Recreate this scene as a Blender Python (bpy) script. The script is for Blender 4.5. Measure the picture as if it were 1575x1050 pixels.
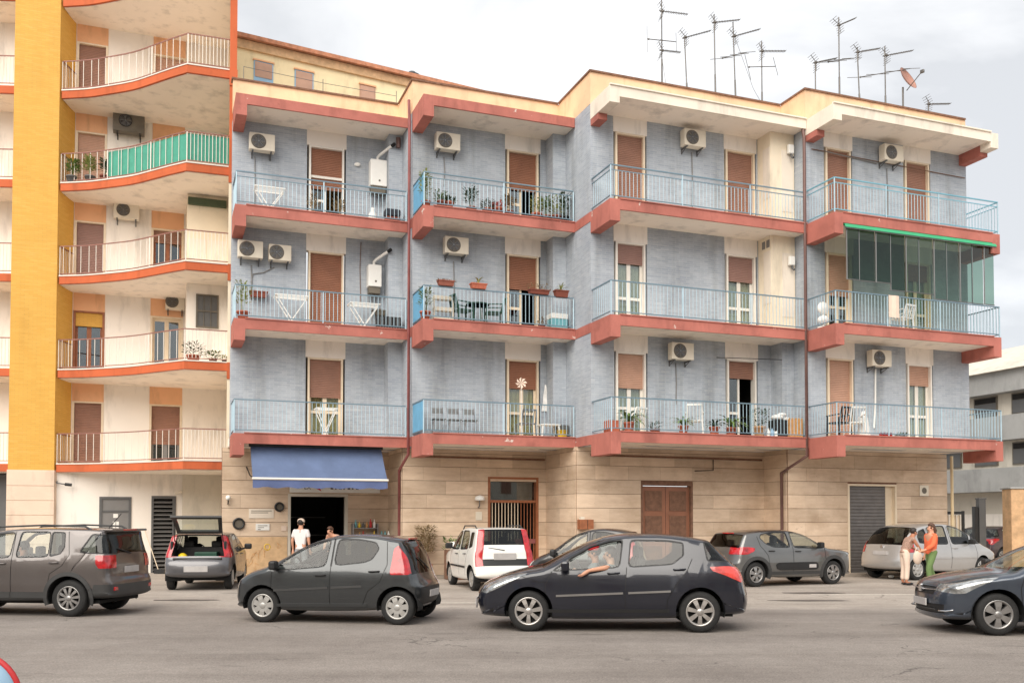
import bpy, bmesh, math, random
from mathutils import Vector, Matrix
random.seed(7)
R = math.radians
for o in list(bpy.data.objects):
    bpy.data.objects.remove(o)
SC = bpy.context.scene
COL = SC.collection

# ------------------------------------------------------------------ camera
cam_d = bpy.data.cameras.new('camera')
cam = bpy.data.objects.new('camera', cam_d)
COL.objects.link(cam)
cam.location = (0, 0, 1.7)
cam.rotation_euler = (R(90 + 1.76), 0, 0)
cam_d.sensor_width = 36
cam_d.lens = 33.135
cam_d.shift_y = 0.1467
cam_d.clip_start = 0.1
cam_d.clip_end = 2000
SC.camera = cam

# ------------------------------------------------------------------ world: overcast sky
SUN_EL, SUN_AZ = 40, 200          # azimuth measured clockwise from +Y (north)
wd = bpy.data.worlds.new('World')
SC.world = wd
wd.use_nodes = True
nt = wd.node_tree
nt.nodes.clear()
w_out = nt.nodes.new('ShaderNodeOutputWorld')
w_bg = nt.nodes.new('ShaderNodeBackground')
w_sky = nt.nodes.new('ShaderNodeTexSky')
w_sky.sky_type = 'NISHITA'
w_sky.sun_disc = False
w_sky.sun_elevation = R(SUN_EL)
w_sky.sun_rotation = R(SUN_AZ)
w_tc = nt.nodes.new('ShaderNodeTexCoord')
w_map = nt.nodes.new('ShaderNodeMapping')
w_map.inputs['Scale'].default_value = (1.0, 1.0, 2.6)
w_map.inputs['Location'].default_value = (0.35, 0.2, 0.1)
w_no = nt.nodes.new('ShaderNodeTexNoise')
w_no.inputs['Scale'].default_value = 1.9
w_no.inputs['Detail'].default_value = 7
w_no.inputs['Roughness'].default_value = 0.52
w_no.inputs['Distortion'].default_value = 0.35
w_ra = nt.nodes.new('ShaderNodeValToRGB')
w_ra.color_ramp.elements[0].position = 0.43
w_ra.color_ramp.elements[0].color = (4.1, 4.18, 4.3, 1)
w_ra.color_ramp.elements[1].position = 0.60
w_ra.color_ramp.elements[1].color = (6.6, 6.6, 6.6, 1)
w_mx = nt.nodes.new('ShaderNodeMix')
w_mx.data_type = 'RGBA'
w_mx.inputs[0].default_value = 0.93
nt.links.new(w_tc.outputs['Generated'], w_map.inputs['Vector'])
nt.links.new(w_map.outputs['Vector'], w_no.inputs['Vector'])
nt.links.new(w_no.outputs['Fac'], w_ra.inputs['Fac'])
nt.links.new(w_sky.outputs['Color'], w_mx.inputs[6])
nt.links.new(w_ra.outputs['Color'], w_mx.inputs[7])
nt.links.new(w_mx.outputs[2], w_bg.inputs['Color'])
w_bg.inputs['Strength'].default_value = 0.10
nt.links.new(w_bg.outputs['Background'], w_out.inputs['Surface'])

# ------------------------------------------------------------------ sun behind thin cloud
sun_d = bpy.data.lights.new('sun', 'SUN')
sun_d.energy = 2.0
sun_d.angle = R(60)
sun_d.color = (1.0, 0.93, 0.83)
sun = bpy.data.objects.new('sun', sun_d)
COL.objects.link(sun)
_az, _el = R(SUN_AZ), R(SUN_EL)
_dir = Vector((math.sin(_az) * math.cos(_el), math.cos(_az) * math.cos(_el), math.sin(_el)))
sun.rotation_euler = _dir.to_track_quat('Z', 'Y').to_euler()
sun.location = (0, 0, 40)

SC.view_settings.view_transform = 'Standard'
SC.view_settings.look = 'None'
SC.view_settings.exposure = 0.98
SC.view_settings.gamma = 1
SC.view_settings.use_curve_mapping = False
SC.cycles.max_bounces = 7
SC.cycles.diffuse_bounces = 4
SC.cycles.transparent_max_bounces = 14

# ------------------------------------------------------------------ materials
def lin(h):
    """sRGB 0-255 triple -> linear"""
    r = []
    for c in h:
        c = c / 255
        r.append(c / 12.92 if c <= .04045 else ((c + .055) / 1.055) ** 2.4)
    return tuple(r)

MATS = {}
def newmat(name):
    m = bpy.data.materials.new(name)
    m.use_nodes = True
    n = m.node_tree.nodes
    b = n['Principled BSDF']
    MATS[name] = m
    return m, m.node_tree, b

def mix_rgb(t, fac, a, b, blend='MIX'):
    x = t.nodes.new('ShaderNodeMix'); x.data_type = 'RGBA'; x.blend_type = blend
    for sock, v in ((x.inputs[0], fac), (x.inputs[6], a), (x.inputs[7], b)):
        if isinstance(v, (int, float)): sock.default_value = v
        elif isinstance(v, tuple): sock.default_value = (*v[:3], 1)
        else: t.links.new(v, sock)
    return x.outputs[2]

def noise(t, scale, detail=4, rough=.55, vec=None, stretch=None):
    n = t.nodes.new('ShaderNodeTexNoise')
    n.inputs['Scale'].default_value = scale
    n.inputs['Detail'].default_value = detail
    n.inputs['Roughness'].default_value = rough
    if vec is None:
        g = t.nodes.new('ShaderNodeNewGeometry'); vec = g.outputs['Position']
    if stretch:
        mp = t.nodes.new('ShaderNodeMapping'); mp.inputs['Scale'].default_value = stretch
        t.links.new(vec, mp.inputs['Vector']); vec = mp.outputs['Vector']
    t.links.new(vec, n.inputs['Vector'])
    return n.outputs['Fac']

def ramp(t, fac, p0, p1, c0=(0, 0, 0), c1=(1, 1, 1)):
    r = t.nodes.new('ShaderNodeValToRGB')
    r.color_ramp.elements[0].position = p0; r.color_ramp.elements[0].color = (*c0, 1)
    r.color_ramp.elements[1].position = p1; r.color_ramp.elements[1].color = (*c1, 1)
    t.links.new(fac, r.inputs['Fac'])
    return r.outputs['Color']

def bump(t, b, h, strength=.3, dist=.01):
    n = t.nodes.new('ShaderNodeBump')
    n.inputs['Strength'].default_value = strength
    n.inputs['Distance'].default_value = dist
    t.links.new(h, n.inputs['Height'])
    t.links.new(n.outputs['Normal'], b.inputs['Normal'])

def plain(name, col, rough=.6, metal=0, var=.12, vscale=3.0, bmp=0, bscale=60, coat=0, spec=.5):
    """a base colour with a little cloudy variation"""
    m, t, b = newmat(name)
    b.inputs['Roughness'].default_value = rough
    b.inputs['Metallic'].default_value = metal
    b.inputs['Specular IOR Level'].default_value = spec
    b.inputs['Coat Weight'].default_value = coat
    if var:
        f = noise(t, vscale, 5, .6)
        lo = tuple(c * (1 - var) for c in col); hi = tuple(min(1, c * (1 + var)) for c in col)
        t.links.new(ramp(t, f, .3, .7, lo, hi), b.inputs['Base Color'])
    else:
        b.inputs['Base Color'].default_value = (*col, 1)
    if bmp:
        bump(t, b, noise(t, bscale, 3), bmp, .004)
    return m

def painted(name, col, chip, chip_amt=.62, stain=.25, rough=.75):
    """weathered masonry paint: streaks, grime and chips with a shape of their own"""
    m, t, b = newmat(name)
    b.inputs['Roughness'].default_value = rough
    b.inputs['Specular IOR Level'].default_value = .25
    f1 = noise(t, .9, 6, .62)
    c = ramp(t, f1, .3, .72, tuple(x * (1 - stain) for x in col), tuple(min(1, x * (1 + stain * .5)) for x in col))
    st = ramp(t, noise(t, 2.2, 5, .6, stretch=(1, 1, .25)), .52, .74)
    c = mix_rgb(t, st, c, mix_rgb(t, .55, c, tuple(x * .45 for x in col)))
    blot = ramp(t, noise(t, 1.4, 8, .7), .58, .66)
    c = mix_rgb(t, blot, c, mix_rgb(t, stain, c, tuple(x * .35 for x in col)))
    ch = ramp(t, noise(t, 2.6, 9, .68), chip_amt, chip_amt + .03)
    c = mix_rgb(t, ch, c, chip)
    t.links.new(c, b.inputs['Base Color'])
    bump(t, b, noise(t, 45, 4), .25, .006)
    return m

def bricked(name, c1, c2, mortar, bw=.24, bh=.06, mort=.006, streak=(.8, .8, .8), streak_amt=.25, grime=1.0):
    m, t, b = newmat(name)
    b.inputs['Roughness'].default_value = .7
    b.inputs['Specular IOR Level'].default_value = .35
    uv = t.nodes.new('ShaderNodeTexCoord').outputs['UV']
    br = t.nodes.new('ShaderNodeTexBrick')
    br.inputs['Scale'].default_value = 1
    br.inputs['Brick Width'].default_value = bw
    br.inputs['Row Height'].default_value = bh
    br.inputs['Mortar Size'].default_value = mort
    br.inputs['Mortar Smooth'].default_value = .3
    br.inputs['Bias'].default_value = 0
    br.inputs['Color1'].default_value = (*c1, 1)
    br.inputs['Color2'].default_value = (*c2, 1)
    br.inputs['Mortar'].default_value = (*mortar, 1)
    t.links.new(uv, br.inputs['Vector'])
    c = br.outputs['Color']
    # courses faded along their length, and large cloudy weathering
    s = ramp(t, noise(t, 1, 4, .6, uv, (1.6, 17, 1)), .52, .78)
    big = ramp(t, noise(t, .55, 5, .6), .38, .68)
    sf = t.nodes.new('ShaderNodeMath'); sf.operation = 'MULTIPLY'
    t.links.new(s, sf.inputs[0]); t.links.new(big, sf.inputs[1])
    sm = t.nodes.new('ShaderNodeMath'); sm.operation = 'MULTIPLY'; sm.inputs[1].default_value = streak_amt
    t.links.new(sf.outputs[0], sm.inputs[0])
    c = mix_rgb(t, sm.outputs[0], c, streak)
    gr = ramp(t, noise(t, .7, 7, .7), .34, .68, (.80, .80, .81), (1.06, 1.06, 1.05))
    c = mix_rgb(t, grime, c, gr, 'MULTIPLY')
    dr = ramp(t, noise(t, 1.6, 5, .6, stretch=(1, 1, .14)), .52, .76, (1, 1, 1), (.68, .67, .65))
    c = mix_rgb(t, grime, c, dr, 'MULTIPLY')
    t.links.new(c, b.inputs['Base Color'])
    bump(t, b, br.outputs['Fac'], -.5, .006)
    return m

bricked('blue_brick', lin((163, 171, 182)), lin((178, 185, 193)), lin((190, 195, 199)), streak=lin((216, 216, 214)), streak_amt=.8)
bricked('yellow_brick', lin((228, 178, 86)), lin((221, 169, 77)), lin((208, 160, 82)), streak=lin((236, 202, 128)), streak_amt=.6, grime=.3)
painted('red_trim', lin((184, 114, 102)), lin((214, 200, 190)), .655, .26)
painted('orange_trim', lin((198, 102, 64)), lin((200, 130, 90)), .72, .14)
painted('white_trim', lin((236, 224, 208)), lin((176, 164, 150)), .70, .10)
painted('parapet_yellow', lin((238, 200, 163)), lin((200, 176, 140)), .69, .18)
painted('cream_plaster', lin((240, 226, 202)), lin((206, 192, 172)), .72, .10)
painted('white_plaster', lin((244, 236, 226)), lin((214, 206, 196)), .80, .05)
painted('beige_plaster', lin((214, 206, 192)), lin((180, 172, 160)), .72, .10)
painted('soffit', lin((248, 236, 222)), lin((222, 212, 200)), .80, .03)
painted('peach_panel', lin((236, 182, 140)), lin((216, 176, 146)), .74, .10)
painted('neighbour_cream', lin((246, 226, 184)), lin((220, 196, 160)), .72, .10)
painted('grey_render', lin((172, 172, 170)), lin((150, 146, 140)), .7, .15)
painted('pink_stone', lin((236, 212, 190)), lin((214, 190, 168)), .72, .10)
plain('roof_red', lin((188, 128, 98)), .85, var=.3, vscale=6)
plain('coping', lin((120, 88, 70)), .85, var=.3, vscale=8)
plain('shutter_brown', lin((150, 110, 92)), .55, var=.14, vscale=2.2)
plain('shutter_rust', lin((146, 98, 74)), .55, var=.14, vscale=2.2)
plain('shutter_tan', lin((190, 150, 128)), .55, var=.12, vscale=2.2)
plain('shutter_grey_brown', lin((150, 116, 106)), .55, var=.10, vscale=2.2)
plain('garage_grey', lin((112, 108, 106)), .45, .3, var=.15)
plain('white_paint', lin((232, 226, 216)), .45, var=.06)
plain('cream_paint', lin((226, 208, 182)), .5, var=.08)
plain('brown_wood', lin((150, 92, 60)), .55, var=.2, vscale=9)
plain('rail_blue', lin((112, 136, 150)), .5, .1, var=.12)
plain('rail_teal', lin((116, 172, 190)), .5, .1, var=.12)
plain('bar_blue', lin((164, 188, 200)), .5, .1, var=.12)
plain('panel_blue', lin((104, 168, 204)), .45, 0, var=.12)
plain('rail_brown', lin((142, 96, 84)), .5, .1, var=.15)
plain('bar_white', lin((220, 212, 202)), .5, .1, var=.08)
plain('pipe_brown', lin((108, 80, 74)), .5, .1, var=.2)
plain('pipe_red', lin((138, 80, 77)), .55, .1, var=.2)
plain('pipe_cream', lin((222, 200, 160)), .5, 0, var=.1)
plain('dark_metal', lin((62, 62, 62)), .45, .6, var=.15)
plain('black_metal', lin((30, 30, 31)), .5, .4, var=.1)
plain('steel', lin((150, 150, 152)), .35, .8, var=.15)
plain('antenna_metal', lin((112, 108, 104)), .4, .7, var=.2)
plain('grey_door', lin((128, 126, 124)), .45, .1, var=.06)
plain('plastic_white', lin((236, 234, 228)), .4, 0, var=.04)
plain('plastic_ivory', lin((222, 212, 194)), .4, 0, var=.06)
plain('plastic_green', lin((34, 74, 58)), .45, 0, var=.1)
plain('plastic_black', lin((28, 28, 29)), .5, 0, var=.08)
plain('plastic_grey', lin((92, 92, 92)), .55, 0, var=.08)
plain('unit_dark', lin((104, 96, 84)), .55, 0, var=.2)
plain('terracotta', lin((178, 100, 76)), .8, 0, var=.2, vscale=14)
plain('terracotta_dark', lin((140, 82, 66)), .8, 0, var=.2, vscale=14)
plain('soil', lin((70, 52, 40)), .95, 0, var=.3, vscale=20)
plain('yellow_plastic', lin((232, 196, 40)), .4, 0, var=.05)
plain('red_plastic', lin((190, 34, 40)), .4, 0, var=.08)
plain('white_cloth', lin((232, 230, 226)), .9, 0, var=.06)
plain('awning_blue', lin((92, 108, 140)), .8, 0, var=.14, vscale=1.6)
plain('awning_valance', lin((88, 102, 142)), .8, 0, var=.14, vscale=1.6)
plain('green_mesh', lin((74, 152, 130)), .8, 0, var=.10, vscale=5)
plain('green_awning', lin((60, 164, 116)), .7, 0, var=.1)
plain('dark_green', lin((70, 84, 62)), .7, 0, var=.15)
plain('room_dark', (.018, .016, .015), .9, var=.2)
plain('room_tan', lin((196, 170, 120)), .9, var=.1)
plain('curtain', lin((236, 226, 200)), .9, 0, var=.08, vscale=6)
plain('curtain_yellow', lin((236, 208, 138)), .9, 0, var=.08, vscale=6)
plain('sign_red', lin((196, 40, 44)), .5, 0, var=.05)
plain('sign_blue', lin((150, 186, 214)), .45, 0, var=.05)
plain('sign_ink', lin((44, 40, 40)), .6, 0, var=0)
plain('bottle_teal', lin((110, 170, 178)), .3, 0, var=.1)
plain('panel_tan', lin((206, 172, 132)), .85, 0, var=.16, vscale=5)
plain('orange_stone', lin((206, 168, 128)), .85, 0, var=.22, vscale=5)
plain('crate_wood', lin((206, 156, 100)), .8, 0, var=.2, vscale=10)
plain('cushion_brown', lin((122, 66, 52)), .9, 0, var=.15)
plain('cardboard', lin((190, 150, 112)), .9, 0, var=.15)
plain('line_paint', lin((214, 206, 194)), .85, 0, var=.25, vscale=9)
plain('dish_red', lin((172, 126, 110)), .6, .1, var=.15)

def travertine():
    m, t, b = newmat('travertine')
    b.inputs['Roughness'].default_value = .6
    b.inputs['Specular IOR Level'].default_value = .35
    oi = t.nodes.new('ShaderNodeObjectInfo')
    v = noise(t, 1, 7, .68, None, (1.3, 1.3, 6))
    c = ramp(t, v, .3, .72, lin((208, 184, 160)), lin((230, 208, 185)))
    tint = ramp(t, oi.outputs['Random'], 0, 1, (.82, .81, .79), (1.06, 1.05, 1.03))
    c = mix_rgb(t, 1, c, tint, 'MULTIPLY')
    hole = ramp(t, noise(t, 1, 6, .7, None, (4, 4, 26)), .66, .72)
    c = mix_rgb(t, hole, c, lin((140, 112, 88)))
    dirt = ramp(t, noise(t, .8, 6, .62), .46, .72, (1, 1, 1), (.76, .72, .68))
    c = mix_rgb(t, 1, c, dirt, 'MULTIPLY')
    t.links.new(c, b.inputs['Base Color'])
    bump(t, b, noise(t, 1, 6, .7, None, (6, 6, 30)), .25, .006)
travertine()

def asphalt(name, lo, hi, speck=.35, pale=None):
    m, t, b = newmat(name)
    b.inputs['Roughness'].default_value = .85
    b.inputs['Specular IOR Level'].default_value = .3
    c = ramp(t, noise(t, .35, 7, .65), .3, .7, lo, hi)
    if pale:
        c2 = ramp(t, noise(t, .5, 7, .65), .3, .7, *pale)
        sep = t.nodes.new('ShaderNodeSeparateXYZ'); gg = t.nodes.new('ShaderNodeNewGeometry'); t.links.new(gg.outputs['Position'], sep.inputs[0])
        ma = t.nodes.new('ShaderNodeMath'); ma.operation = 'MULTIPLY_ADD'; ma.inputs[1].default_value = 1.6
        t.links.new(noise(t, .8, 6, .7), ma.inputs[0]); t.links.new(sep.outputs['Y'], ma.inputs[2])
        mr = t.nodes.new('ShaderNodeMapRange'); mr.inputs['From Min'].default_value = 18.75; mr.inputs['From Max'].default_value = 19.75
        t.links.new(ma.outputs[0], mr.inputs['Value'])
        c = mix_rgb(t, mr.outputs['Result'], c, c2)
    mid = ramp(t, noise(t, 7, 6, .75), .3, .7, (.86, .86, .86), (1.13, 1.13, 1.13))
    c = mix_rgb(t, 1, c, mid, 'MULTIPLY')
    fine = ramp(t, noise(t, 38, 5, .85), .32, .70, (1 - speck,) * 3, (1 + speck,) * 3)
    c = mix_rgb(t, 1, c, fine, 'MULTIPLY')
    # tyre-polished bands and oily drips, drawn out along the street
    band = ramp(t, noise(t, 1, 5, .6, None, (.06, .9, 1)), .45, .75, (1, 1, 1), (.74, .73, .72))
    c = mix_rgb(t, 1, c, band, 'MULTIPLY')
    oil = ramp(t, noise(t, 1, 5, .62, None, (.35, 1.1, 1)), .64, .74)
    c = mix_rgb(t, oil, c, tuple(x * .62 for x in lo))
    vo = t.nodes.new('ShaderNodeTexVoronoi'); vo.feature = 'DISTANCE_TO_EDGE'; vo.inputs['Scale'].default_value = .22
    g = t.nodes.new('ShaderNodeNewGeometry')
    wob = t.nodes.new('ShaderNodeTexNoise'); wob.inputs['Scale'].default_value = 1.6; wob.inputs['Detail'].default_value = 6
    t.links.new(g.outputs['Position'], wob.inputs['Vector'])
    add = t.nodes.new('ShaderNodeVectorMath'); add.operation = 'MULTIPLY_ADD'
    add.inputs[1].default_value = (1.6, 1.6, 0)
    t.links.new(wob.outputs['Color'], add.inputs[0]); t.links.new(g.outputs['Position'], add.inputs[2])
    t.links.new(add.outputs[0], vo.inputs['Vector'])
    crack = ramp(t, vo.outputs['Distance'], .0, .004, (1, 1, 1), (0, 0, 0))
    gate = ramp(t, noise(t, .5, 2), .50, .56)
    cg = mix_rgb(t, 1, crack, gate, 'MULTIPLY')
    c = mix_rgb(t, cg, c, tuple(x * .5 for x in lo))
    t.links.new(c, b.inputs['Base Color'])
    bump(t, b, noise(t, 90, 3, .7), .5, .006)
    return m
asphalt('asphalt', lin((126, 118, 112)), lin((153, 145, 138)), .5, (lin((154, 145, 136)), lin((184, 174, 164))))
asphalt('asphalt_dark', lin((92, 85, 80)), lin((116, 108, 102)), .3)
asphalt('pavement_mat', lin((140, 131, 121)), lin((166, 155, 143)), .2)

def glassmat(name, tint=(.75, .82, .8), rough=.02, gloss=1.0, min_refl=.04):
    m, t, b = newmat(name)
    n = t.nodes
    n.remove(b)
    out = n['Material Output']
    tr = n.new('ShaderNodeBsdfTransparent'); tr.inputs['Color'].default_value = (*tint, 1)
    gl = n.new('ShaderNodeBsdfGlossy'); gl.inputs['Roughness'].default_value = rough
    gl.inputs['Color'].default_value = (gloss, gloss, gloss, 1)
    lw = n.new('ShaderNodeLayerWeight'); lw.inputs['Blend'].default_value = .5
    pw = n.new('ShaderNodeMath'); pw.operation = 'POWER'; pw.inputs[1].default_value = 4.0
    t.links.new(lw.outputs['Facing'], pw.inputs[0])
    ad = n.new('ShaderNodeMath'); ad.operation = 'MULTIPLY_ADD'; ad.use_clamp = True; ad.inputs[1].default_value = .8; ad.inputs[2].default_value = .04 + min_refl
    t.links.new(pw.outputs[0], ad.inputs[0])
    mx = n.new('ShaderNodeMixShader')
    t.links.new(ad.outputs[0], mx.inputs[0]); t.links.new(tr.outputs[0], mx.inputs[1]); t.links.new(gl.outputs[0], mx.inputs[2])
    t.links.new(mx.outputs[0], out.inputs['Surface'])
    return m
glassmat('car_glass', (.78, .84, .82), .02, 1, .01)
glassmat('car_glass_dark', (.16, .18, .18), .02, 1, .0)
glassmat('window_glass', (.72, .78, .78), .02, 1, .06)
glassmat('green_glass', (.54, .66, .60), .04, .9, .02)
glassmat('green_glass_dark', (.36, .48, .42), .04, .9, .0)
glassmat('lamp_glass', (.82, .86, .88), .03, 1, .10)

def carpaint(name, col, metal=.5, rough=.32, coat=1.0, flake=True):
    m, t, b = newmat(name)
    b.inputs['Metallic'].default_value = metal
    b.inputs['Roughness'].default_value = rough
    b.inputs['Coat Weight'].default_value = coat
    b.inputs['Coat Roughness'].default_value = .06
    dust = ramp(t, noise(t, 1.1, 5, .6), .35, .75, col, tuple(min(1, c * 1.12 + .008) for c in col))
    t.links.new(dust, b.inputs['Base Color'])
    return m
carpaint('paint_navy', lin((15, 19, 33)), .2, .3)
carpaint('paint_charcoal', lin((60, 63, 65)), .6, .28)
carpaint('paint_taupe', lin((96, 90, 88)), .6, .30)
carpaint('paint_slate', lin((66, 74, 86)), .55, .28)
carpaint('paint_midgrey', lin((104, 104, 103)), .6, .30)
carpaint('paint_white', lin((232, 230, 224)), 0, .35)
carpaint('paint_silver', lin((176, 174, 172)), .55, .34)
carpaint('paint_hatch', lin((88, 87, 90)), .55, .36)
carpaint('paint_black', lin((40, 38, 38)), .3, .3)
carpaint('paint_darkred', lin((58, 40, 46)), .3, .3)
plain('tyre', (.016, .016, .016), .8, 0, var=.25, vscale=12)
plain('alloy', lin((186, 182, 178)), .32, .75, var=.06)
plain('alloy_grey', lin((156, 154, 152)), .35, .75, var=.06)
plain('hubcap', lin((178, 176, 172)), .35, .45, var=.06)
plain('wheel_well', (.008, .008, .008), .9, var=0)
plain('trim_black', (.014, .014, .015), .5, 0, var=.1)
plain('trim_grey', lin((58, 58, 58)), .6, 0, var=.1)
plain('chrome', lin((205, 205, 208)), .15, 1.0, var=0)
plain('lamp_red', lin((176, 22, 30)), .15, 0, var=.5, vscale=7, coat=1)
plain('lamp_red_pale', lin((206, 70, 62)), .18, 0, var=.4, vscale=7, coat=1)
plain('lamp_inner', lin((158, 160, 160)), .12, .6, var=.55, vscale=9, coat=1)
plain('lamp_amber', lin((226, 130, 70)), .25, 0, var=.1, vscale=20)
plain('seat_grey', lin((56, 54, 54)), .9, 0, var=.15)
plain('seat_brown', lin((96, 72, 58)), .9, 0, var=.15)
plain('lining', lin((58, 56, 55)), .9, 0, var=.1)
plain('plate_blur', lin((176, 172, 170)), .6, 0, var=.10, vscale=6)
plain('skin', lin((206, 152, 124)), .55, 0, var=.06, vscale=12)
plain('skin_tan', lin((178, 120, 92)), .55, 0, var=.06, vscale=12)
plain('hair_dark', lin((44, 36, 32)), .6, 0, var=.2, vscale=30)
plain('hair_brown', lin((86, 60, 46)), .6, 0, var=.2, vscale=30)
plain('shirt_white', lin((226, 220, 218)), .9, 0, var=.06)
plain('shirt_red', lin((206, 40, 48)), .9, 0, var=.06)
plain('shirt_grey', lin((120, 124, 124)), .9, 0, var=.08)
plain('shirt_coral', lin((232, 112, 74)), .9, 0, var=.08)
plain('shirt_dark', lin((46, 48, 54)), .9, 0, var=.1)
plain('shirt_print', lin((172, 140, 124)), .9, 0, var=.4, vscale=26)
plain('trousers_green', lin((104, 128, 78)), .9, 0, var=.12)
plain('trousers_grey', lin((150, 150, 154)), .9, 0, var=.1)
plain('trousers_dark', lin((56, 58, 66)), .9, 0, var=.1)
plain('sack_cream', lin((228, 206, 188)), .9, 0, var=.08)
def leafmat(name, lo, hi):
    m, t, b = newmat(name)
    b.inputs['Roughness'].default_value = .55
    oi = t.nodes.new('ShaderNodeObjectInfo')
    c = ramp(t, noise(t, 14, 3), .3, .7, lo, hi)
    t.links.new(mix_rgb(t, 1, c, ramp(t, oi.outputs['Random'], 0, 1, (.8, .8, .8), (1.2, 1.15, 1)), 'MULTIPLY'), b.inputs['Base Color'])
leafmat('leaf_green', lin((66, 96, 50)), lin((128, 156, 84)))
leafmat('leaf_pale', lin((126, 142, 84)), lin((184, 190, 124)))
leafmat('leaf_dark', lin((46, 66, 50)), lin((84, 108, 80)))
leafmat('leaf_dry', lin((120, 100, 72)), lin((176, 156, 118)))
leafmat('flower_pink', lin((190, 110, 120)), lin((226, 160, 160)))
# ------------------------------------------------------------------ mesh builder and scene helpers
class MB:
    """collects polygons; build() links them as ONE mesh object with metre-scaled UVs"""
    def __init__(s):
        s.v = []; s.f = []; s.m = []; s.sm = []
    def add(s, vs, fs, mi=0, smooth=False):
        o = len(s.v)
        s.v += [tuple(p) for p in vs]
        s.f += [tuple(i + o for i in f) for f in fs]
        s.m += [mi] * len(fs); s.sm += [smooth] * len(fs)
        return s
    def quad(s, a, b, c, d, mi=0): return s.add([a, b, c, d], [(0, 1, 2, 3)], mi)
    def hexa(s, p, mi=0):
        """8 corners: 4 bottom (counter-clockwise from above), 4 top"""
        return s.add(p, [(3, 2, 1, 0), (4, 5, 6, 7), (0, 1, 5, 4), (1, 2, 6, 5), (2, 3, 7, 6), (3, 0, 4, 7)], mi)
    def box(s, x0, x1, y0, y1, z0, z1, mi=0):
        return s.hexa([(x0, y0, z0), (x1, y0, z0), (x1, y1, z0), (x0, y1, z0), (x0, y0, z1), (x1, y0, z1), (x1, y1, z1), (x0, y1, z1)], mi)
    def cbox(s, c, size, mi=0, rot=None):
        x, y, z = (q / 2 for q in size)
        ps = [Vector(p) for p in ((-x, -y, -z), (x, -y, -z), (x, y, -z), (-x, y, -z), (-x, -y, z), (x, -y, z), (x, y, z), (-x, y, z))]
        if rot is not None: ps = [rot @ p for p in ps]
        return s.hexa([p + Vector(c) for p in ps], mi)
    def rbox(s, x0, x1, y0, y1, z0, z1, b=.02, mi=0):
        """box with chamfered edges"""
        bm = bmesh.new()
        r = bmesh.ops.create_cube(bm, size=1)
        for v in bm.verts:
            v.co = ((x0 + x1) / 2 + v.co.x * (x1 - x0), (y0 + y1) / 2 + v.co.y * (y1 - y0), (z0 + z1) / 2 + v.co.z * (z1 - z0))
        bmesh.ops.bevel(bm, geom=bm.edges[:], offset=b, segments=2, affect='EDGES', profile=.5)
        bm.verts.index_update()
        s.add([v.co for v in bm.verts], [[v.index for v in f.verts] for f in bm.faces], mi)
        bm.free(); return s
    def prism(s, poly, z0, z1, mi=0):
        n = len(poly)
        vs = [(x, y, z0) for x, y in poly] + [(x, y, z1) for x, y in poly]
        fs = [tuple(range(n))[::-1], tuple(range(n, 2 * n))] + [(i, (i + 1) % n, (i + 1) % n + n, i + n) for i in range(n)]
        return s.add(vs, fs, mi)
    def tube(s, pts, r, n=6, mi=0, cap=True, smooth=True):
        pts = [Vector(p) for p in pts]
        rs = r if isinstance(r, (list, tuple)) else [r] * len(pts)
        rings = []; prev = None
        for i, p in enumerate(pts):
            if i == 0: d = pts[1] - p
            elif i == len(pts) - 1: d = p - pts[i - 1]
            else: d = (pts[i + 1] - p).normalized() + (p - pts[i - 1]).normalized()
            d = d.normalized() if d.length > 1e-9 else Vector((0, 0, 1))
            if prev is None:
                a = Vector((0, 0, 1)) if abs(d.z) < .9 else Vector((1, 0, 0))
                x = d.cross(a).normalized()
            else:
                x = (prev - d * prev.dot(d))
                x = x.normalized() if x.length > 1e-6 else d.orthogonal().normalized()
            prev = x; y = d.cross(x)
            rings.append([p + (x * math.cos(2 * math.pi * k / n) + y * math.sin(2 * math.pi * k / n)) * rs[i] for k in range(n)])
        vs = [q for g in rings for q in g]; fs = []
        for i in range(len(pts) - 1):
            for k in range(n):
                fs.append((i * n + k, i * n + (k + 1) % n, (i + 1) * n + (k + 1) % n, (i + 1) * n + k))
        s.add(vs, fs, mi, smooth)
        if cap:
            s.add(rings[0], [tuple(range(n))[::-1]], mi); s.add(rings[-1], [tuple(range(n))], mi)
        return s
    def bar(s, a, b, wd, hd=None, mi=0):
        """square bar from a to b"""
        a, b = Vector(a), Vector(b); d = (b - a).normalized()
        up = Vector((0, 0, 1)) if abs(d.z) < .95 else Vector((1, 0, 0))
        x = d.cross(up).normalized() * wd / 2; y = x.normalized().cross(d) * (hd or wd) / 2
        ps = [a - x - y, a + x - y, a + x + y, a - x + y, b - x - y, b + x - y, b + x + y, b - x + y]
        return s.hexa(ps, mi)
    def lathe(s, prof, n=16, c=(0, 0, 0), axis='Z', mi=0, smooth=True, cap=True):
        vs = []; fs = []
        for r, h in prof:
            for k in range(n):
                a = 2 * math.pi * k / n
                x, y = r * math.cos(a), r * math.sin(a)
                p = (x, y, h) if axis == 'Z' else ((x, h, y) if axis == 'Y' else (h, x, y))
                vs.append((p[0] + c[0], p[1] + c[1], p[2] + c[2]))
        m = len(prof)
        for i in range(m - 1):
            for k in range(n):
                fs.append((i * n + k, i * n + (k + 1) % n, (i + 1) * n + (k + 1) % n, (i + 1) * n + k))
        s.add(vs, fs, mi, smooth)
        if cap and prof[0][0] > 1e-6: s.add(vs[:n], [tuple(range(n))[::-1]], mi)
        if cap and prof[-1][0] > 1e-6: s.add(vs[-n:], [tuple(range(n))], mi)
        return s
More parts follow.
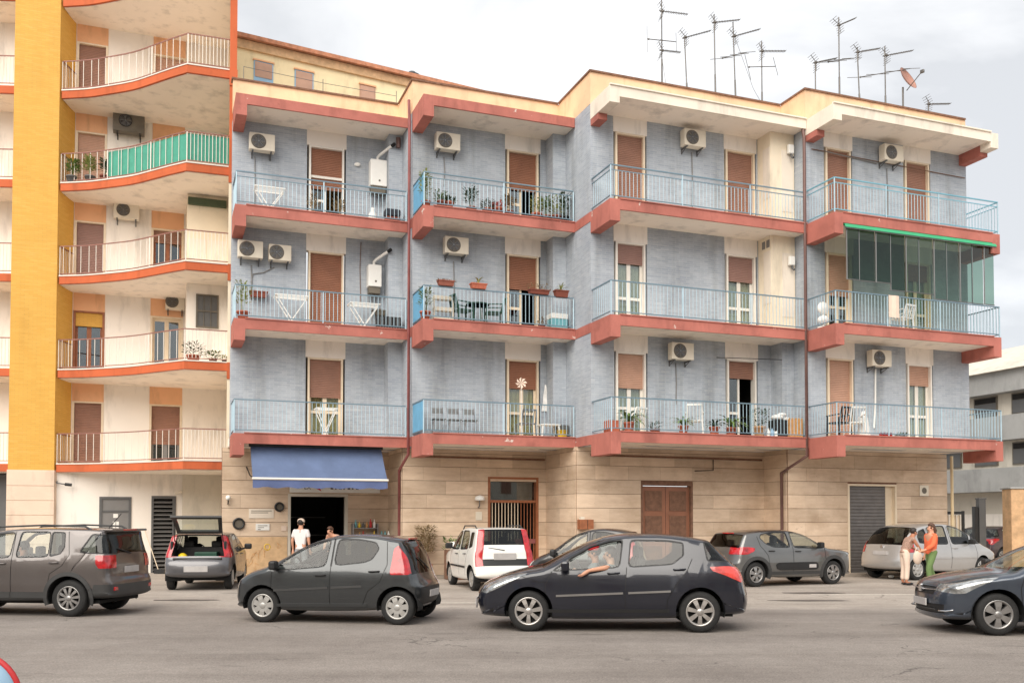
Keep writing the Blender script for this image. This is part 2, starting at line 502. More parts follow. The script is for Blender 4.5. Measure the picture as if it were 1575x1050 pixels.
    def ball(s, c, r, n=8, mi=0, sz=(1, 1, 1)):
        prof = [(math.sin(math.pi * i / n) * r, -math.cos(math.pi * i / n) * r) for i in range(n + 1)]
        vs = []; fs = []; k2 = n + 4
        for rr, h in prof:
            for k in range(k2):
                a = 2 * math.pi * k / k2
                vs.append((c[0] + rr * math.cos(a) * sz[0], c[1] + rr * math.sin(a) * sz[1], c[2] + h * sz[2]))
        for i in range(n):
            for k in range(k2):
                fs.append((i * k2 + k, i * k2 + (k + 1) % k2, (i + 1) * k2 + (k + 1) % k2, (i + 1) * k2 + k))
        return s.add(vs, fs, mi, True)
    def mesh(s, name, mats, off=(0, 0, 0)):
        me = bpy.data.meshes.new(name)
        ox, oy, oz = off
        me.from_pydata([(x - ox, y - oy, z - oz) for x, y, z in s.v], [], s.f)
        for m in (mats if isinstance(mats, (list, tuple)) else [mats]):
            me.materials.append(MATS[m])
        me.polygons.foreach_set('material_index', s.m)
        me.polygons.foreach_set('use_smooth', s.sm)
        uv = me.uv_layers.new(name='UVMap').data
        vs = s.v
        for p in me.polygons:
            n = p.normal
            if abs(n.z) < .7:
                l = math.hypot(n.x, n.y) or 1; tx, ty = -n.y / l, n.x / l
                for li in p.loop_indices:
                    q = vs[me.loops[li].vertex_index]; uv[li].uv = (q[0] * tx + q[1] * ty, q[2])
            else:
                for li in p.loop_indices:
                    q = vs[me.loops[li].vertex_index]; uv[li].uv = (q[0], q[1])
        me.update()
        return me
    def build(s, name, mats, parent=None, loc=None):
        """vertices are in world metres; the object's origin goes to loc (or the parent's origin)"""
        off = wloc(parent) if parent else Vector((0, 0, 0))
        o_at = Vector(loc) if loc is not None else off
        o = bpy.data.objects.new(name, s.mesh(name, mats, o_at))
        COL.objects.link(o)
        o.location = o_at - off
        if parent: o.parent = parent
        return o

def wloc(o):
    p = Vector((0, 0, 0))
    while o is not None:
        p += Vector(o.location); o = o.parent
    return p

def empty(name, loc=(0, 0, 0), rz=0):
    o = bpy.data.objects.new(name, None)
    o.empty_display_size = .2
    COL.objects.link(o); o.location = loc; o.rotation_euler = (0, 0, rz)
    return o

def tag(o, label=None, cat=None, group=None, kind=None):
    for k, v in (('label', label), ('category', cat), ('group', group), ('kind', kind)):
        if v: o[k] = v
    return o

def thing(name, label, cat, loc=(0, 0, 0), rz=0, group=None):
    return tag(empty(name, loc, rz), label, cat, group)

def local(name, mb, mats, parent):
    """part given in the parent's own (possibly rotated) coordinates"""
    o = bpy.data.objects.new(name, mb.mesh(name, mats))
    COL.objects.link(o); o.parent = parent
    return o

def copy_tree(o, parent=None):
    c = o.copy(); COL.objects.link(c); c.parent = parent
    for ch in list(o.children): copy_tree(ch, c)
    return c

# ------------------------------------------------------------------ plan of the saw-tooth block
TH = R(20.344)
U = Vector((math.cos(TH), math.sin(TH), 0))          # along a bay's front, to the right and away
W = Vector((-math.sin(TH), math.cos(TH), 0))         # into the building
BP = [Vector((-7.65, 25.773, 0)), Vector((-2.458, 25.852, 0)), Vector((2.661, 25.303, 0)), Vector((9.129, 26.433, 0))]
D = 1.25                                              # balcony depth
ZL = [0, 4.111, 7.279, 10.447, 13.561]                # slab tops: first, second, third floor, roof
def bp(i, t, d, z=0): return BP[i] + U * t + W * d + Vector((0, 0, z))
# where each bay's wall meets the return of the next bay
BL = []
for i in range(3):
    # solve BP[i]+U*t+W*D on the line BP[i+1]+W*s
    dv = BP[i + 1] - BP[i]
    BL.append(dv.dot(U))
BL.append(6.18)
def bbox(mb, i, t0, t1, d0, d1, z0, z1, mi=0):
    return mb.hexa([bp(i, t0, d0, z0), bp(i, t1, d0, z0), bp(i, t1, d1, z0), bp(i, t0, d1, z0),
                    bp(i, t0, d0, z1), bp(i, t1, d0, z1), bp(i, t1, d1, z1), bp(i, t0, d1, z1)], mi)
# ------------------------------------------------------------------ ground
g = MB(); g.box(-300, 300, -60, 600, -.5, 0)
tag(g.build('street', 'asphalt'), kind='structure')
for n, (x0, x1, y0, y1) in enumerate([(6.9, 9.4, 21.75, 21.87), (-1.9, .6, 19.55, 19.66), (10.6, 14, 21.6, 21.72)]):
    m = MB(); m.quad((x0, y0, .004), (x1, y0 + .05, .004), (x1, y1 + .05, .004), (x0, y1, .004))
    tag(m.build('road_marking', 'line_paint'), kind='structure')

# unseen houses added behind the camera for car doors and panes to mirror
m = MB()
for x0, x1, y, h in ((-46, -21, -13, 13), (-20, 4, -12, 10.5), (5.5, 26, -13.5, 14), (27, 50, -12.5, 11)):
    m.box(x0, x1, y - 8, y, 0, h, 0)
    for k in range(int((x1 - x0) / 3.2)):
        for q in range(int(h / 3.2)):
            xx = x0 + 1.2 + k * 3.2; z = .9 + q * 3.2
            m.box(xx, xx + 1.2, y, y + .02, z, z + 1.6, 1)
tag(m.build('reflection_houses', ['beige_plaster', 'shutter_brown']), kind='structure')
# ------------------------------------------------------------------ blue saw-tooth apartment block
BLUE = thing('apartment_block', 'four-storey blue brick apartment block with saw-tooth bays and red balcony edges', 'building', (0, 29, 0))
SOF = .25
DG = 2.2                                             # ground-floor wall set back under the balconies
def shutter_mesh(mb, i, t0, t1, d, z0, z1, pitch=.052):
    n = max(1, int(round((z1 - z0) / pitch))); h = (z1 - z0) / n
    for k in range(n):
        a = z0 + k * h
        mb.quad(bp(i, t0, d, a), bp(i, t1, d, a), bp(i, t1, d - .012, a + h * .3), bp(i, t0, d - .012, a + h * .3))
        mb.quad(bp(i, t0, d - .012, a + h * .3), bp(i, t1, d - .012, a + h * .3), bp(i, t1, d - .010, a + h * .86), bp(i, t0, d - .010, a + h * .86))
        mb.quad(bp(i, t0, d - .010, a + h * .86), bp(i, t1, d - .010, a + h * .86), bp(i, t1, d, a + h), bp(i, t0, d, a + h))

def balcony_door(i, lvl, t0, t1, shut=1.0, shmat='shutter_brown', inner='glass', frame='cream_paint', head=2.42, midbar=False, back='room_dark'):
    """opening with lintel panel, frame, roller shutter let down by the share `shut`, leaves behind"""
    z = ZL[lvl]; zt = z + head; zc = ZL[lvl + 1] - SOF
    f = MB()
    bbox(f, i, t0, t0 + .055, D - .02, D + .2, z, zt)
    bbox(f, i, t1 - .055, t1, D - .02, D + .2, z, zt)
    bbox(f, i, t0 + .055, t1 - .055, D - .02, D + .2, zt - .05, zt)
    door = f.build('balcony_door', frame, BLUE, loc=bp(i, t0, D, z))
    m = MB(); bbox(m, i, t0 - .07, t1 + .07, D - .012, D + .2, zt, zc)
    m.build('shutter_box', 'white_plaster', door)
    a, b = t0 + .055, t1 - .055
    zs = zt - .05 - shut * (head - .05)
    if shut > 0:
        m = MB(); shutter_mesh(m, i, a, b, D + .09, max(z + .01, zs), zt - .05)
        if shut < 1: bbox(m, i, a, b, D + .075, D + .095, zs - .035, zs)
        m.build('shutter', shmat, door)
    if midbar:
        m = MB(); bbox(m, i, a, b, D + .03, D + .075, zt - .95, zt - .88); m.build('cross_bar', frame, door)
    if shut < 1:
        zz = zs if shut > 0 else zt - .05
        zz = min(zt - .05, zz + .06)
        leaf = (b - a) / 2
        dd = D + .13
        for k in range(2):
            x0 = a + k * leaf; x1 = x0 + leaf
            if inner == 'open_right' and k == 1: continue
            if inner == 'open_left' and k == 0: continue
            m = MB(); bbox(m, i, x0, x0 + .06, dd, dd + .05, z + .02, zz); bbox(m, i, x1 - .06, x1, dd, dd + .05, z + .02, zz)
            bbox(m, i, x0 + .06, x1 - .06, dd, dd + .05, z + .02, z + .14)
            bbox(m, i, x0 + .06, x1 - .06, dd, dd + .05, z + .78, z + .86)
            lf = m.build('leaf', frame, door)
            m = MB(); bbox(m, i, x0 + .06, x1 - .06, dd + .02, dd + .026, z + .14, zz); m.build('pane', 'window_glass', door)
        # curtain with folds, and the room behind
        if inner in ('curtain', 'curtain_yellow'):
            m = MB(); n = 28
            for k in range(n):
                p0 = a + (b - a) * k / n; p1 = a + (b - a) * (k + 1) / n
                y0 = D + .24 + .025 * math.sin(k * 1.9); y1 = D + .24 + .025 * math.sin((k + 1) * 1.9)
                if abs((p0 - a) / (b - a) - .5) < .06: continue
                m.quad(bp(i, p0, y0, z + .05), bp(i, p1, y1, z + .05), bp(i, p1, y1, zz), bp(i, p0, y0, zz))
            m.build('curtain', inner if inner == 'curtain_yellow' else 'curtain', door)
        m = MB()
        q = [bp(i, t0 - .5, D + .252, z), bp(i, t1 + .5, D + .252, z), bp(i, t1 + .5, D + 2.2, z), bp(i, t0 - .5, D + 2.2, z)]
        h = Vector((0, 0, zc - z))
        m.quad(q[3], q[2], q[1], q[0]); m.quad(*[p + h for p in q])
        m.quad(q[1], q[2], q[2] + h, q[1] + h); m.quad(q[2], q[3], q[3] + h, q[2] + h); m.quad(q[3], q[0], q[0] + h, q[3] + h)
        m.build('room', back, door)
    return door

DOORS = {0: [(2.13, 3.29)], 1: [(2.87, 4.0)], 2: [(.73, 1.80), (4.42, 5.56)], 3: [(.66, 1.70), (3.65, 4.72)]}
for i in range(4):
    L = BL[i]
    z0, z1 = 3.86, 13.31
    # front wall, pieces between the door openings
    m = MB(); t = 0
    for a, b in DOORS[i]:
        bbox(m, i, t, a, D, D + .25, z0, z1); t = b
    bbox(m, i, t, L, D, D + .25, z0, z1)
    m.build('wall', 'blue_brick', BLUE)
    # parapet and coping
    m = MB(); bbox(m, i, 0, L, D, D + .22, ZL[4], 14.48); m.build('parapet', 'parapet_yellow', BLUE)
    m = MB(); bbox(m, i, -.04, L - .02, D - .05, D + .26, 14.48, 14.53); m.build('coping', 'coping', BLUE)
    # pilaster at the right-hand inner corner
    if i < 3:
        m = MB()
        for lv in (1, 2, 3):
            bbox(m, i, L - .42, L - .002, D - .55, D, ZL[lv], ZL[lv + 1] - SOF)
        m.build('pilaster', 'blue_brick', BLUE)
        s = (BP[i + 1] - BP[i]).dot(-W)
        j = i + 1
        m = MB(); bbox(m, j, 0, .24, D + .25, D + s + .25, z0, 13.56); bbox(m, j, 0, .24, D + .001, D + .25, 13.32, 13.55); m.build('return_wall', 'blue_brick', BLUE)
        m = MB(); bbox(m, j, 0, .22, D + .222, D + s, ZL[4], 14.48); m.build('return_parapet', 'parapet_yellow', BLUE)
        m = MB(); bbox(m, j, -.04, .26, D + .262, D + s - .052, 14.48, 14.53); m.build('coping', 'coping', BLUE)
        for lv in (1, 2, 3):
            if s > D:
                m = MB(); bbox(m, j, -.012, 0, D, s - .004, ZL[lv] - .27, ZL[lv] + .004); m.build('red_band', 'red_trim', BLUE)
    # slabs
    for lv in (1, 2, 3, 4):
        zt = ZL[lv]
        white = lv == 4 and i >= 2
        edge = 'white_trim' if white else 'red_trim'
        right_beam = i == 3
        te = L - .3 if right_beam else L - .014
        back = DG if lv == 1 else D
        m = MB(); bbox(m, i, .30, te, .06, back, zt - SOF, zt - .004)
        if lv == 1: bbox(m, i, 0, .30, D, DG, zt - SOF, zt - .004)
        name = 'roof_slab' if lv == 4 else 'balcony_slab'
        slab = m.build(name, 'soffit', BLUE, loc=bp(i, 0, 0, zt))
        m = MB(); bbox(m, i, .30, te, 0, .06, zt - .28, zt)
        if lv < 4: bbox(m, i, .30, te, -.025, .06, zt + .0005, zt + .03)
        if white: bbox(m, i, .0, te, -.04, .06, zt + .0005, zt + .04)
        m.build('slab_edge', edge, slab)
        hb = .46 if white else .60
        m = MB(); bbox(m, i, 0, .30, 0, D - .001, zt - hb, zt)
        m.build('end_beam', edge, slab)
        if white:
            m = MB(); bbox(m, i, .01, .29, .75, D - .002, zt - .64, zt - hb - .001); m.build('old_beam', 'red_trim', slab)
        if right_beam:
            m = MB(); bbox(m, i, L - .3, L, 0, .40 if white else D - .001, zt - hb, zt)
            m.build('end_beam', edge, slab)
            if white:
                m = MB(); bbox(m, i, L - .29, L - .01, .401, D - .002, zt - .58, zt - .02); m.build('old_beam', 'red_trim', slab)
# roof deck, right flank, back
m = MB()
pl = []
for i in range(4):
    pl += [bp(i, .1, D + .2), bp(i, BL[i] + .1, D + .2)]
pl = [(p.x, p.y) for p in pl] + [(bp(3, 6.1, 9).x, bp(3, 6.1, 9).y), (bp(0, .1, 12).x, bp(0, .1, 12).y)]
m.prism(pl, 13.32, 13.55); m.build('roof', 'grey_render', BLUE)
m = MB(); bbox(m, 3, 5.95, 6.18, D + .25, 9, 3.86, 13.3); m.build('side_wall', 'blue_brick', BLUE)
m = MB(); bbox(m, 3, 5.95, 6.18, D + .222, 9, 13.56, 14.48); m.build('side_parapet', 'parapet_yellow', BLUE)

# doors, as they stand in the photograph
d = DOORS
balcony_door(0, 3, 2.19, 3.23, .50, 'shutter_rust', 'open_right', 'white_paint', midbar=True, back='room_tan')
balcony_door(0, 2, 2.19, 3.23, 1, 'shutter_rust')
balcony_door(0, 1, 2.19, 3.23, .46, 'shutter_brown', 'curtain_yellow', back='room_tan')
balcony_door(1, 3, 2.93, 3.94, .46, 'shutter_rust', 'open_right', 'cream_paint')
balcony_door(1, 2, 2.93, 3.94, .40, 'shutter_rust', 'open_right', 'cream_paint')
balcony_door(1, 1, 2.93, 3.94, .33, 'shutter_rust', 'curtain_yellow', back='room_tan')
balcony_door(2, 3, .79, 1.74, 1, 'shutter_brown')
balcony_door(2, 3, 4.48, 5.5, 1, 'shutter_brown')
balcony_door(2, 2, .79, 1.74, .22, 'shutter_grey_brown', 'curtain', 'white_paint')
balcony_door(2, 2, 4.48, 5.5, .30, 'shutter_grey_brown', 'curtain', 'white_paint')
balcony_door(2, 1, .79, 1.74, .40, 'shutter_tan', 'curtain', 'white_paint')
balcony_door(2, 1, 4.48, 5.5, .20, 'shutter_brown', 'open_right', 'white_paint')
balcony_door(3, 3, .72, 1.64, 1, 'shutter_brown')
balcony_door(3, 3, 3.71, 4.66, 1, 'shutter_brown')
balcony_door(3, 2, .72, 1.64, .5, 'shutter_tan', 'glass', 'cream_paint')
balcony_door(3, 2, 3.71, 4.66, .2, 'shutter_rust', 'curtain', 'cream_paint')
balcony_door(3, 1, .72, 1.64, 1, 'shutter_tan')
balcony_door(3, 1, 3.71, 4.66, .24, 'shutter_tan', 'curtain', 'white_paint')

# ------------------------------------------------------------------ balcony railings
def railing(pts, z, h, posts, rail='rail_blue', bars='bar_blue', double=False, parent=None, gap=.115, bw=.014, skip=(), low=.06, name='railing', rail_w=.04, post_w=.032):
    """pts: plan points (Vectors); posts at every plan corner and at the given shares of the longest run"""
    m = MB()
    for a, b in zip(pts, pts[1:]):
        dv = (b - a).normalized() * .0
        m.bar(a + Vector((0, 0, z + h)), b + Vector((0, 0, z + h)), rail_w, .03)
    rl = m.build(name, rail, parent, loc=pts[0] + Vector((0, 0, z)))
    m = MB()
    for a, b in zip(pts, pts[1:]): m.bar(a + Vector((0, 0, z + low)), b + Vector((0, 0, z + low)), .025, .025)
    m.build('bottom_rail', rail, rl)
    if double:
        m = MB()
        for a, b in zip(pts, pts[1:]): m.bar(a + Vector((0, 0, z + h - .14)), b + Vector((0, 0, z + h - .14)), .022, .022)
        m.build('middle_rail', rail, rl)
    for p in posts:
        m = MB(); m.bar(p + Vector((0, 0, z - .1)), p + Vector((0, 0, z + h - .016)), post_w)
        m.build('post', bars, rl)
    m = MB(); ztop = z + h - (.15 if double else .016)
    for k, (a, b) in enumerate(zip(pts, pts[1:])):
        if k in skip: continue
        ln = (b - a).length; n = max(1, int(ln / gap))
        for q in range(1, n):
            p = a.lerp(b, q / n)
            m.bar(p + Vector((0, 0, z + low + .013)), p + Vector((0, 0, ztop)), bw)
    if m.v: tag(m.build('balusters', bars, rl), kind='stuff')
    return rl
RAILS = {}
for i in range(4):
    L = BL[i]
    for lv in (1, 2, 3):
        z = ZL[lv] + .035
        pts = [bp(i, .035, D - .02), bp(i, .035, .035), bp(i, L - .05, .035)]
        if i == 3: pts = [bp(i, .035, D - .02), bp(i, .035, .035), bp(i, L - .035, .035), bp(i, L - .035, D - .02)]
        np_ = {0: [.5, 1], 1: [.52, 1], 2: [.35, .70, 1], 3: [.30, .62, 1]}[i]
        posts = [pts[1]] + [pts[1].lerp(pts[2], s) for s in np_]
        dbl = lv == 3
        teal = 'rail_teal' if lv == 3 and i == 3 else 'rail_blue'
        RAILS[i, lv] = railing(pts, z, .90 if lv < 3 or i != 3 else .96, posts, teal, 'bar_blue', dbl, BLUE, skip=(0,) if i == 1 else ())
        if i == 1:
            m = MB(); bbox(m, i, .03, .038, .06, D - .03, z + .08, z + .87); m.build('side_panel', 'panel_blue', RAILS[i, lv])

# ------------------------------------------------------------------ downpipes, cables, lean-to box of the third bay
def pipe(pts, r, mat, name='downpipe', parent=BLUE):
    m = MB(); m.tube(pts, r, 8); return m.build(name, mat, parent)
pipe([bp(1, -.10, D + .02, 13.9), bp(1, -.10, D - .05, 13.2), bp(1, -.10, D - .05, 3.6), bp(1, -.10, DG + .1, 3.2), bp(1, -.10, DG + .1, .1)], .042, 'pipe_red')
pipe([bp(3, -.09, D + .02, 13.4), bp(3, -.09, D - .06, 13.0), bp(3, -.09, D - .06, 3.6), bp(3, -.14, DG + .15, 3.15), bp(3, -.14, DG + .15, .1)], .048, 'pipe_brown')
pipe([bp(3, 6.28, DG - .1, 3.8), bp(3, 6.28, DG - .1, .1)], .05, 'pipe_cream')
pipe([bp(0, 4.75, D - .62, 13.2), bp(0, 4.75, D - .62, 12.9)], .07, 'pipe_brown')
# cream lightweight store rooms closing the right end of the third bay's upper balconies
for lv in (2, 3):
    z, zc = ZL[lv], ZL[lv + 1] - SOF
    m = MB()
    bbox(m, 2, 5.60, 6.44, .58, D - .56, z + .002, zc - .002)
    bbox(m, 2, 5.60, 6.02, D - .56, D - .01, z + .002, zc - .002)
    st = m.build('balcony_store', 'cream_plaster', BLUE, loc=bp(2, 5.6, .3, z))
    m = MB()
    bbox(m, 2, 5.588, 5.60, .60, .95, z + .9, zc - .45)
    bbox(m, 2, 5.98, 6.40, .568, .58, z + .5, zc - .5)
    m.build('store_panel', 'white_trim', st)
    if lv == 2:
        for k in range(2):
            m = MB(); bbox(m, 2, 5.582, 5.60, .66 + .22 * k, .80 + .22 * k, zc - .34, zc - .12); m.build('vent', 'grey_door', st)

# ------------------------------------------------------------------ ground floor in travertine
GZ = 3.86
unit = MB(); unit.box(0, 1, 0, 1, 0, 1)
SLAB_ME = unit.mesh('stone_slab', 'travertine')
def slab_piece(parent, origin, axu, axw, lu, ld, lz):
    o = bpy.data.objects.new('stone_slab', SLAB_ME)
    COL.objects.link(o); o.parent = parent
    o.location = origin - wloc(parent)
    o.rotation_euler = (0, 0, math.atan2(axu.y, axu.x)); o.scale = (lu, ld, lz)
    return o
ROW = .415
def clad(i, t0, t1, d, holes, zmax=GZ, flip=False, along_w=False):
    """stone slabs in courses over a backing wall, leaving the openings free"""
    m = MB()
    def P(t, dd, z): return bp(i, t, dd, z) if not along_w else bp(i, dd, t, z)
    # backing
    cuts = sorted(set([t0, t1] + [x for h in holes for x in h[:2]]))
    for a, b in zip(cuts, cuts[1:]):
        hz = [h for h in holes if h[0] <= a + 1e-6 and h[1] >= b - 1e-6]
        zb = hz[0][2] if hz else 0
        if along_w: bbox(m, i, d, d + .2, a, b, zb, zmax)
        else: bbox(m, i, a, b, d, d + .2, zb, zmax)
    back = m.build('ground_wall', 'coping', BLUE)
    z = .0; r = 0
    while z < zmax - .05:
        h = min(ROW, zmax - z)
        segs = [(t0, t1)]
        for ha, hb, hz in holes:
            if z + h * .5 < hz:
                ns = []
                for a, b in segs:
                    if hb <= a or ha >= b: ns.append((a, b)); continue
                    if ha > a: ns.append((a, ha))
                    if hb < b: ns.append((hb, b))
                segs = ns
        for a, b in segs:
            if b - a < .03: continue
            n = max(1, round((b - a) / 1.15)); off = (r % 2) * .5 / n if n > 1 else 0
            es = [a] + [a + (b - a) * ((k + 1) / n - off * .9) for k in range(n - 1)] + [b]
            for p, q in zip(es, es[1:]):
                pr = random.uniform(.022, .032)
                if along_w: slab_piece(back, bp(i, d - pr, p + .004, z + .004), W, -U, q - p - .008, pr + 0, h - .008) if False else slab_piece(back, bp(i, d, p + .004, z + .005), W, -U, q - p - .008, pr, h - .010)
                else: slab_piece(back, bp(i, p + .002, d - pr, z + .006), U, W, q - p - .004, pr, h - .012)
        z += ROW; r += 1
    return back
clad(0, -.15, 4.89, DG, [(1.76, 3.57, 2.52)])
clad(1, -.03, 4.60, DG, [(2.64, 4.31, 3.05)])
clad(2, -.03, 6.45, DG, [(2.06, 3.84, 2.84)])
clad(3, -.03, 6.15, DG, [(2.18, 4.09, 2.85)])
for j, s in ((1, 1.73), (2, 2.29), (3, 1.19)):
    clad(j, DG + .02, DG + s, -.03, [], along_w=True)
# right flank of the ground floor
m = MB(); bbox(m, 3, 5.95, 6.15, DG + .2, 9, 0, GZ); m.build('ground_wall', 'cream_plaster', BLUE)
# low pavement along the saw-tooth front
m = MB()
for i in range(4):
    bbox(m, i, -.4, BL[i] - (.02 if i < 3 else -.3), DG - .55, DG + 2.4, .002, .09)
tag(m.build('pavement', 'pavement_mat'), kind='structure')
# ------------------------------------------------------------------ yellow brick block on the left, with curved loggias
YEL = thing('yellow_apartment_block', 'tall yellow brick block with curved white balconies edged in orange, at the left', 'building', (-12, 31, 0))
LO = Vector((-14.50, 30.9, 0))
def lp(t, d, z=0): return LO + U * t + W * d + Vector((0, 0, z))
def lbox(mb, t0, t1, d0, d1, z0, z1, mi=0):
    return mb.hexa([lp(t0, d0, z0), lp(t1, d0, z0), lp(t1, d1, z0), lp(t0, d1, z0), lp(t0, d0, z1), lp(t1, d0, z1), lp(t1, d1, z1), lp(t0, d1, z1)], mi)
LZ = [0, 3.49, 6.49, 9.49, 12.49, 15.49, 18.49]
PC = Vector((-14.5, 29.8, 0))                       # front right corner of the yellow pier
def catmull(pts, n=6):
    out = []
    for k in range(len(pts) - 1):
        p0 = pts[max(0, k - 1)]; p1 = pts[k]; p2 = pts[k + 1]; p3 = pts[min(len(pts) - 1, k + 2)]
        for q in range(n):
            t = q / n
            out.append(.5 * ((2 * p1) + (p2 - p0) * t + (2 * p0 - 5 * p1 + 4 * p2 - p3) * t * t + (3 * p1 - p0 - 3 * p2 + p3) * t ** 3))
    out.append(pts[-1]); return out
CURVE = catmull([Vector(p) for p in ((-14.46, 29.86, 0), (-13.6, 29.76, 0), (-12.84, 29.55, 0), (-11.95, 29.25, 0), (-11.2, 28.85, 0), (-10.5, 28.45, 0), (-9.82, 28.1, 0))], 3)
CURVE.append(Vector((-8.62, 28.5, 0)))
T_END = 4.9
# piers, walls
m = MB()
pr = [(-15.72, 29.35), (-14.5, 29.8), (-14.5, 31.2), (-15.9, 31.2)]
m.prism(pr, 3.3, 21.5); m.build('brick_pier', 'yellow_brick', YEL)
m = MB(); m.prism([(-15.74, 29.33), (-14.48, 29.79), (-14.48, 31.2), (-15.9, 31.2)], 0, 3.3)
pierb = m.build('stone_pier', 'pink_stone', YEL)
for k in range(7):
    m = MB(); z = .05 + k * .46
    a, b = Vector((-15.74, 29.33, 0)), Vector((-14.48, 29.79, 0)); nrm = Vector((b.y - a.y, -(b.x - a.x), 0)).normalized() * .02
    m.hexa([a + nrm + Vector((0, 0, z)), b + nrm + Vector((0, 0, z)), b + Vector((0, 0, z)), a + Vector((0, 0, z)),
            a + nrm + Vector((0, 0, z + .445)), b + nrm + Vector((0, 0, z + .445)), b + Vector((0, 0, z + .445)), a + Vector((0, 0, z + .445))])
    m.build('stone_course', 'pink_stone', pierb)
LDOORS = [(.02, .98), (2.40, 3.44)]
m = MB(); t = 0
for a, b in LDOORS:
    lbox(m, t, a, 0, .25, 3.3, 21.5); t = b
lbox(m, t, T_END, 0, .25, 3.3, 21.5)
m.build('wall', 'white_plaster', YEL)
# end fin between the loggias and the blue block
fo = Vector((-8.62, 28.42, 0)); fb = lp(T_END, .2)
fd = (fb - fo).normalized(); fn = Vector((fd.y, -fd.x, 0))
def finbox(mb, s0, s1, w0, w1, z0, z1):
    q = [fo + fd * s0 + fn * w0, fo + fd * s0 + fn * w1, fo + fd * s1 + fn * w1, fo + fd * s1 + fn * w0]
    mb.hexa([p + Vector((0, 0, z0)) for p in q] + [p + Vector((0, 0, z1)) for p in q])
FL = (fb - fo).length
m = MB(); finbox(m, .12, FL, 0, .16, 0, 21.5); m.build('end_wall', 'cream_plaster', YEL)
m = MB(); finbox(m, 0, .12, -.01, .2, 12.2, 21.5); m.build('end_wall_edge', 'orange_trim', YEL)
m = MB(); finbox(m, 0, .12, -.01, .17, 0, 12.195); m.build('end_wall_edge', 'cream_plaster', YEL)

def strip(mb, pts, z0, z1, th):
    """vertical ribbon of thickness th along plan points, th measured towards the building"""
    ns = []
    for k in range(len(pts)):
        a = pts[max(0, k - 1)]; b = pts[min(len(pts) - 1, k + 1)]
        dd = (b - a).normalized(); ns.append(Vector((-dd.y, dd.x, 0)))
    for k in range(len(pts) - 1):
        q = [pts[k], pts[k + 1], pts[k + 1] + ns[k + 1] * th, pts[k] + ns[k] * th]
        mb.hexa([p + Vector((0, 0, z0)) for p in q] + [p + Vector((0, 0, z1)) for p in q])
poly = [(p.x, p.y) for p in CURVE] + [(lp(T_END, .1).x, lp(T_END, .1).y), (lp(0, .1).x, lp(0, .1).y)]
inner = []
for k in range(len(CURVE)):
    a = CURVE[max(0, k - 1)]; b = CURVE[min(len(CURVE) - 1, k + 1)]
    dd = (b - a).normalized(); inner.append(CURVE[k] + Vector((-dd.y, dd.x, 0)) * .08)
ipoly = [(p.x, p.y) for p in inner] + poly[-2:]
for lv in range(1, 7):
    z = LZ[lv]
    m = MB(); m.prism(ipoly, z - .26, z - .01)
    sl = m.build('balcony_slab', 'soffit', YEL, loc=(-12, 29.5, z))
    m = MB(); strip(m, CURVE, z - .24, z - .002, .078); m.build('slab_edge', 'orange_trim', sl)
    m = MB(); strip(m, [p + Vector((0, -.02, 0)) for p in CURVE], z - .0015, z + .035, .1); m.build('slab_coping', 'bar_white', sl)
    m = MB(); finbox(m, -.03, .0, -.02, .22, z - .5, z + .0); m.build('slab_end', 'orange_trim', sl)
    if lv < 6:
        rp = [CURVE[0] + Vector((.03, .9, 0))] + [p + Vector((0, .05, 0)) for p in CURVE]
        post = [rp[1], rp[7], rp[13], rp[-2]]
        railing(rp, z + .035, .94, post, 'rail_brown', 'bar_white', False, YEL, gap=.105, bw=.0145, rail_w=.032, post_w=.026)
        if lv == 4:
            # green shade cloth laced to the bars
            m = MB(); pts = [p + Vector((0, .085, 0)) for p in CURVE[6:]]
            nn = []
            for a, b in zip(pts, pts[1:]):
                for q in range(4): nn.append(a.lerp(b, q / 4) + Vector((0, .008 * math.sin(len(nn) * 1.3), 0)))
            nn.append(pts[-1]); strip(m, nn, z + .10, z + .93, .004)
            m.build('shade_cloth', 'green_mesh', YEL)

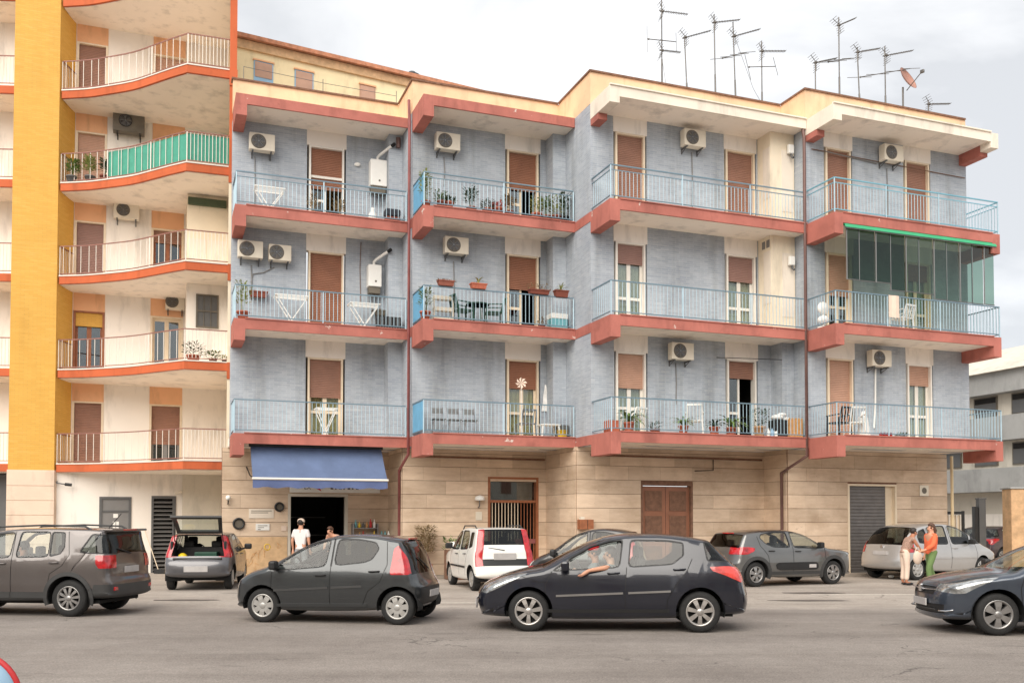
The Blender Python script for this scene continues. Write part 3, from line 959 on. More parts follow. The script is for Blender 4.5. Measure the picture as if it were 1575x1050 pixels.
def left_door(lv, k, shut, shmat, frame='cream_paint', inner='room_dark', leaves=None, blind=None, head=2.15):
    a, b = LDOORS[k]; z = LZ[lv]; zt = z + head; zc = LZ[lv + 1] - .26
    m = MB(); lbox(m, a, a + .07, -.02, .2, z, zt); lbox(m, b - .07, b, -.02, .2, z, zt); lbox(m, a + .07, b - .07, -.02, .2, zt - .05, zt)
    dr = m.build('balcony_door', frame, YEL, loc=lp(a, 0, z))
    m = MB(); lbox(m, a, b, -.015, .2, zt, zc); m.build('shutter_box', 'peach_panel', dr)
    a += .07; b -= .07; zt -= .05
    zs = zt - shut * (zt - z)
    if shut > 0:
        m = MB(); n = int((zt - zs) / .055); h = (zt - zs) / n
        for q in range(n):
            c = zs + q * h
            m.quad(lp(a, .09, c), lp(b, .09, c), lp(b, .078, c + h * .3), lp(a, .078, c + h * .3))
            m.quad(lp(a, .078, c + h * .3), lp(b, .078, c + h * .3), lp(b, .08, c + h * .86), lp(a, .08, c + h * .86))
            m.quad(lp(a, .08, c + h * .86), lp(b, .08, c + h * .86), lp(b, .09, c + h), lp(a, .09, c + h))
        m.build('shutter', shmat, dr)
    if blind:
        m = MB(); lbox(m, a, b, .05, .075, zt - .45, zt); m.build('blind', blind, dr)
    if shut < 1:
        leaf = (b - a) / 2
        for q in range(2):
            x0, x1 = a + q * leaf, a + (q + 1) * leaf
            m = MB(); lbox(m, x0, x0 + .07, .12, .17, z, zt); lbox(m, x1 - .07, x1, .12, .17, z, zt)
            lbox(m, x0 + .07, x1 - .07, .12, .17, z, z + .16); lbox(m, x0 + .07, x1 - .07, .12, .17, zt - .1, zt)
            m.build('leaf', leaves or frame, dr)
            m = MB(); lbox(m, x0 + .07, x1 - .07, .14, .146, z + .16, zt - .1); m.build('pane', 'window_glass', dr)
        m = MB()
        q = [lp(a - .1, .252, z), lp(b + .1, .252, z), lp(b + .1, 1.6, z), lp(a - .1, 1.6, z)]; h = Vector((0, 0, zc - z))
        m.quad(q[3], q[2], q[1], q[0]); m.quad(*[p + h for p in q]); m.quad(q[1], q[2], q[2] + h, q[1] + h); m.quad(q[2], q[3], q[3] + h, q[2] + h); m.quad(q[3], q[0], q[0] + h, q[3] + h)
        m.build('room', inner, dr)
left_door(5, 0, 1, 'shutter_brown'); left_door(5, 1, 1, 'shutter_tan')
left_door(4, 0, 1, 'shutter_tan'); left_door(4, 1, 1, 'shutter_tan')
left_door(3, 0, 1, 'shutter_grey_brown'); left_door(3, 1, .2, 'shutter_brown', leaves='brown_wood')
left_door(2, 0, 0, None, 'brown_wood', leaves='brown_wood', blind='yellow_brick'); left_door(2, 1, 0, None, 'cream_paint')
left_door(1, 0, 1, 'shutter_brown'); left_door(1, 1, .62, 'shutter_brown', leaves='grey_door')
# projecting closets at the right of the second and third floors
m = MB(); lbox(m, 3.5, T_END - .02, -2.6, -.01, LZ[2] + .002, LZ[3] - .262); cl = m.build('closet', 'white_plaster', YEL, loc=lp(4, -1, LZ[2]))
m = MB()
lbox(m, 3.78, 3.83, -2.64, -2.605, LZ[2] + 1.35, LZ[2] + 2.42); lbox(m, 4.42, 4.47, -2.64, -2.605, LZ[2] + 1.35, LZ[2] + 2.42)
for zz in (1.35, 1.86, 2.37): lbox(m, 3.83, 4.42, -2.64, -2.605, LZ[2] + zz, LZ[2] + zz + .05)
for tt in (4.01, 4.22): lbox(m, tt, tt + .02, -2.635, -2.61, LZ[2] + 1.40, LZ[2] + 2.37)
m.build('window_frame', 'unit_dark', cl)
m = MB(); lbox(m, 3.83, 4.42, -2.612, -2.602, LZ[2] + 1.4, LZ[2] + 2.37); m.build('pane', 'plastic_grey', cl)
m = MB(); lbox(m, 3.5, T_END - .02, -2.2, -.01, LZ[3] + .002, LZ[4] - .262); cl = m.build('closet', 'cream_plaster', YEL, loc=lp(4, -1, LZ[3]))
for a, b in ((3.56, 4.1), (4.14, 4.7)):
    m = MB(); lbox(m, a, b, -2.215, -2.2, LZ[3] + .05, LZ[3] + 1.3); m.build('closet_door', 'white_trim', cl)
m = MB(); lbox(m, 3.52, T_END - .2, -2.34, -2.2, LZ[4] - .62, LZ[4] - .40); m.build('rolled_awning', 'dark_green', cl)
# ground floor: white wall with a grey door and a louvred opening, beige wall at the right
m = MB()
for a, b, z0 in ((-.35, .94, 0), (.94, 1.90, 2.48), (1.90, 2.51, 0), (2.51, 3.27, 2.52), (3.27, 3.46, 0)):
    lbox(m, a, b, -.9, -.7, z0, 3.23)
lbox(m, -.35, 3.46, -.7, -.65, 0, 3.23)
gw = m.build('ground_wall', 'white_plaster', YEL)
m = MB(); lbox(m, 3.46, T_END + .05, -1.05, -.7, 0, 3.23); m.build('ground_wall', 'beige_plaster', YEL)
m = MB()
lbox(m, .94, 1.02, -.93, -.72, 0, 2.48); lbox(m, 1.82, 1.90, -.93, -.72, 0, 2.48); lbox(m, 1.02, 1.82, -.93, -.72, 2.4, 2.48); lbox(m, 1.02, 1.82, -.925, -.72, 1.98, 2.04)
dr = m.build('service_door', 'plastic_grey', YEL, loc=lp(1, -.9, 0))
m = MB(); lbox(m, 1.02, 1.82, -.90, -.86, .01, 1.98); lbox(m, 1.02, 1.82, -.89, -.85, 2.04, 2.4); m.build('door_leaf', 'grey_door', dr)
m = MB(); lbox(m, 1.36, 1.50, -.906, -.90, 1.80, 1.93); m.build('notice', 'plastic_white', dr)
for k in range(2):
    m = MB(); lbox(m, 1.35 + k * .10, 1.43 + k * .10, -.906, -.90, 1.44, 1.68); m.build('notice', 'plastic_white', dr)
m = MB(); lbox(m, 1.34, 1.54, -.909, -.901, 1.34, 1.45); m.build('notice', 'orange_stone', dr)
m = MB()
lbox(m, 2.51, 2.58, -.93, -.72, 0, 2.52); lbox(m, 3.16, 3.27, -.93, -.72, 0, 2.52); lbox(m, 2.58, 3.16, -.93, -.72, 2.43, 2.52)
lv_ = m.build('louvre_gate', 'plastic_grey', YEL, loc=lp(2.5, -.9, 0))
for k in range(17):
    m = MB(); z = .08 + k * .138
    q = [lp(2.58, -.91, z), lp(3.16, -.91, z), lp(3.16, -.84, z + .05), lp(2.58, -.84, z + .05)]
    m.hexa(q + [p + Vector((0, 0, .022)) for p in q]); m.build('slat', 'alloy_grey', lv_)
m = MB(); lbox(m, 2.58, 3.16, -.735, -.72, 0, 2.43); m.build('backing', 'room_dark', lv_)
# next loggia bay beyond the brick pier, cut by the frame
m = MB(); m.prism([(-21, 30.6), (-15.9, 30.9), (-15.9, 31.1), (-21, 31.1)], 0, 21.5); m.build('wall', 'white_plaster', YEL)
CV2 = [Vector((-21, 29.6, 0)), Vector((-18, 29.4, 0)), Vector((-16.6, 29.45, 0)), Vector((-15.76, 29.5, 0))]
for lv in range(1, 7):
    z = LZ[lv]
    m = MB(); m.prism([(-21, 29.68), (-18, 29.48), (-16.6, 29.53), (-15.8, 29.58), (-15.8, 30.9), (-21, 30.6)], z - .26, z - .01)
    sl = m.build('balcony_slab', 'soffit', YEL, loc=(-18, 29.5, z))
    m = MB(); strip(m, CV2, z - .24, z - .002, .078); m.build('slab_edge', 'orange_trim', sl)
    if lv < 6: railing([p + Vector((0, .05, 0)) for p in CV2], z + .035, .94, [CV2[2]], 'rail_brown', 'bar_white', False, YEL, gap=.105, bw=.016, rail_w=.035)
m = MB(); m.prism([(-19, 30.2), (-15.75, 30.3), (-15.75, 30.5), (-19, 30.5)], 0, 3.2); m.build('ground_shutter', 'plastic_grey', YEL)
# wall behind

# ------------------------------------------------------------------ cream attic building rising behind the blue block
ATT = thing('attic_building', 'cream building with a reddish sloping eave rising behind the blue block, upper left', 'building', (-5, 34, 0))
AO = Vector((-9.55, 31.6, 0)); aa = R(28); AU = Vector((math.cos(aa), math.sin(aa), 0)); AW = Vector((-math.sin(aa), math.cos(aa), 0))
def ap(t, d, z): return AO + AU * t + AW * d + Vector((0, 0, z))
def abox(mb, t0, t1, d0, d1, z0, z1):
    mb.hexa([ap(t0, d0, z0), ap(t1, d0, z0), ap(t1, d1, z0), ap(t0, d1, z0), ap(t0, d0, z1), ap(t1, d0, z1), ap(t1, d1, z1), ap(t0, d1, z1)])
AH = 18.24
m = MB(); abox(m, .1, 10.5, 0, 5, 13.0, AH); m.build('wall', 'neighbour_cream', ATT)
m = MB(); abox(m, .1, 10.6, -.10, 0, AH - .42, AH - .12); m.build('cornice', 'orange_stone', ATT)
m = MB()
q = [ap(.1, -.28, AH - .12), ap(10.7, -.28, AH - .12), ap(10.7, 5, AH + .5), ap(.1, 5, AH + .5)]
m.hexa(q + [p + Vector((0, 0, .14)) for p in q]); m.build('eave', 'roof_red', ATT)
for t0, t1, zz, blind in ((.75, 1.42, 17.5, .5), (2.17, 2.84, 17.5, .55), (4.55, 5.14, 17.5, 1)):
    m = MB(); abox(m, t0, t1, -.03, -.005, zz - 1.25, zz + .02); w_ = m.build('window', 'shutter_tan' if blind == 1 else 'sign_blue', ATT, loc=ap(t0, 0, zz))
    m = MB(); abox(m, t0 + .04, t1 - .04, -.05, -.031, zz - 1.2 * blind * .9, zz - .02); m.build('roller_blind', 'shutter_tan', w_)
    m = MB(); abox(m, t0 - .03, t1 + .03, -.07, -.001, zz + .02, zz + .07); m.build('lintel', 'peach_panel', w_)
m = MB(); m.tube([ap(7.2, -.06, 14.3), ap(7.2, -.06, 16.9)], .045, 6); m.build('vent_pipe', 'white_paint', ATT)
# low terrace wire along the parapet
m = MB()
m.tube([bp(0, .3, D + .1, 14.95), bp(0, 2.6, D + .1, 14.84), bp(0, 4.85, D + .1, 14.80)], .008, 4)
for t in (.3, 2.6, 4.85): m.tube([bp(0, t, D + .1, 14.53), bp(0, t, D + .1, 14.96)], .010, 4)
m.build('terrace_wire', 'antenna_metal', BLUE)
# black water tank on the roof
tk = thing('water_tank', 'black round water tank standing on the cream attic roof', 'tank', (-4.0, 37.2, 18.45))
m = MB(); m.lathe([(.40, -.35), (.40, .52), (.45, .56), (.45, .68), (.40, .71), (.40, .95), (.32, 1.05), (.0, 1.09)], 20); local('tank_body', m, 'plastic_black', tk)
m = MB(); m.lathe([(.14, 1.07), (.14, 1.18), (0, 1.19)], 12); local('lid', m, 'plastic_grey', tk)

# ------------------------------------------------------------------ pale banded building across the side street at the right
RIG = thing('banded_building', 'pale modern building with grey horizontal bands across the side street, far right', 'building', (22, 40, 0))
RO = Vector((21.6, 40, 0))
def rp_(s, d, z): return RO + W * s + U * d + Vector((0, 0, z))     # s into the distance, d to the right
def rbx(mb, s0, s1, d0, d1, z0, z1):
    mb.hexa([rp_(s0, d0, z0), rp_(s1, d0, z0), rp_(s1, d1, z0), rp_(s0, d1, z0), rp_(s0, d0, z1), rp_(s1, d0, z1), rp_(s1, d1, z1), rp_(s0, d1, z1)])
m = MB(); rbx(m, -6, 10, 0, 6, 0, 8.0); m.build('wall', 'beige_plaster', RIG)
for z0, z1, dd in ((2.95, 3.95, .9), (5.15, 6.2, .55), (7.2, 8.1, .55)):
    m = MB(); rbx(m, -6, 10, -dd, -.01, z0, z1); m.build('band', 'grey_render', RIG)
for z0, z1 in ((4.1, 5.05), (6.25, 7.15)):
    for s in (-2.9, -.9, 1.1, 3.1):
        m = MB(); rbx(m, s, s + 1.25, -.05, -.005, z0, z1); w_ = m.build('window', 'unit_dark', RIG, loc=rp_(s, 0, z0))
        m = MB(); rbx(m, s + .06, s + 1.19, -.062, -.052, z1 - .28, z1 - .05); m.build('opening', 'room_dark', w_)
        m = MB(); rbx(m, s + .06, s + 1.19, -.062, -.052, z0 + .05, z1 - .30); m.build('shutter', 'plastic_grey', w_)
m = MB()
q = [rp_(-6, -1.0, 8.1), rp_(-6, 6, 8.1), rp_(-6, 6, 10.0), rp_(-6, 3.2, 10.0)]
m.hexa([rp_(-6, -.8, 8.11), rp_(10, -.8, 8.11), rp_(10, 5, 8.11), rp_(-6, 5, 8.11), rp_(-6, 2.6, 9.7), rp_(10, 2.6, 9.7), rp_(10, 5, 9.7), rp_(-6, 5, 9.7)])
m.build('roof', 'beige_plaster', RIG)
m = MB(); rbx(m, -3.4, -1.6, .7, 2.2, 8.5, 9.5); m.build('dormer', 'room_dark', RIG)
m = MB(); rbx(m, -6, 10, -.05, -.002, .3, 2.0); m.build('ground_panel', 'white_plaster', RIG)

# sandy stone pillar at the right edge
pil = thing('stone_pillar', 'sandy orange stone gate pillar with graffiti at the right edge', 'pillar', (17.65, 32.2, 0))
m = MB(); m.rbox(-.75, .85, -.3, .3, 0, 2.78, .02); local('shaft', m, 'orange_stone', pil)
m = MB(); m.rbox(-.80, .90, -.35, .35, 2.781, 2.84, .015); local('cap', m, 'grey_render', pil)
m = MB()
for k in range(7):
    a = k * .9; x = -.15 + .09 * k; m.tube([(x, -.302, 1.55 + .12 * math.sin(a)), (x + .05, -.302, 1.7 + .1 * math.cos(a)), (x + .10, -.302, 1.5 + .1 * math.sin(a * 2))], .012, 4)
local('graffiti', m, 'sign_ink', pil)

# iron gate between the blue block and the street behind
gt = thing('iron_gate', 'pale iron bar gate beside the blue block, behind the silver car', 'gate', (15.3, 33.2, 0))
m = MB(); m.box(-.62, -.54, -.04, .04, 0, 2.05); m.box(.54, .62, -.04, .04, 0, 2.05); m.box(-.54, .54, -.03, .03, 1.93, 2.03); m.box(-.54, .54, -.03, .03, .12, .2); local('gate_frame', m, 'dark_metal', gt)
for k in range(8):
    m = MB(); x = -.47 + k * .134; m.box(x, x + .035, -.02, .02, .2, 1.93); local('bar', m, 'bar_white', gt)
m = MB(); m.box(-.54, .54, .05, .06, .15, 1.9); local('sheet', m, 'cream_paint', gt)
gp = thing('gate_post', 'tall dark grey square post at the edge of the iron gate', 'post', (16.25, 33.0, 0))
m = MB(); m.box(-.1, .02, -.1, .1, 0, 2.2); local('post_body', m, 'dark_metal', gp)
m = MB(); m.box(.05, .28, -.12, .12, 0, 2.45); m.box(.03, .30, -.14, .14, 2.451, 2.5); local('post_panel', m, 'plastic_grey', gp)
# ------------------------------------------------------------------ cars
QS = [0, .14, .28, .42, .55, .66, .75, .82, .87, .91, .945, .975, 1.0]
def lerp_tab(tab, x):
    if x <= tab[0][0]: return tab[0][1]
    for (a, va), (b, vb) in zip(tab, tab[1:]):
        if x <= b:
            t = (x - a) / (b - a); t = t * t * (3 - 2 * t) if False else t
            return va + (vb - va) * t
    return tab[-1][1]

def in_poly(p, poly):
    x, y = p; c = False; j = len(poly) - 1
    for i in range(len(poly)):
        xi, yi = poly[i]; xj, yj = poly[j]
        if (yi > y) != (yj > y) and x < (xj - xi) * (y - yi) / (yj - yi) + xi: c = not c
        j = i
    return c

def grow(poly, d):
    """polygon moved outwards by d"""
    n = len(poly)
    ar = sum(poly[i][0] * poly[(i + 1) % n][1] - poly[(i + 1) % n][0] * poly[i][1] for i in range(n))
    s = 1 if ar > 0 else -1; out = []
    for i in range(n):
        p = Vector(poly[i - 1]); q = Vector(poly[i]); r = Vector(poly[(i + 1) % n])
        a = (q - p).normalized(); b = (r - q).normalized()
        na = Vector((a.y, -a.x)) * s; nb = Vector((b.y, -b.x)) * s
        m = (na + nb); l = m.length
        m = m / l if l > 1e-6 else na
        k = min(2.0, 1 / max(.35, m.dot(na)))
        out.append(tuple(q + m * d * k))
    return out

def round_poly(poly, n=3, amt=.16):
    out = []; N = len(poly)
    for i in range(N):
        p = Vector(poly[i - 1]); q = Vector(poly[i]); r = Vector(poly[(i + 1) % N])
        a = q.lerp(p, min(.45, amt * .5 / max(.01, (p - q).length) if False else amt)); b = q.lerp(r, amt)
        for k in range(n + 1):
            t = k / n; out.append(tuple((1 - t) ** 2 * a + 2 * t * (1 - t) * q + t * t * b))
    return out

def cut_poly(bm, poly, ymin=0):
    xs = [p[0] for p in poly]; zs = [p[1] for p in poly]
    bx0, bx1, bz0, bz1 = min(xs) - .01, max(xs) + .01, min(zs) - .01, max(zs) + .01
    cand = []
    for f in bm.faces:
        cs = [v.co for v in f.verts]
        if max(abs(c.y) for c in cs) < ymin: continue
        if max(c.x for c in cs) < bx0 or min(c.x for c in cs) > bx1 or max(c.z for c in cs) < bz0 or min(c.z for c in cs) > bz1: continue
        cand.append(f)
    n = len(poly)
    for i in range(n):
        a, b = poly[i], poly[(i + 1) % n]
        ex0, ex1 = min(a[0], b[0]) - .004, max(a[0], b[0]) + .004
        ez0, ez1 = min(a[1], b[1]) - .004, max(a[1], b[1]) + .004
        hit = []; rest = []
        for f in cand:
            if not f.is_valid: continue
            cs = [v.co for v in f.verts]
            if max(c.x for c in cs) < ex0 or min(c.x for c in cs) > ex1 or max(c.z for c in cs) < ez0 or min(c.z for c in cs) > ez1: rest.append(f)
            else: hit.append(f)
        if not hit: cand = rest; continue
        dx, dz = b[0] - a[0], b[1] - a[1]
        if math.hypot(dx, dz) < 1e-5: continue
        geom = list(set(hit) | set(e for f in hit for e in f.edges) | set(v for f in hit for v in f.verts))
        r = bmesh.ops.bisect_plane(bm, geom=geom, dist=1e-5, plane_co=(a[0], 0, a[1]), plane_no=(dz, 0, -dx))
        cand = rest + [g for g in r['geom'] if isinstance(g, bmesh.types.BMFace)]

def circle(cx, cz, r, n=28, a0=0, a1=360):
    return [(cx + r * math.cos(R(a0 + (a1 - a0) * k / n)), cz + r * math.sin(R(a0 + (a1 - a0) * k / n))) for k in range(n)]

def make_wheel(parent, x, y, r, side, style):
    """side -1: outer face towards -y"""
    spokes, mat, rimf = style['spokes'], style['mat'], style.get('rim', .66)
    w = style.get('w', .20); s = side
    wl = empty('wheel', (x, y, r)); wl.parent = parent
    rr = r * rimf
    m = MB()
    prof = [(rr, -w * .5), (rr + .02, -w * .52), (r * .90, -w * .5), (r * .975, -w * .40), (r, -w * .28), (r, w * .28), (r * .975, w * .40), (r * .90, w * .5), (rr + .02, w * .5), (rr, w * .45)]
    m.lathe(prof, 36, (0, 0, 0), 'Y', cap=False); local('tyre', m, 'tyre', wl)
    m = MB(); f = s * w * .5
    sg = s
    m.lathe([(rr + .006, f * 1.0), (rr + .004, f * 1.06), (rr - .012, f * 1.06), (rr - .03, f * .8), (rr - .035, -f * .6)], 36, (0, 0, 0), 'Y', cap=False)
    # spokes
    for k in range(spokes):
        a = 2 * math.pi * k / spokes + style.get('rot', .3)
        wi, wo = style.get('wi', .035), style.get('wo', .05)
        r0, r1 = .03, rr - .02
        pts = []
        for rad, hw, dep in ((r0, wi, f * 1.0), (rr * .55, (wi + wo) / 2 * style.get('waist', 1), f * 1.04), (r1, wo, f * .96)):
            ca, sa = math.cos(a), math.sin(a)
            for q in (-1, 1): pts.append((rad * ca - q * hw * sa, dep, rad * sa + q * hw * ca))
        back = [(p[0], p[1] - s * .035, p[2]) for p in pts]
        fs = [(0, 1, 3, 2), (2, 3, 5, 4), (0, 2, 8, 6), (2, 4, 10, 8), (1, 7, 9, 3), (3, 9, 11, 5)]
        m.add(pts + back, fs)
    m.lathe([(.0, f * 1.1), (.045, f * 1.09), (.055, f * 1.0), (.055, f * .8)], 16, (0, 0, 0), 'Y', cap=False)
    local('rim', m, mat, wl)
    m = MB(); m.lathe([(0, f * .35), (rr - .03, f * .32)], 24, (0, 0, 0), 'Y', cap=False); local('brake_shade_disc', m, 'wheel_well', wl)  # near-black disc: brake, with the shade behind the spokes painted in
    return wl

def make_car(name, label, spec, loc, rz, group='cars in the street'):
    """spec: see the tables below. local x runs from nose to tail, y across, z up."""
    root = thing(name, label, 'car', loc, rz, group)
    L, HW = spec['L'], spec['W'] / 2
    cx = L / 2
    paint = spec['paint']
    # --- contour, subdivided between control points
    ctrl = spec['contour']                      # (x, z, shrink)
    N = len(ctrl); pts = []
    sub = 3
    for i in range(N):
        p = [Vector(ctrl[(i + k - 1) % N]) for k in range(4)]
        for q in range(sub):
            t = q / sub
            v = .5 * ((2 * p[1]) + (p[2] - p[0]) * t + (2 * p[0] - 5 * p[1] + 4 * p[2] - p[3]) * t * t + (3 * p[1] - p[0] - 3 * p[2] + p[3]) * t ** 3)
            # soften the spline a little towards the chord so it cannot overshoot
            v = v.lerp(p[1].lerp(p[2], t), .25)
            pts.append((v.x, v.y, max(.01, v.z), i))
    M = len(pts)
    nrm = []
    for k in range(M):
        a, b = pts[k - 1], pts[(k + 1) % M]
        d = Vector((b[0] - a[0], b[1] - a[1])).normalized()
        nrm.append(Vector((-d.y, d.x)))         # contour runs nose-bottom, up, over, down: outward is left of travel
    belt = spec['vert']
    def width(x, z):
        w = HW * lerp_tab(belt, z)
        tf, tr = spec.get('taper', (.16, .12))
        if x < L * .28: w *= 1 - tf * ((L * .28 - x) / (L * .28)) ** 2
        if x > L * .70: w *= 1 - tr * ((x - L * .70) / (L * .30)) ** 2
        return w
    bm = bmesh.new()
    seg = bm.faces.layers.int.new('seg'); rng = bm.faces.layers.int.new('ring')
    rings = []; pexp = spec.get('p', 2.6)
    for q in QS:
        row = []
        for k in range(M):
            x, z, S, i = pts[k]
            o = S * (1 - (1 - q ** pexp) ** (1 / pexp))
            px, pz = x - nrm[k].x * o, z - nrm[k].y * o * min(1, .10 / S)
            row.append((px, q * width(px, pz), pz))
        rings.append(row)
    # side fill towards a spine
    sx0, sx1, sz = L * .22, L * .78, .62
    fill = []
    for s_ in (.12, .26, .42, .58, .74, .88, 1.0):
        row = []
        for k in range(M):
            x, _, z = rings[len(QS) - 1][k]
            tx = min(sx1, max(sx0, x)); tz = sz
            nx, nz = x + (tx - x) * s_, z + (tz - z) * s_
            row.append((nx, width(nx, nz), nz))
        fill.append(row)
    allr = rings + fill
    for sgn in (1, -1):
        vv = []
        for ri, row in enumerate(allr):
            vv.append([bm.verts.new((x, y * sgn, z)) for x, y, z in row])
        for ri in range(len(allr) - 1):
            for k in range(M):
                k2 = (k + 1) % M
                vs = [vv[ri][k], vv[ri][k2], vv[ri + 1][k2], vv[ri + 1][k]]
                if sgn < 0: vs = vs[::-1]
                try: f = bm.faces.new(vs)
                except ValueError: continue
                f[seg] = pts[k][3]; f[rng] = ri; f.smooth = True
    bmesh.ops.remove_doubles(bm, verts=bm.verts, dist=.0008)
    bm.normal_update()
    # --- cuts in side view
    r_w = spec['r']; axles = spec['axles']
    arch = spec.get('arch', r_w + .055)
    polys = []
    for nm, mat_, poly, opt in spec['side']:
        rp_poly = round_poly(poly, 2, opt.get('round', .14)) if opt.get('round', .14) > 0 else poly
        polys.append((nm, mat_, rp_poly, opt))
    arches = [circle(ax, r_w + .01, arch) for ax in axles]
    lines = []
    for pl, wd_ in spec.get('lines', []):
        # thin shut line as a polygon
        left, right = [], []
        for i in range(len(pl)):
            a = Vector(pl[max(0, i - 1)]); b = Vector(pl[min(len(pl) - 1, i + 1)]); d = (b - a).normalized(); n2 = Vector((-d.y, d.x)) * wd_ / 2
            left.append(tuple(Vector(pl[i]) + n2)); right.append(tuple(Vector(pl[i]) - n2))
        lines.append(left + right[::-1])
    for nm, mat_, poly, opt in polys:
        if opt.get('seal'): cut_poly(bm, grow(poly, opt['seal']), opt.get('ymin', .3) * HW)
        cut_poly(bm, poly, opt.get('ymin', .3) * HW)
    for a in arches: cut_poly(bm, a, .45 * HW)
    for l in lines: cut_poly(bm, l, .5 * HW)
    bm.normal_update(); bm.verts.index_update()
    vn = {v: v.normal.copy() for v in bm.verts}
    # --- sort faces into regions
    groups = {}
    top = spec.get('top', [])
    for f in bm.faces:
        c = f.calc_center_median(); n = f.normal; ay = abs(c.y)
        key = None
        if ay > .45 * HW and any(in_poly((c.x, c.z), a) for a in arches): continue
        if f[rng] < len(QS) - 1 or True:
            for nm, mat_, s0, s1, q0, q1, opt in top:
                if f[rng] >= len(QS) - 1: break
                q = QS[f[rng]]
                if s0 <= f[seg] <= s1 and q0 <= q < q1:
                    key = ('drop',) if opt.get('drop') else (nm, mat_, (1 if c.y > 0 else -1) if q0 > 0 else 0, opt.get('inset', 0)); break
        if key == ('drop',): continue
        if key is None or spec.get('side_wins'):
            for nm, mat_, poly, opt in polys:
                if ay < opt.get('ymin', .3) * HW or abs(n.y) < opt.get('ny', .25): continue
                if 'xr' in opt and not (opt['xr'][0] <= c.x <= opt['xr'][1]): continue
                if in_poly((c.x, c.z), poly):
                    key = (nm, mat_, 1 if c.y > 0 else -1, opt.get('inset', 0), opt.get('id', 0)); break
                if opt.get('seal') and in_poly((c.x, c.z), grow(poly, opt['seal'])):
                    key = ('window_seal', 'trim_black', 1 if c.y > 0 else -1, .002, opt.get('id', 0)); break
        if key is None:
            if abs(n.y) > .3 and ay > .5 * HW:
                for li, l in enumerate(lines):
                    if in_poly((c.x, c.z), l): key = ('shut_line', 'trim_black', 1 if c.y > 0 else -1, .008, li); break
        if key is None: key = ('body', spec.get('roofpaint', paint) if (spec.get('roofpaint') and c.z > spec['rooflim'] ) else paint, 0, 0)
        groups.setdefault(key, []).append(f)
    def emit(nm, mat_, faces, inset, parent, flip=False):
        vs = {}; co = []; fl = []; nn = []
        for f in faces:
            idx = []
            for v in f.verts:
                if v not in vs:
                    vs[v] = len(co); p = v.co - vn[v] * inset; co.append((p.x - cx, p.y, p.z)); nn.append(vn[v] if not flip else -vn[v])
                idx.append(vs[v])
            fl.append(idx[::-1] if flip else idx)
        me = bpy.data.meshes.new(nm); me.from_pydata(co, [], fl)
        me.materials.append(MATS[mat_])
        me.polygons.foreach_set('use_smooth', [True] * len(fl))
        me.normals_split_custom_set_from_vertices([tuple(x) for x in nn])
        me.update()
        o = bpy.data.objects.new(nm, me); COL.objects.link(o); o.parent = parent
        return o
    shell = []
    for key, fs in groups.items():
        nm, mat_, inset = key[0], key[1], key[3]
        emit(nm, mat_, fs, inset, root)
        if 'glass' not in mat_ and nm not in ('shut_line',) : shell += fs
    o = emit('lining', 'lining', [f for f in shell if (lambda c_: c_.z > .5 and L * .2 < c_.x < L * .93)(f.calc_center_median())], .03, root, True)
    bm.free()
    # --- wheel wells, wheels, arch trim
    for ax in axles:
        for s in (-1, 1):
            m = MB(); y1 = width(ax, .6) - .03; n = 20
            va = [(ax - cx + (arch + .012) * math.cos(math.pi * 2 * k / n), max(.23, r_w + .01 + (arch + .012) * math.sin(math.pi * 2 * k / n))) for k in range(n)]
            keep = [k for k in range(n) if va[k][1] > .16]
            for k in range(n):
                a, b = va[k], va[(k + 1) % n]
                if a[1] < .24 and b[1] < .24: continue
                m.quad((a[0], s * y1, a[1]), (b[0], s * y1, b[1]), (b[0], s * HW * .5, b[1]), (a[0], s * HW * .5, a[1]))
            m.add([(p[0], s * HW * .5, p[1]) for p in va], [tuple(range(n))])
            local('wheel_well', m, 'wheel_well', root)
            if spec.get('cladding'):
                m = MB(); wcl = spec['cladding']; n = 24; pr_ = []
                for k in range(n + 1):
                    a = R(-18 + 216 * k / n); pr_.append((math.cos(a), math.sin(a)))
                for (c0, s0), (c1, s1) in zip(pr_, pr_[1:]):
                    def wp(c_, s__, rad, off): 
                        x_, z_ = ax + rad * c_, r_w + .01 + rad * s__
                        return (x_ - cx, s * (width(x_, z_) + off), z_)
                    ra, rb = arch - .004, arch + wcl
                    m.quad(wp(c0, s0, ra, .014), wp(c1, s1, ra, .014), wp(c1, s1, rb, .012), wp(c0, s0, rb, .012))
                    m.quad(wp(c0, s0, ra, -.03), wp(c1, s1, ra, -.03), wp(c1, s1, ra, .014), wp(c0, s0, ra, .014))
                    m.quad(wp(c0, s0, rb, .012), wp(c1, s1, rb, .012), wp(c1, s1, rb, -.01), wp(c0, s0, rb, -.01))
                local('arch_trim', m, spec.get('cladmat', 'trim_grey'), root)
            make_wheel(root, ax - cx, s * (width(ax, .5) - .035 - spec['wheel'].get('w', .2) / 2), r_w, s, spec['wheel'])
    # --- floor, seats, dash, steering wheel
    m = MB(); m.box(-cx + .5, L - cx - .3, -HW * .8, HW * .8, .24, .30); local('floor_pan', m, 'wheel_well', root)
    fx = spec.get('seat_x', L * .45); sm = spec.get('seat', 'seat_grey'); sw = HW * .42
    for s in (-1, 1):
        m = MB(); y = s * HW * .42
        m.rbox(fx - .25 - cx, fx + .28 - cx, y - .24, y + .24, .34, .56, .06)
        b = MB(); b.rbox(fx + .18 - cx, fx + .36 - cx, y - .23, y + .23, .5, 1.12, .06)
        b.v = [(x + (z - .5) * .22, yy, z) for x, yy, z in b.v]
        m.add(b.v, b.f)
        h = MB(); h.rbox(fx + .34 - cx, fx + .44 - cx, y - .12, y + .12, 1.10, 1.30, .04); m.add(h.v, h.f)
        local('front_seat', m, sm, root)
    bx = spec.get('bench_x', fx + .95)
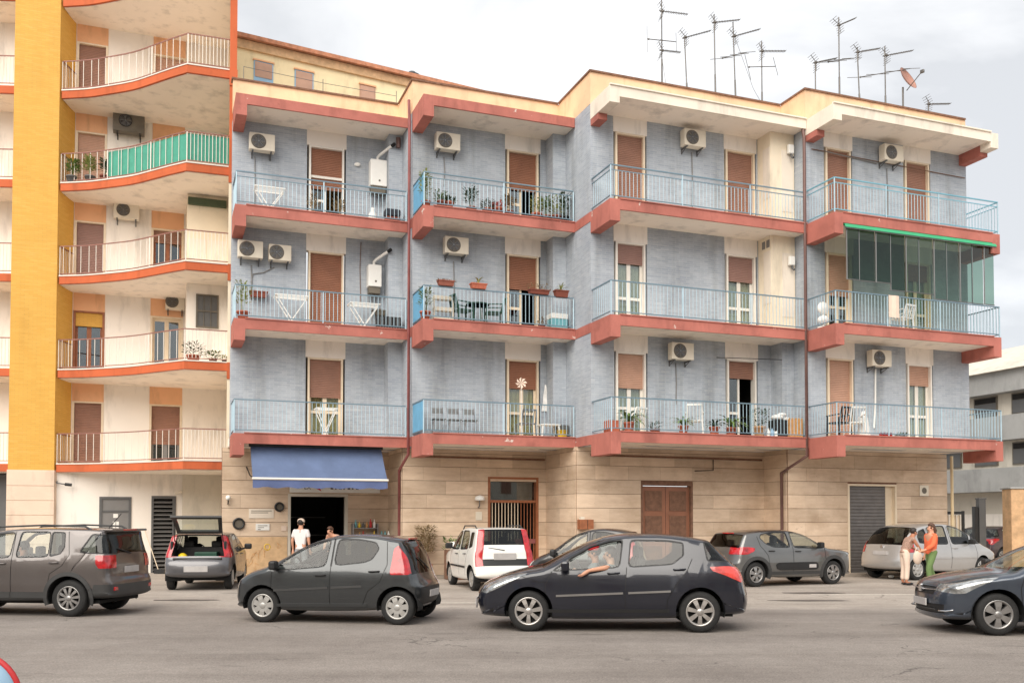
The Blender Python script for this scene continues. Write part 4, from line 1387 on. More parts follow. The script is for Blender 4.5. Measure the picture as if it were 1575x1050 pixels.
    m = MB(); m.rbox(bx - .25 - cx, bx + .25 - cx, -HW * .72, HW * .72, .34, .58, .06)
    b = MB(); b.rbox(bx + .18 - cx, bx + .34 - cx, -HW * .72, HW * .72, .5, 1.05, .06); m.add(b.v, b.f)
    for s in (-1, 1):
        h = MB(); h.rbox(bx + .22 - cx, bx + .32 - cx, s * HW * .4 - .12, s * HW * .4 + .12, 1.05, 1.20, .04); m.add(h.v, h.f)
    local('rear_bench', m, sm, root)
    dx = spec.get('dash_x', fx - .62)
    m = MB(); m.rbox(dx - .35 - cx, dx - cx, -HW * .82, HW * .82, .6, spec.get('dash_z', .93), .08); local('dashboard', m, 'trim_grey', root)
    m = MB(); ang = R(65); n = 20
    drv = spec.get('driver_side', -1)
    ring = [(dx + .16 - cx + .18 * math.sin(2 * math.pi * k / n) * math.cos(ang) * -1, drv * HW * .42 + .18 * math.cos(2 * math.pi * k / n), .92 + .18 * math.sin(2 * math.pi * k / n) * math.sin(ang)) for k in range(n)]
    m.tube(ring + [ring[0], ring[1]], .016, 6, cap=False); m.tube([(dx - .1 - cx, drv * HW * .42, .82), (dx + .16 - cx, drv * HW * .42, .92)], .03, 6)
    m.bar(ring[0], ring[n // 2], .03); local('steering_wheel', m, 'trim_black', root)
    # --- mirrors
    for s in (-1, 1):
        mx, mz = spec['mirror']
        m = MB(); y = s * (width(mx, mz) - .02)
        m.rbox(mx - .06 - cx, mx + .06 - cx, min(y + s * .05, y + s * .24), max(y + s * .05, y + s * .24), mz - .01, mz + .14, .035)
        m.tube([(mx - cx, y, mz), (mx - cx, y + s * .1, mz + .03)], .025, 6)
        local('mirror', m, spec.get('mirrormat', paint), root)
    # --- handles
    for hx, hz in spec.get('handles', []):
        for s in (-1, 1):
            y = s * width(hx, hz); m = MB()
            m.tube([(hx - .09 - cx, y, hz), (hx - .07 - cx, y + s * .03, hz + .002), (hx + .07 - cx, y + s * .03, hz + .008), (hx + .09 - cx, y, hz + .008)], .013, 6)
            local('door_handle', m, spec.get('handlemat', paint), root)
    # --- side rubbing strips
    for pl, mat_, wd_ in spec.get('strips', []):
        for s in (-1, 1):
            m = MB(); n = 10
            for (xa, za), (xb, zb) in zip(pl, pl[1:]):
                for k in range(n):
                    x0, z0 = xa + (xb - xa) * k / n, za + (zb - za) * k / n; x1, z1 = xa + (xb - xa) * (k + 1) / n, za + (zb - za) * (k + 1) / n
                    def sp(x_, z_, off): return (x_ - cx, s * (width(x_, z_) + off), z_)
                    m.quad(sp(x0, z0 - wd_ / 2, .012), sp(x1, z1 - wd_ / 2, .012), sp(x1, z1 + wd_ / 2, .012), sp(x0, z0 + wd_ / 2, .012))
                    m.quad(sp(x0, z0 + wd_ / 2, .012), sp(x1, z1 + wd_ / 2, .012), sp(x1, z1 + wd_ / 2, -.005), sp(x0, z0 + wd_ / 2, -.005))
                    m.quad(sp(x0, z0 - wd_ / 2, -.005), sp(x1, z1 - wd_ / 2, -.005), sp(x1, z1 - wd_ / 2, .012), sp(x0, z0 - wd_ / 2, .012))
            local('side_strip', m, mat_, root)
    # --- free boxes: plates, grilles, rails (x0,x1,y0,y1,z0,z1)
    for nm, mat_, bxs, bev in spec.get('boxes', []):
        m = MB()
        x0, x1, y0, y1, z0, z1 = bxs
        m.rbox(x0 - cx, x1 - cx, y0, y1, z0, z1, bev); local(nm, m, mat_, root)
    for nm, mat_, path, rad in spec.get('tubes', []):
        m = MB(); m.tube([(x - cx, y, z) for x, y, z in path], rad, 6); local(nm, m, mat_, root)
    root['half_len'] = cx
    return root, width

def window(poly, mat='car_glass', **k):
    o = dict(seal=.022, inset=.006, round=.12, ny=.2, ymin=.4); o.update(k)
    return ('side_window', mat, poly, o)
VERT = lambda belt, roof, rf=.76: [(.15, .90), (.28, .955), (.45, .99), (.62, 1.0), (.80, .992), (belt - .06, .972), (belt, .945), (belt + .04, .925), ((belt + roof) / 2, rf + (.93 - rf) * .56), (roof, rf)]

# -------- dark blue five-door hatchback in the middle of the picture
s308 = dict(L=4.28, W=1.80, r=.315, axles=(.86, 3.47), paint='paint_navy', p=2.5, taper=(.17, .13),
    contour=[(.16, .20, .22), (.05, .28, .30), (.0, .42, .34), (.02, .56, .34), (.09, .67, .30), (.22, .76, .22), (.50, .87, .14), (.80, .95, .10), (1.06, 1.0, .10),
             (1.35, 1.16, .13), (1.68, 1.325, .13), (2.0, 1.44, .10), (2.35, 1.495, .07), (2.8, 1.50, .06), (3.2, 1.475, .06), (3.55, 1.42, .06), (3.68, 1.385, .08),
             (3.84, 1.24, .14), (4.02, 1.06, .16), (4.12, .97, .18), (4.19, .86, .20), (4.24, .68, .22), (4.28, .52, .24), (4.26, .36, .22), (4.16, .25, .18),
             (3.5, .20, .08), (2.2, .17, .06), (1.0, .17, .08)],
    vert=VERT(.98, 1.48, .74),
    side=[window([(1.26, .945), (1.44, 1.08), (1.44, .955)], id=1, round=.1), window([(1.48, .958), (1.48, 1.11), (1.82, 1.30), (2.12, 1.385), (2.30, 1.395), (2.24, 1.0)], 'car_glass', id=2, xr=(0, 9), inset=.05),
          window([(2.40, 1.005), (2.44, 1.395), (3.0, 1.385), (3.22, 1.35), (3.22, 1.18), (3.05, 1.05)], id=3),
          window([(3.56, 1.36), (3.62, 1.37), (3.98, 1.085), (3.60, 1.10)], 'car_glass_dark', id=4, round=.1, ny=.1),
          ('headlight', 'lamp_inner', [(.02, .60), (.20, .58), (.38, .66), (.86, .905), (.76, .90), (.42, .835), (.08, .70)], dict(ymin=.52, ny=0, inset=.004, round=.1)),
          ('tail_lamp', 'lamp_red_pale', [(3.62, 1.0), (3.66, .94), (3.86, .87), (4.02, .80), (4.10, .76), (4.14, .80), (4.10, .98), (3.9, 1.01)], dict(ymin=.5, ny=.05, inset=-.004, round=.12)),
          ],
    top=[('windscreen', 'car_glass', 8, 10, 0, .87, dict(inset=.006)), ('rear_window', 'car_glass_dark', 16, 17, 0, .87, dict(inset=.006)), ('grille', 'trim_black', 0, 2, 0, .66, dict(inset=.015)), ('bumper_insert', 'trim_black', 22, 23, 0, .6, dict(inset=.004))],
    lines=[([(1.22, .93), (1.12, .72), (1.12, .40), (1.2, .30)], .012), ([(2.36, .99), (2.33, .6), (2.34, .30)], .012), ([(3.36, 1.12), (3.28, .95), (3.1, .72), (2.98, .52), (2.95, .32)], .012), ([(1.2, .305), (2.95, .315)], .010), ([(.6, .90), (.95, .78), (1.12, .75)], .010)],
    strips=[([(1.28, .555), (2.30, .60)], 'alloy_grey', .030), ([(2.38, .603), (3.02, .632)], 'alloy_grey', .030), ([(1.15, .325), (3.0, .335)], 'trim_black', .05)],
    handles=[(2.16, .90), (3.16, .96)], mirror=(1.42, .95), mirrormat='paint_navy', wheel=dict(spokes=7, mat='alloy', rim=.67, wi=.022, wo=.036, w=.215, rot=.2), seat_x=2.2, dash_x=1.52, dash_z=.98,
    boxes=[('number_plate', 'plate_blur', (-.02, .0, -.26, .26, .36, .47), .004)],
    tubes=[('fog_trim', 'chrome', [(.045, -.72, .36), (.07, -.75, .50)], .016), ('fog_trim', 'chrome', [(.045, .72, .36), (.07, .75, .50)], .016)])
YAW = lambda deg: R(deg)
def place(spec, axle, side_y, px, py, yaw):
    """root position so that the wheel (axle index, local y) touches the ground at (px, py)"""
    lx = spec['axles'][axle] - spec['L'] / 2; ly = side_y
    c, s = math.cos(yaw), math.sin(yaw)
    return (px - (lx * c - ly * s), py - (lx * s + ly * c), 0)
CAR308, w308 = make_car('parked_car', 'dark navy hatchback in the traffic lane, driver with his arm out of the window', s308, place(s308, 0, -.78, .26, 14.60, R(-3.5)), R(-3.5))

# -------- small charcoal hatchback on the left of it
s107 = dict(L=3.43, W=1.63, r=.285, axles=(.66, 3.0), paint='paint_charcoal', p=2.5, taper=(.20, .14),
    contour=[(.16, .21, .20), (.05, .29, .28), (.0, .42, .32), (.02, .58, .32), (.08, .69, .30), (.20, .78, .22), (.42, .88, .14), (.66, .955, .12),
             (.95, 1.10, .14), (1.25, 1.27, .14), (1.5, 1.38, .12), (1.8, 1.45, .08), (2.2, 1.475, .06), (2.6, 1.455, .06), (2.92, 1.41, .07), (3.04, 1.38, .08),
             (3.14, 1.25, .14), (3.24, 1.04, .18), (3.31, .84, .20), (3.36, .72, .22), (3.43, .62, .24), (3.43, .45, .24), (3.36, .32, .2),
             (3.2, .24, .12), (2.4, .20, .06), (1.7, .18, .06), (.9, .18, .08)],
    vert=VERT(.95, 1.46, .76),
    side=[window([(.86, .88), (.98, .98), (1.30, 1.22), (1.56, 1.34), (1.82, 1.375), (1.76, .955)], id=1),
          window([(1.93, .975), (1.97, 1.385), (2.3, 1.385), (2.60, 1.335), (2.66, 1.24), (2.56, 1.08), (2.44, 1.03)], 'car_glass_dark', id=2, round=.2),
          ('tail_lamp', 'lamp_red', [(2.88, .82), (2.92, 1.24), (2.99, 1.30), (3.12, 1.12), (3.24, .86), (3.18, .82)], dict(ymin=.5, ny=.05, inset=-.006, round=.12)),
          ('headlight', 'lamp_inner', [(.02, .66), (.16, .64), (.46, .885), (.36, .88), (.10, .76)], dict(ymin=.45, ny=0, inset=.004, round=.1))],
    top=[('windscreen', 'car_glass', 7, 10, 0, .87, dict(inset=.006)), ('tailgate_glass', 'car_glass_dark', 15, 17, 0, .91, dict(inset=.006)), ('grille', 'trim_black', 0, 2, 0, .66, dict(inset=.012)), ('bumper_insert', 'trim_black', 20, 21, 0, .78, dict(inset=.006))],
    lines=[([(.84, .86), (.83, .6), (.86, .30)], .012), ([(1.87, .95), (1.86, .6), (1.86, .30)], .012), ([(1.90, 1.40), (1.87, .95)], .03), ([(2.80, 1.36), (2.83, .98), (2.72, .70), (2.52, .55), (2.42, .32)], .012), ([(.86, .305), (2.42, .32)], .010)],
    strips=[([(.88, .545), (1.83, .60)], 'trim_grey', .035), ([(1.89, .603), (2.42, .63)], 'trim_grey', .035), ([(.92, .30), (2.50, .32)], 'paint_charcoal', .05)],
    handles=[(1.70, .80), (2.62, .87)], handlemat='plastic_black', mirror=(.92, .90), mirrormat='trim_black', wheel=dict(spokes=7, mat='hubcap', rim=.66, wi=.036, wo=.046, w=.17, rot=.1), seat_x=1.5, dash_x=.98, dash_z=.92, bench_x=2.4,
    boxes=[('number_plate', 'plate_blur', (3.405, 3.44, -.26, .26, .44, .55), .004), ('high_brake_light', 'lamp_red', (3.03, 3.06, -.22, .22, 1.385, 1.41), .004)],
    tubes=[('wiper', 'trim_black', [(3.32, 0, .9), (3.22, -.3, 1.10)], .010)])
make_car('parked_car', 'small charcoal hatchback with silver hubcaps and tall red tail lamp in the lane', s107, place(s107, 0, -.70, -4.17, 15.90, R(-10.5)), R(-10.5))

# -------- taupe compact off-roader cut by the left edge
sjeep = dict(L=4.24, W=1.80, r=.345, axles=(.83, 3.40), paint='paint_taupe', p=3.2, taper=(.10, .08), arch=.41, cladding=.07, cladmat='trim_grey',
    contour=[(.14, .26, .16), (.03, .36, .2), (.0, .55, .22), (.02, .75, .22), (.04, .95, .2), (.14, 1.03, .14), (.6, 1.07, .10), (1.1, 1.10, .10),
             (1.32, 1.25, .12), (1.58, 1.46, .12), (1.80, 1.585, .10), (2.2, 1.64, .06), (2.8, 1.655, .05), (3.5, 1.645, .05), (3.95, 1.62, .05), (4.03, 1.57, .07),
             (4.08, 1.40, .12), (4.14, 1.18, .14), (4.17, .98, .14), (4.17, .76, .14), (4.23, .64, .16), (4.24, .46, .18), (4.16, .34, .14),
             (3.4, .30, .06), (2.2, .27, .05), (1.0, .28, .06)],
    vert=[(.2, .93), (.35, .97), (.6, 1.0), (.9, .995), (1.06, .975), (1.12, .95), (1.35, .90), (1.62, .83)],
    side=[window([(1.30, 1.12), (1.56, 1.36), (1.72, 1.50), (2.28, 1.56), (2.22, 1.10)], id=1, inset=.06),
          window([(2.36, 1.11), (2.42, 1.565), (2.98, 1.565), (2.98, 1.125)], 'car_glass', id=2),
          window([(3.03, 1.13), (3.03, 1.56), (3.26, 1.55), (3.28, 1.30), (3.22, 1.18)], 'car_glass_dark', id=3),
          window([(3.60, 1.20), (3.80, 1.52), (4.10, 1.50), (4.2, 1.18)], 'car_glass_dark', id=4, ny=.05),
          ('tail_lamp', 'lamp_red', [(3.92, .98), (3.90, 1.14), (4.3, 1.14), (4.3, .90), (3.98, .90)], dict(ymin=.62, ny=.0, inset=-.008, round=.1)),
          ('lower_cladding', 'trim_grey', [(-.1, .1), (-.1, .52), (.3, .52), (.45, .46), (3.85, .46), (3.9, .60), (4.4, .60), (4.4, .1)], dict(ymin=.0, ny=0, inset=-.004, round=0))],
    top=[('windscreen', 'car_glass', 7, 10, 0, .87, dict(inset=.006)), ('rear_window', 'car_glass_dark', 15, 16, 0, .91, dict(inset=.006)), ('grille', 'trim_black', 2, 3, 0, .7, dict(inset=.02))],
    lines=[([(1.24, 1.10), (1.22, .8), (1.26, .46)], .012), ([(2.30, 1.58), (2.28, 1.09), (2.28, .46)], .012), ([(3.34, 1.58), (3.40, 1.15), (3.28, .95), (3.05, .8), (2.98, .46)], .012)],
    strips=[([(1.2, .40), (2.26, .40)], 'trim_grey', .10), ([(2.30, .40), (2.98, .40)], 'trim_grey', .10)],
    handles=[(2.08, .98), (3.12, 1.0)], mirror=(1.40, 1.10), wheel=dict(spokes=10, mat='alloy_grey', rim=.64, wi=.018, wo=.026, w=.23, rot=.15), seat_x=2.15, dash_x=1.5, dash_z=1.06, bench_x=3.1,
    boxes=[('spoiler', 'paint_taupe', (3.88, 4.14, -.66, .66, 1.585, 1.63), .015), ('number_plate', 'plate_blur', (4.165, 4.19, -.26, .26, .80, .92), .004),
           ('high_brake_light', 'lamp_red', (4.12, 4.15, -.25, .25, 1.595, 1.622), .004), ('reflector', 'lamp_red', (4.17, 4.225, -.70, -.54, .48, .55), .01), ('reflector', 'lamp_red', (4.17, 4.225, .54, .70, .48, .55), .01)],
    tubes=[('roof_rail', 'trim_grey', [(1.75, -.66, 1.57), (1.9, -.66, 1.665), (2.8, -.66, 1.70), (3.6, -.66, 1.675), (3.75, -.66, 1.60)], .020), ('roof_rail', 'trim_grey', [(1.75, .66, 1.57), (1.9, .66, 1.665), (2.8, .66, 1.70), (3.6, .66, 1.675), (3.75, .66, 1.60)], .020), ('roof_aerial', 'trim_black', [(3.7, .0, 1.64), (3.95, .0, 1.92)], .008), ('wiper', 'trim_black', [(4.16, 0, 1.16), (4.13, -.42, 1.26)], .012)])
CARJEEP, _ = make_car('parked_car', 'taupe compact off-roader with roof rails, cut by the left edge of the picture', sjeep, place(sjeep, 1, -.80, -7.80, 16.75, R(-6)), R(-6))

CARJEEP.scale = (.955,) * 3
# -------- slate blue hatchback entering at the right edge
sclio = dict(L=4.06, W=1.74, r=.315, axles=(.82, 3.41), paint='paint_slate', p=2.5, taper=(.18, .12),
    contour=[(.14, .20, .24), (.03, .30, .34), (.0, .44, .38), (.01, .58, .38), (.06, .70, .34), (.18, .78, .24), (.5, .87, .15), (.85, .93, .11), (1.1, .97, .10),
             (1.4, 1.13, .13), (1.72, 1.29, .13), (2.0, 1.385, .10), (2.4, 1.44, .07), (2.8, 1.44, .06), (3.2, 1.41, .06), (3.55, 1.35, .07),
             (3.72, 1.2, .14), (3.86, 1.03, .17), (3.95, .93, .18), (4.0, .8, .2), (4.05, .62, .22), (4.05, .45, .24), (3.98, .3, .2),
             (3.3, .2, .08), (2.2, .17, .06), (1.0, .17, .08)],
    vert=VERT(.96, 1.42, .74),
    side=[window([(1.28, .92), (1.5, 1.07), (1.85, 1.25), (2.2, 1.335), (2.16, .96)], id=1), window([(2.3, .965), (2.32, 1.34), (2.8, 1.34), (3.05, 1.28), (3.0, 1.05)], 'car_glass_dark', id=2),
          ('headlight', 'lamp_inner', [(-.05, .66), (.22, .61), (.36, .62), (.50, .70), (.86, .875), (.60, .85), (.20, .76), (-.05, .72)], dict(ymin=.42, ny=0, inset=.004, round=.1)),
          ('tail_lamp', 'lamp_red', [(3.6, .95), (3.7, .8), (4.1, .8), (4.1, .98)], dict(ymin=.5, ny=.0, inset=-.004)),
          ],
    top=[('windscreen', 'car_glass', 8, 10, 0, .87, dict(inset=.006)), ('rear_window', 'car_glass_dark', 15, 16, 0, .87, dict(inset=.006)), ('upper_grille', 'trim_black', 3, 3, 0, .55, dict(inset=.012)), ('lower_grille', 'trim_black', 1, 1, 0, .82, dict(inset=.012))],
    lines=[([(1.2, .9), (1.13, .7), (1.16, .30)], .012), ([(2.24, .95), (2.22, .6), (2.22, .30)], .012), ([(.12, .755), (.45, .86), (.95, .91)], .010)],
    strips=[([(1.2, .32), (3.0, .33)], 'trim_grey', .05)], handles=[(2.05, .86)], mirror=(1.4, .93), mirrormat='trim_black',
    wheel=dict(spokes=6, mat='alloy_grey', rim=.67, wi=.026, wo=.058, w=.215, rot=.5), seat_x=2.1, dash_x=1.45, dash_z=.93,
    boxes=[('badge', 'chrome', (-.025, .02, -.05, .05, .60, .72), .012), ('number_plate', 'plate_blur', (-.03, -.01, -.26, .26, .40, .51), .004)],
    tubes=[('drl_strip', 'chrome', [(.06, -.55, .345), (.11, -.70, .35), (.2, -.745, .37)], .012), ('drl_strip', 'chrome', [(.06, .55, .345), (.11, .70, .35), (.2, .745, .37)], .012),
           ('grille_bar', 'chrome', [(.045, -.5, .66), (.0, 0, .645), (.045, .5, .66)], .010), ('grille_bar', 'trim_grey', [(.02, -.5, .36), (-.005, 0, .36), (.02, .5, .36)], .008)])
make_car('parked_car', 'slate blue hatchback entering the picture at the right edge, nose to the left', sclio, place(sclio, 0, -.76, 7.20, 14.05, R(-4)), R(-4))

# -------- grey crossover hatch with black roof parked along the wall
sc3 = dict(L=4.0, W=1.75, r=.32, axles=(.81, 3.35), paint='paint_midgrey', roofpaint='paint_black', rooflim=1.405, p=2.6, taper=(.15, .12), arch=.375, cladding=.085, cladmat='trim_grey',
    contour=[(.14, .22, .2), (.03, .32, .28), (.0, .48, .32), (.01, .66, .32), (.06, .82, .28), (.16, .90, .2), (.5, .96, .13), (.95, 1.01, .10),
             (1.2, 1.14, .13), (1.5, 1.30, .13), (1.75, 1.40, .10), (2.15, 1.465, .07), (2.6, 1.475, .06), (3.1, 1.45, .06), (3.52, 1.40, .06), (3.62, 1.36, .08),
             (3.74, 1.22, .14), (3.86, 1.02, .16), (3.92, .88, .17), (3.95, .72, .18), (4.0, .60, .2), (4.0, .42, .22), (3.92, .3, .18),
             (3.3, .24, .08), (2.1, .2, .06), (1.0, .2, .08)],
    vert=VERT(1.0, 1.45, .77),
    side=[window([(1.16, .985), (1.42, 1.16), (1.66, 1.30), (1.95, 1.385), (2.18, 1.395), (2.12, 1.005)], id=1),
          window([(2.26, 1.01), (2.32, 1.40), (2.75, 1.40), (3.12, 1.34), (3.16, 1.26), (3.02, 1.12), (2.8, 1.03)], id=2, round=.18),
          ('tail_lamp', 'lamp_red', [(3.38, 1.0), (3.42, .92), (3.62, .84), (4.1, .84), (4.1, 1.0), (3.6, 1.03)], dict(ymin=.5, ny=.0, inset=-.010, round=.18)),
          ('air_bumper', 'trim_black', [(1.42, .42), (1.36, .48), (1.38, .58), (1.46, .62), (2.66, .62), (2.76, .56), (2.72, .46), (2.62, .42)], dict(ymin=.6, ny=.3, inset=-.02, round=.2)),
          ('headlight', 'lamp_inner', [(-.05, .78), (.2, .76), (.5, .9), (.3, .90), (-.05, .86)], dict(ymin=.45, ny=0, inset=.004))],
    top=[('windscreen', 'car_glass', 7, 9, 0, .87, dict(inset=.006)), ('rear_window', 'car_glass_dark', 15, 16, 0, .91, dict(inset=.006)), ('bumper_insert', 'trim_grey', 20, 22, 0, .9, dict(inset=.0))],
    lines=[([(1.12, .98), (1.1, .7), (1.16, .34)], .014), ([(2.20, 1.40), (2.18, 1.0), (2.18, .34)], .014), ([(3.26, 1.3), (3.2, 1.05), (3.0, .8), (2.92, .34)], .014)],
    strips=[([(1.24, .34), (2.92, .345)], 'trim_grey', .08)], handles=[(2.02, .90), (2.88, .92)], handlemat='trim_black', mirror=(1.34, 1.0), mirrormat='trim_black',
    wheel=dict(spokes=6, mat='alloy_grey', rim=.64, wi=.022, wo=.055, w=.2, rot=.35), seat_x=2.05, dash_x=1.4, driver_side=-1,
    boxes=[('high_brake_light', 'lamp_red', (3.60, 3.64, -.22, .22, 1.365, 1.395), .004), ('number_plate', 'plate_blur', (3.93, 3.955, -.26, .26, .70, .80), .004),
           ('bumper_badge', 'plate_blur', (1.44, 1.68, .868, .892, .47, .57), .006)])
make_car('parked_car', 'grey crossover hatchback with black roof, parked along the stone wall', sc3, place(sc3, 1, .76, 6.27, 24.36, R(180 + 24)), R(180 + 24))

# -------- white city car seen from behind
spanda = dict(L=3.54, W=1.58, r=.285, axles=(.72, 3.02), paint='paint_white', p=3.2, taper=(.12, .07),
    contour=[(.12, .22, .16), (.03, .30, .22), (.0, .45, .26), (.02, .62, .26), (.08, .76, .22), (.2, .86, .16), (.55, .95, .11), (.85, 1.0, .10),
             (1.1, 1.18, .11), (1.35, 1.36, .11), (1.55, 1.47, .09), (1.9, 1.53, .06), (2.4, 1.545, .05), (3.0, 1.53, .05), (3.22, 1.50, .06),
             (3.30, 1.34, .10), (3.36, 1.12, .11), (3.40, .98, .12), (3.43, .78, .13), (3.50, .62, .15), (3.54, .48, .17), (3.50, .32, .15),
             (2.9, .24, .07), (2.0, .2, .06), (1.0, .2, .07)],
    vert=VERT(.98, 1.53, .80),
    side=[window([(1.06, .98), (1.28, 1.2), (1.5, 1.40), (1.86, 1.44), (1.80, .99)], id=1), window([(1.93, .99), (1.97, 1.445), (2.5, 1.44), (2.66, 1.30), (2.66, 1.02)], id=2),
          window([(2.76, 1.04), (2.76, 1.40), (3.0, 1.40), (3.0, 1.08)], 'car_glass_dark', id=3)],
    top=[('windscreen', 'car_glass', 7, 9, 0, .87, dict(inset=.006)), ('tail_lamp', 'lamp_red', 14, 18, .75, .975, dict(inset=-.012)), ('rear_window', 'car_glass_dark', 14, 15, 0, .75, dict(inset=.006)), ('bumper_line', 'trim_black', 18, 18, 0, .75, dict(inset=-.004))],
    lines=[([(1.0, .95), (.98, .6), (1.02, .34)], .014), ([(1.88, 1.45), (1.86, .98), (1.86, .32)], .014), ([(2.72, 1.0), (2.62, .7), (2.5, .34)], .014)],
    strips=[([(1.02, .56), (1.84, .56)], 'trim_black', .045), ([(1.89, .56), (2.55, .56)], 'trim_black', .045)], handles=[(1.68, .86), (2.5, .88)], handlemat='trim_black', mirror=(1.16, .99), mirrormat='trim_black',
    wheel=dict(spokes=6, mat='hubcap', rim=.66, wi=.045, wo=.05, w=.17), seat_x=1.75, dash_x=1.2, bench_x=2.55,
    boxes=[('number_plate', 'plate_blur', (3.425, 3.455, -.28, .28, .76, .92), .004)],
    tubes=[('roof_rail', 'trim_grey', [(1.6, -.58, 1.49), (1.75, -.58, 1.575), (2.8, -.58, 1.58), (2.98, -.58, 1.50)], .018), ('roof_rail', 'trim_grey', [(1.6, .58, 1.49), (1.75, .58, 1.575), (2.8, .58, 1.58), (2.98, .58, 1.50)], .018),
           ('wiper', 'trim_black', [(3.41, 0, .99), (3.37, -.4, 1.05)], .010)])
def heading(dx, dy): return math.atan2(-dy, -dx)       # local x runs nose to tail
hp = heading(-.30, 1.0)
make_car('parked_car', 'white city car with roof rails seen from behind, parked nose to the wall', spanda, place(spanda, 1, -.71, -.97, 23.05, hp), hp)

# -------- silver people carrier at the right, tail towards us
spic = dict(L=4.28, W=1.75, r=.31, axles=(.86, 3.62), paint='paint_silver', p=2.6, taper=(.17, .12),
    contour=[(.14, .22, .2), (.03, .32, .28), (.0, .46, .32), (.02, .6, .32), (.08, .72, .28), (.2, .8, .2), (.5, .93, .13), (.78, 1.02, .11),
             (1.1, 1.22, .14), (1.45, 1.42, .14), (1.78, 1.56, .11), (2.2, 1.625, .08), (2.7, 1.635, .07), (3.2, 1.60, .08), (3.55, 1.52, .10),
             (3.85, 1.34, .14), (4.02, 1.14, .16), (4.10, 1.02, .17), (4.17, .85, .18), (4.25, .65, .2), (4.28, .48, .22), (4.20, .32, .18),
             (3.5, .24, .08), (2.2, .2, .06), (1.0, .2, .08)],
    vert=VERT(1.0, 1.62, .74),
    side=[window([(.98, 1.03), (1.3, 1.26), (1.34, 1.06)], id=1), window([(1.42, 1.04), (1.42, 1.30), (1.74, 1.46), (2.0, 1.53), (2.22, 1.54), (2.16, 1.03)], id=2),
          window([(2.34, 1.03), (2.38, 1.545), (2.9, 1.53), (3.1, 1.49), (3.06, 1.04)], id=3), window([(3.18, 1.05), (3.22, 1.46), (3.44, 1.40), (3.54, 1.24), (3.5, 1.08)], 'car_glass_dark', id=4),
          ('tail_lamp', 'lamp_red', [(3.78, .80), (3.74, 1.10), (4.0, 1.12), (4.3, 1.08), (4.3, .78)], dict(ymin=.74, ny=.0, inset=-.008, round=.1))],
    top=[('windscreen', 'car_glass', 8, 10, 0, .87, dict(inset=.006)), ('rear_window', 'car_glass_dark', 14, 16, 0, .91, dict(inset=.006))],
    lines=[([(1.2, 1.0), (1.12, .7), (1.18, .34)], .014), ([(2.28, 1.55), (2.25, 1.0), (2.25, .32)], .014), ([(3.14, 1.5), (3.2, 1.05), (3.15, .8), (3.1, .34)], .014)],
    strips=[([(1.2, .62), (2.22, .63)], 'paint_silver', .05), ([(2.28, .63), (3.1, .64)], 'paint_silver', .05)], handles=[(2.08, .9), (2.98, .92)], mirror=(1.45, 1.02), mirrormat='trim_black',
    wheel=dict(spokes=7, mat='hubcap', rim=.66, wi=.05, wo=.04, w=.19), seat_x=2.2, dash_x=1.5, dash_z=1.0, bench_x=3.1, driver_side=-1,
    boxes=[('number_plate', 'plate_blur', (4.20, 4.235, -.26, .26, .72, .83), .004), ('badge', 'chrome', (4.13, 4.16, -.05, .05, .92, 1.0), .01)])
make_car('parked_car', 'silver people carrier parked tail towards us beside the grey garage shutter', spic, place(spic, 1, .78, 11.60, 27.05, R(180 + 27)), R(180 + 27))

# -------- black short city car half hidden behind the navy hatchback
def scale_spec(sp, fx, fz, fw):
    o = dict(sp); q = lambda x, z: (x * fx, z * fz)
    o['L'] = sp['L'] * fx; o['W'] = sp['W'] * fw; o['axles'] = tuple(a * fx for a in sp['axles'])
    o['contour'] = [(*q(x, z), sh) for x, z, sh in sp['contour']]; o['vert'] = [(z * fz, f) for z, f in sp['vert']]
    o['side'] = [(n, m, [q(*p) for p in pl], op) for n, m, pl, op in sp['side']]; o['lines'] = [([q(*p) for p in pl], w_) for pl, w_ in sp['lines']]
    o['strips'] = []; o['handles'] = [q(*p) for p in sp['handles']]; o['mirror'] = q(*sp['mirror']); o['boxes'] = []; o['tubes'] = []
    for k in ('seat_x', 'dash_x', 'bench_x'): o[k] = sp[k] * fx
    return o
sblk = {**scale_spec(s107, .80, 1.045, .96), 'paint': 'paint_black', 'bench_x': 2.05}
make_car('parked_car', 'black short city car half hidden behind the navy hatchback', sblk, (1.72, 21.2, 0), R(-14))

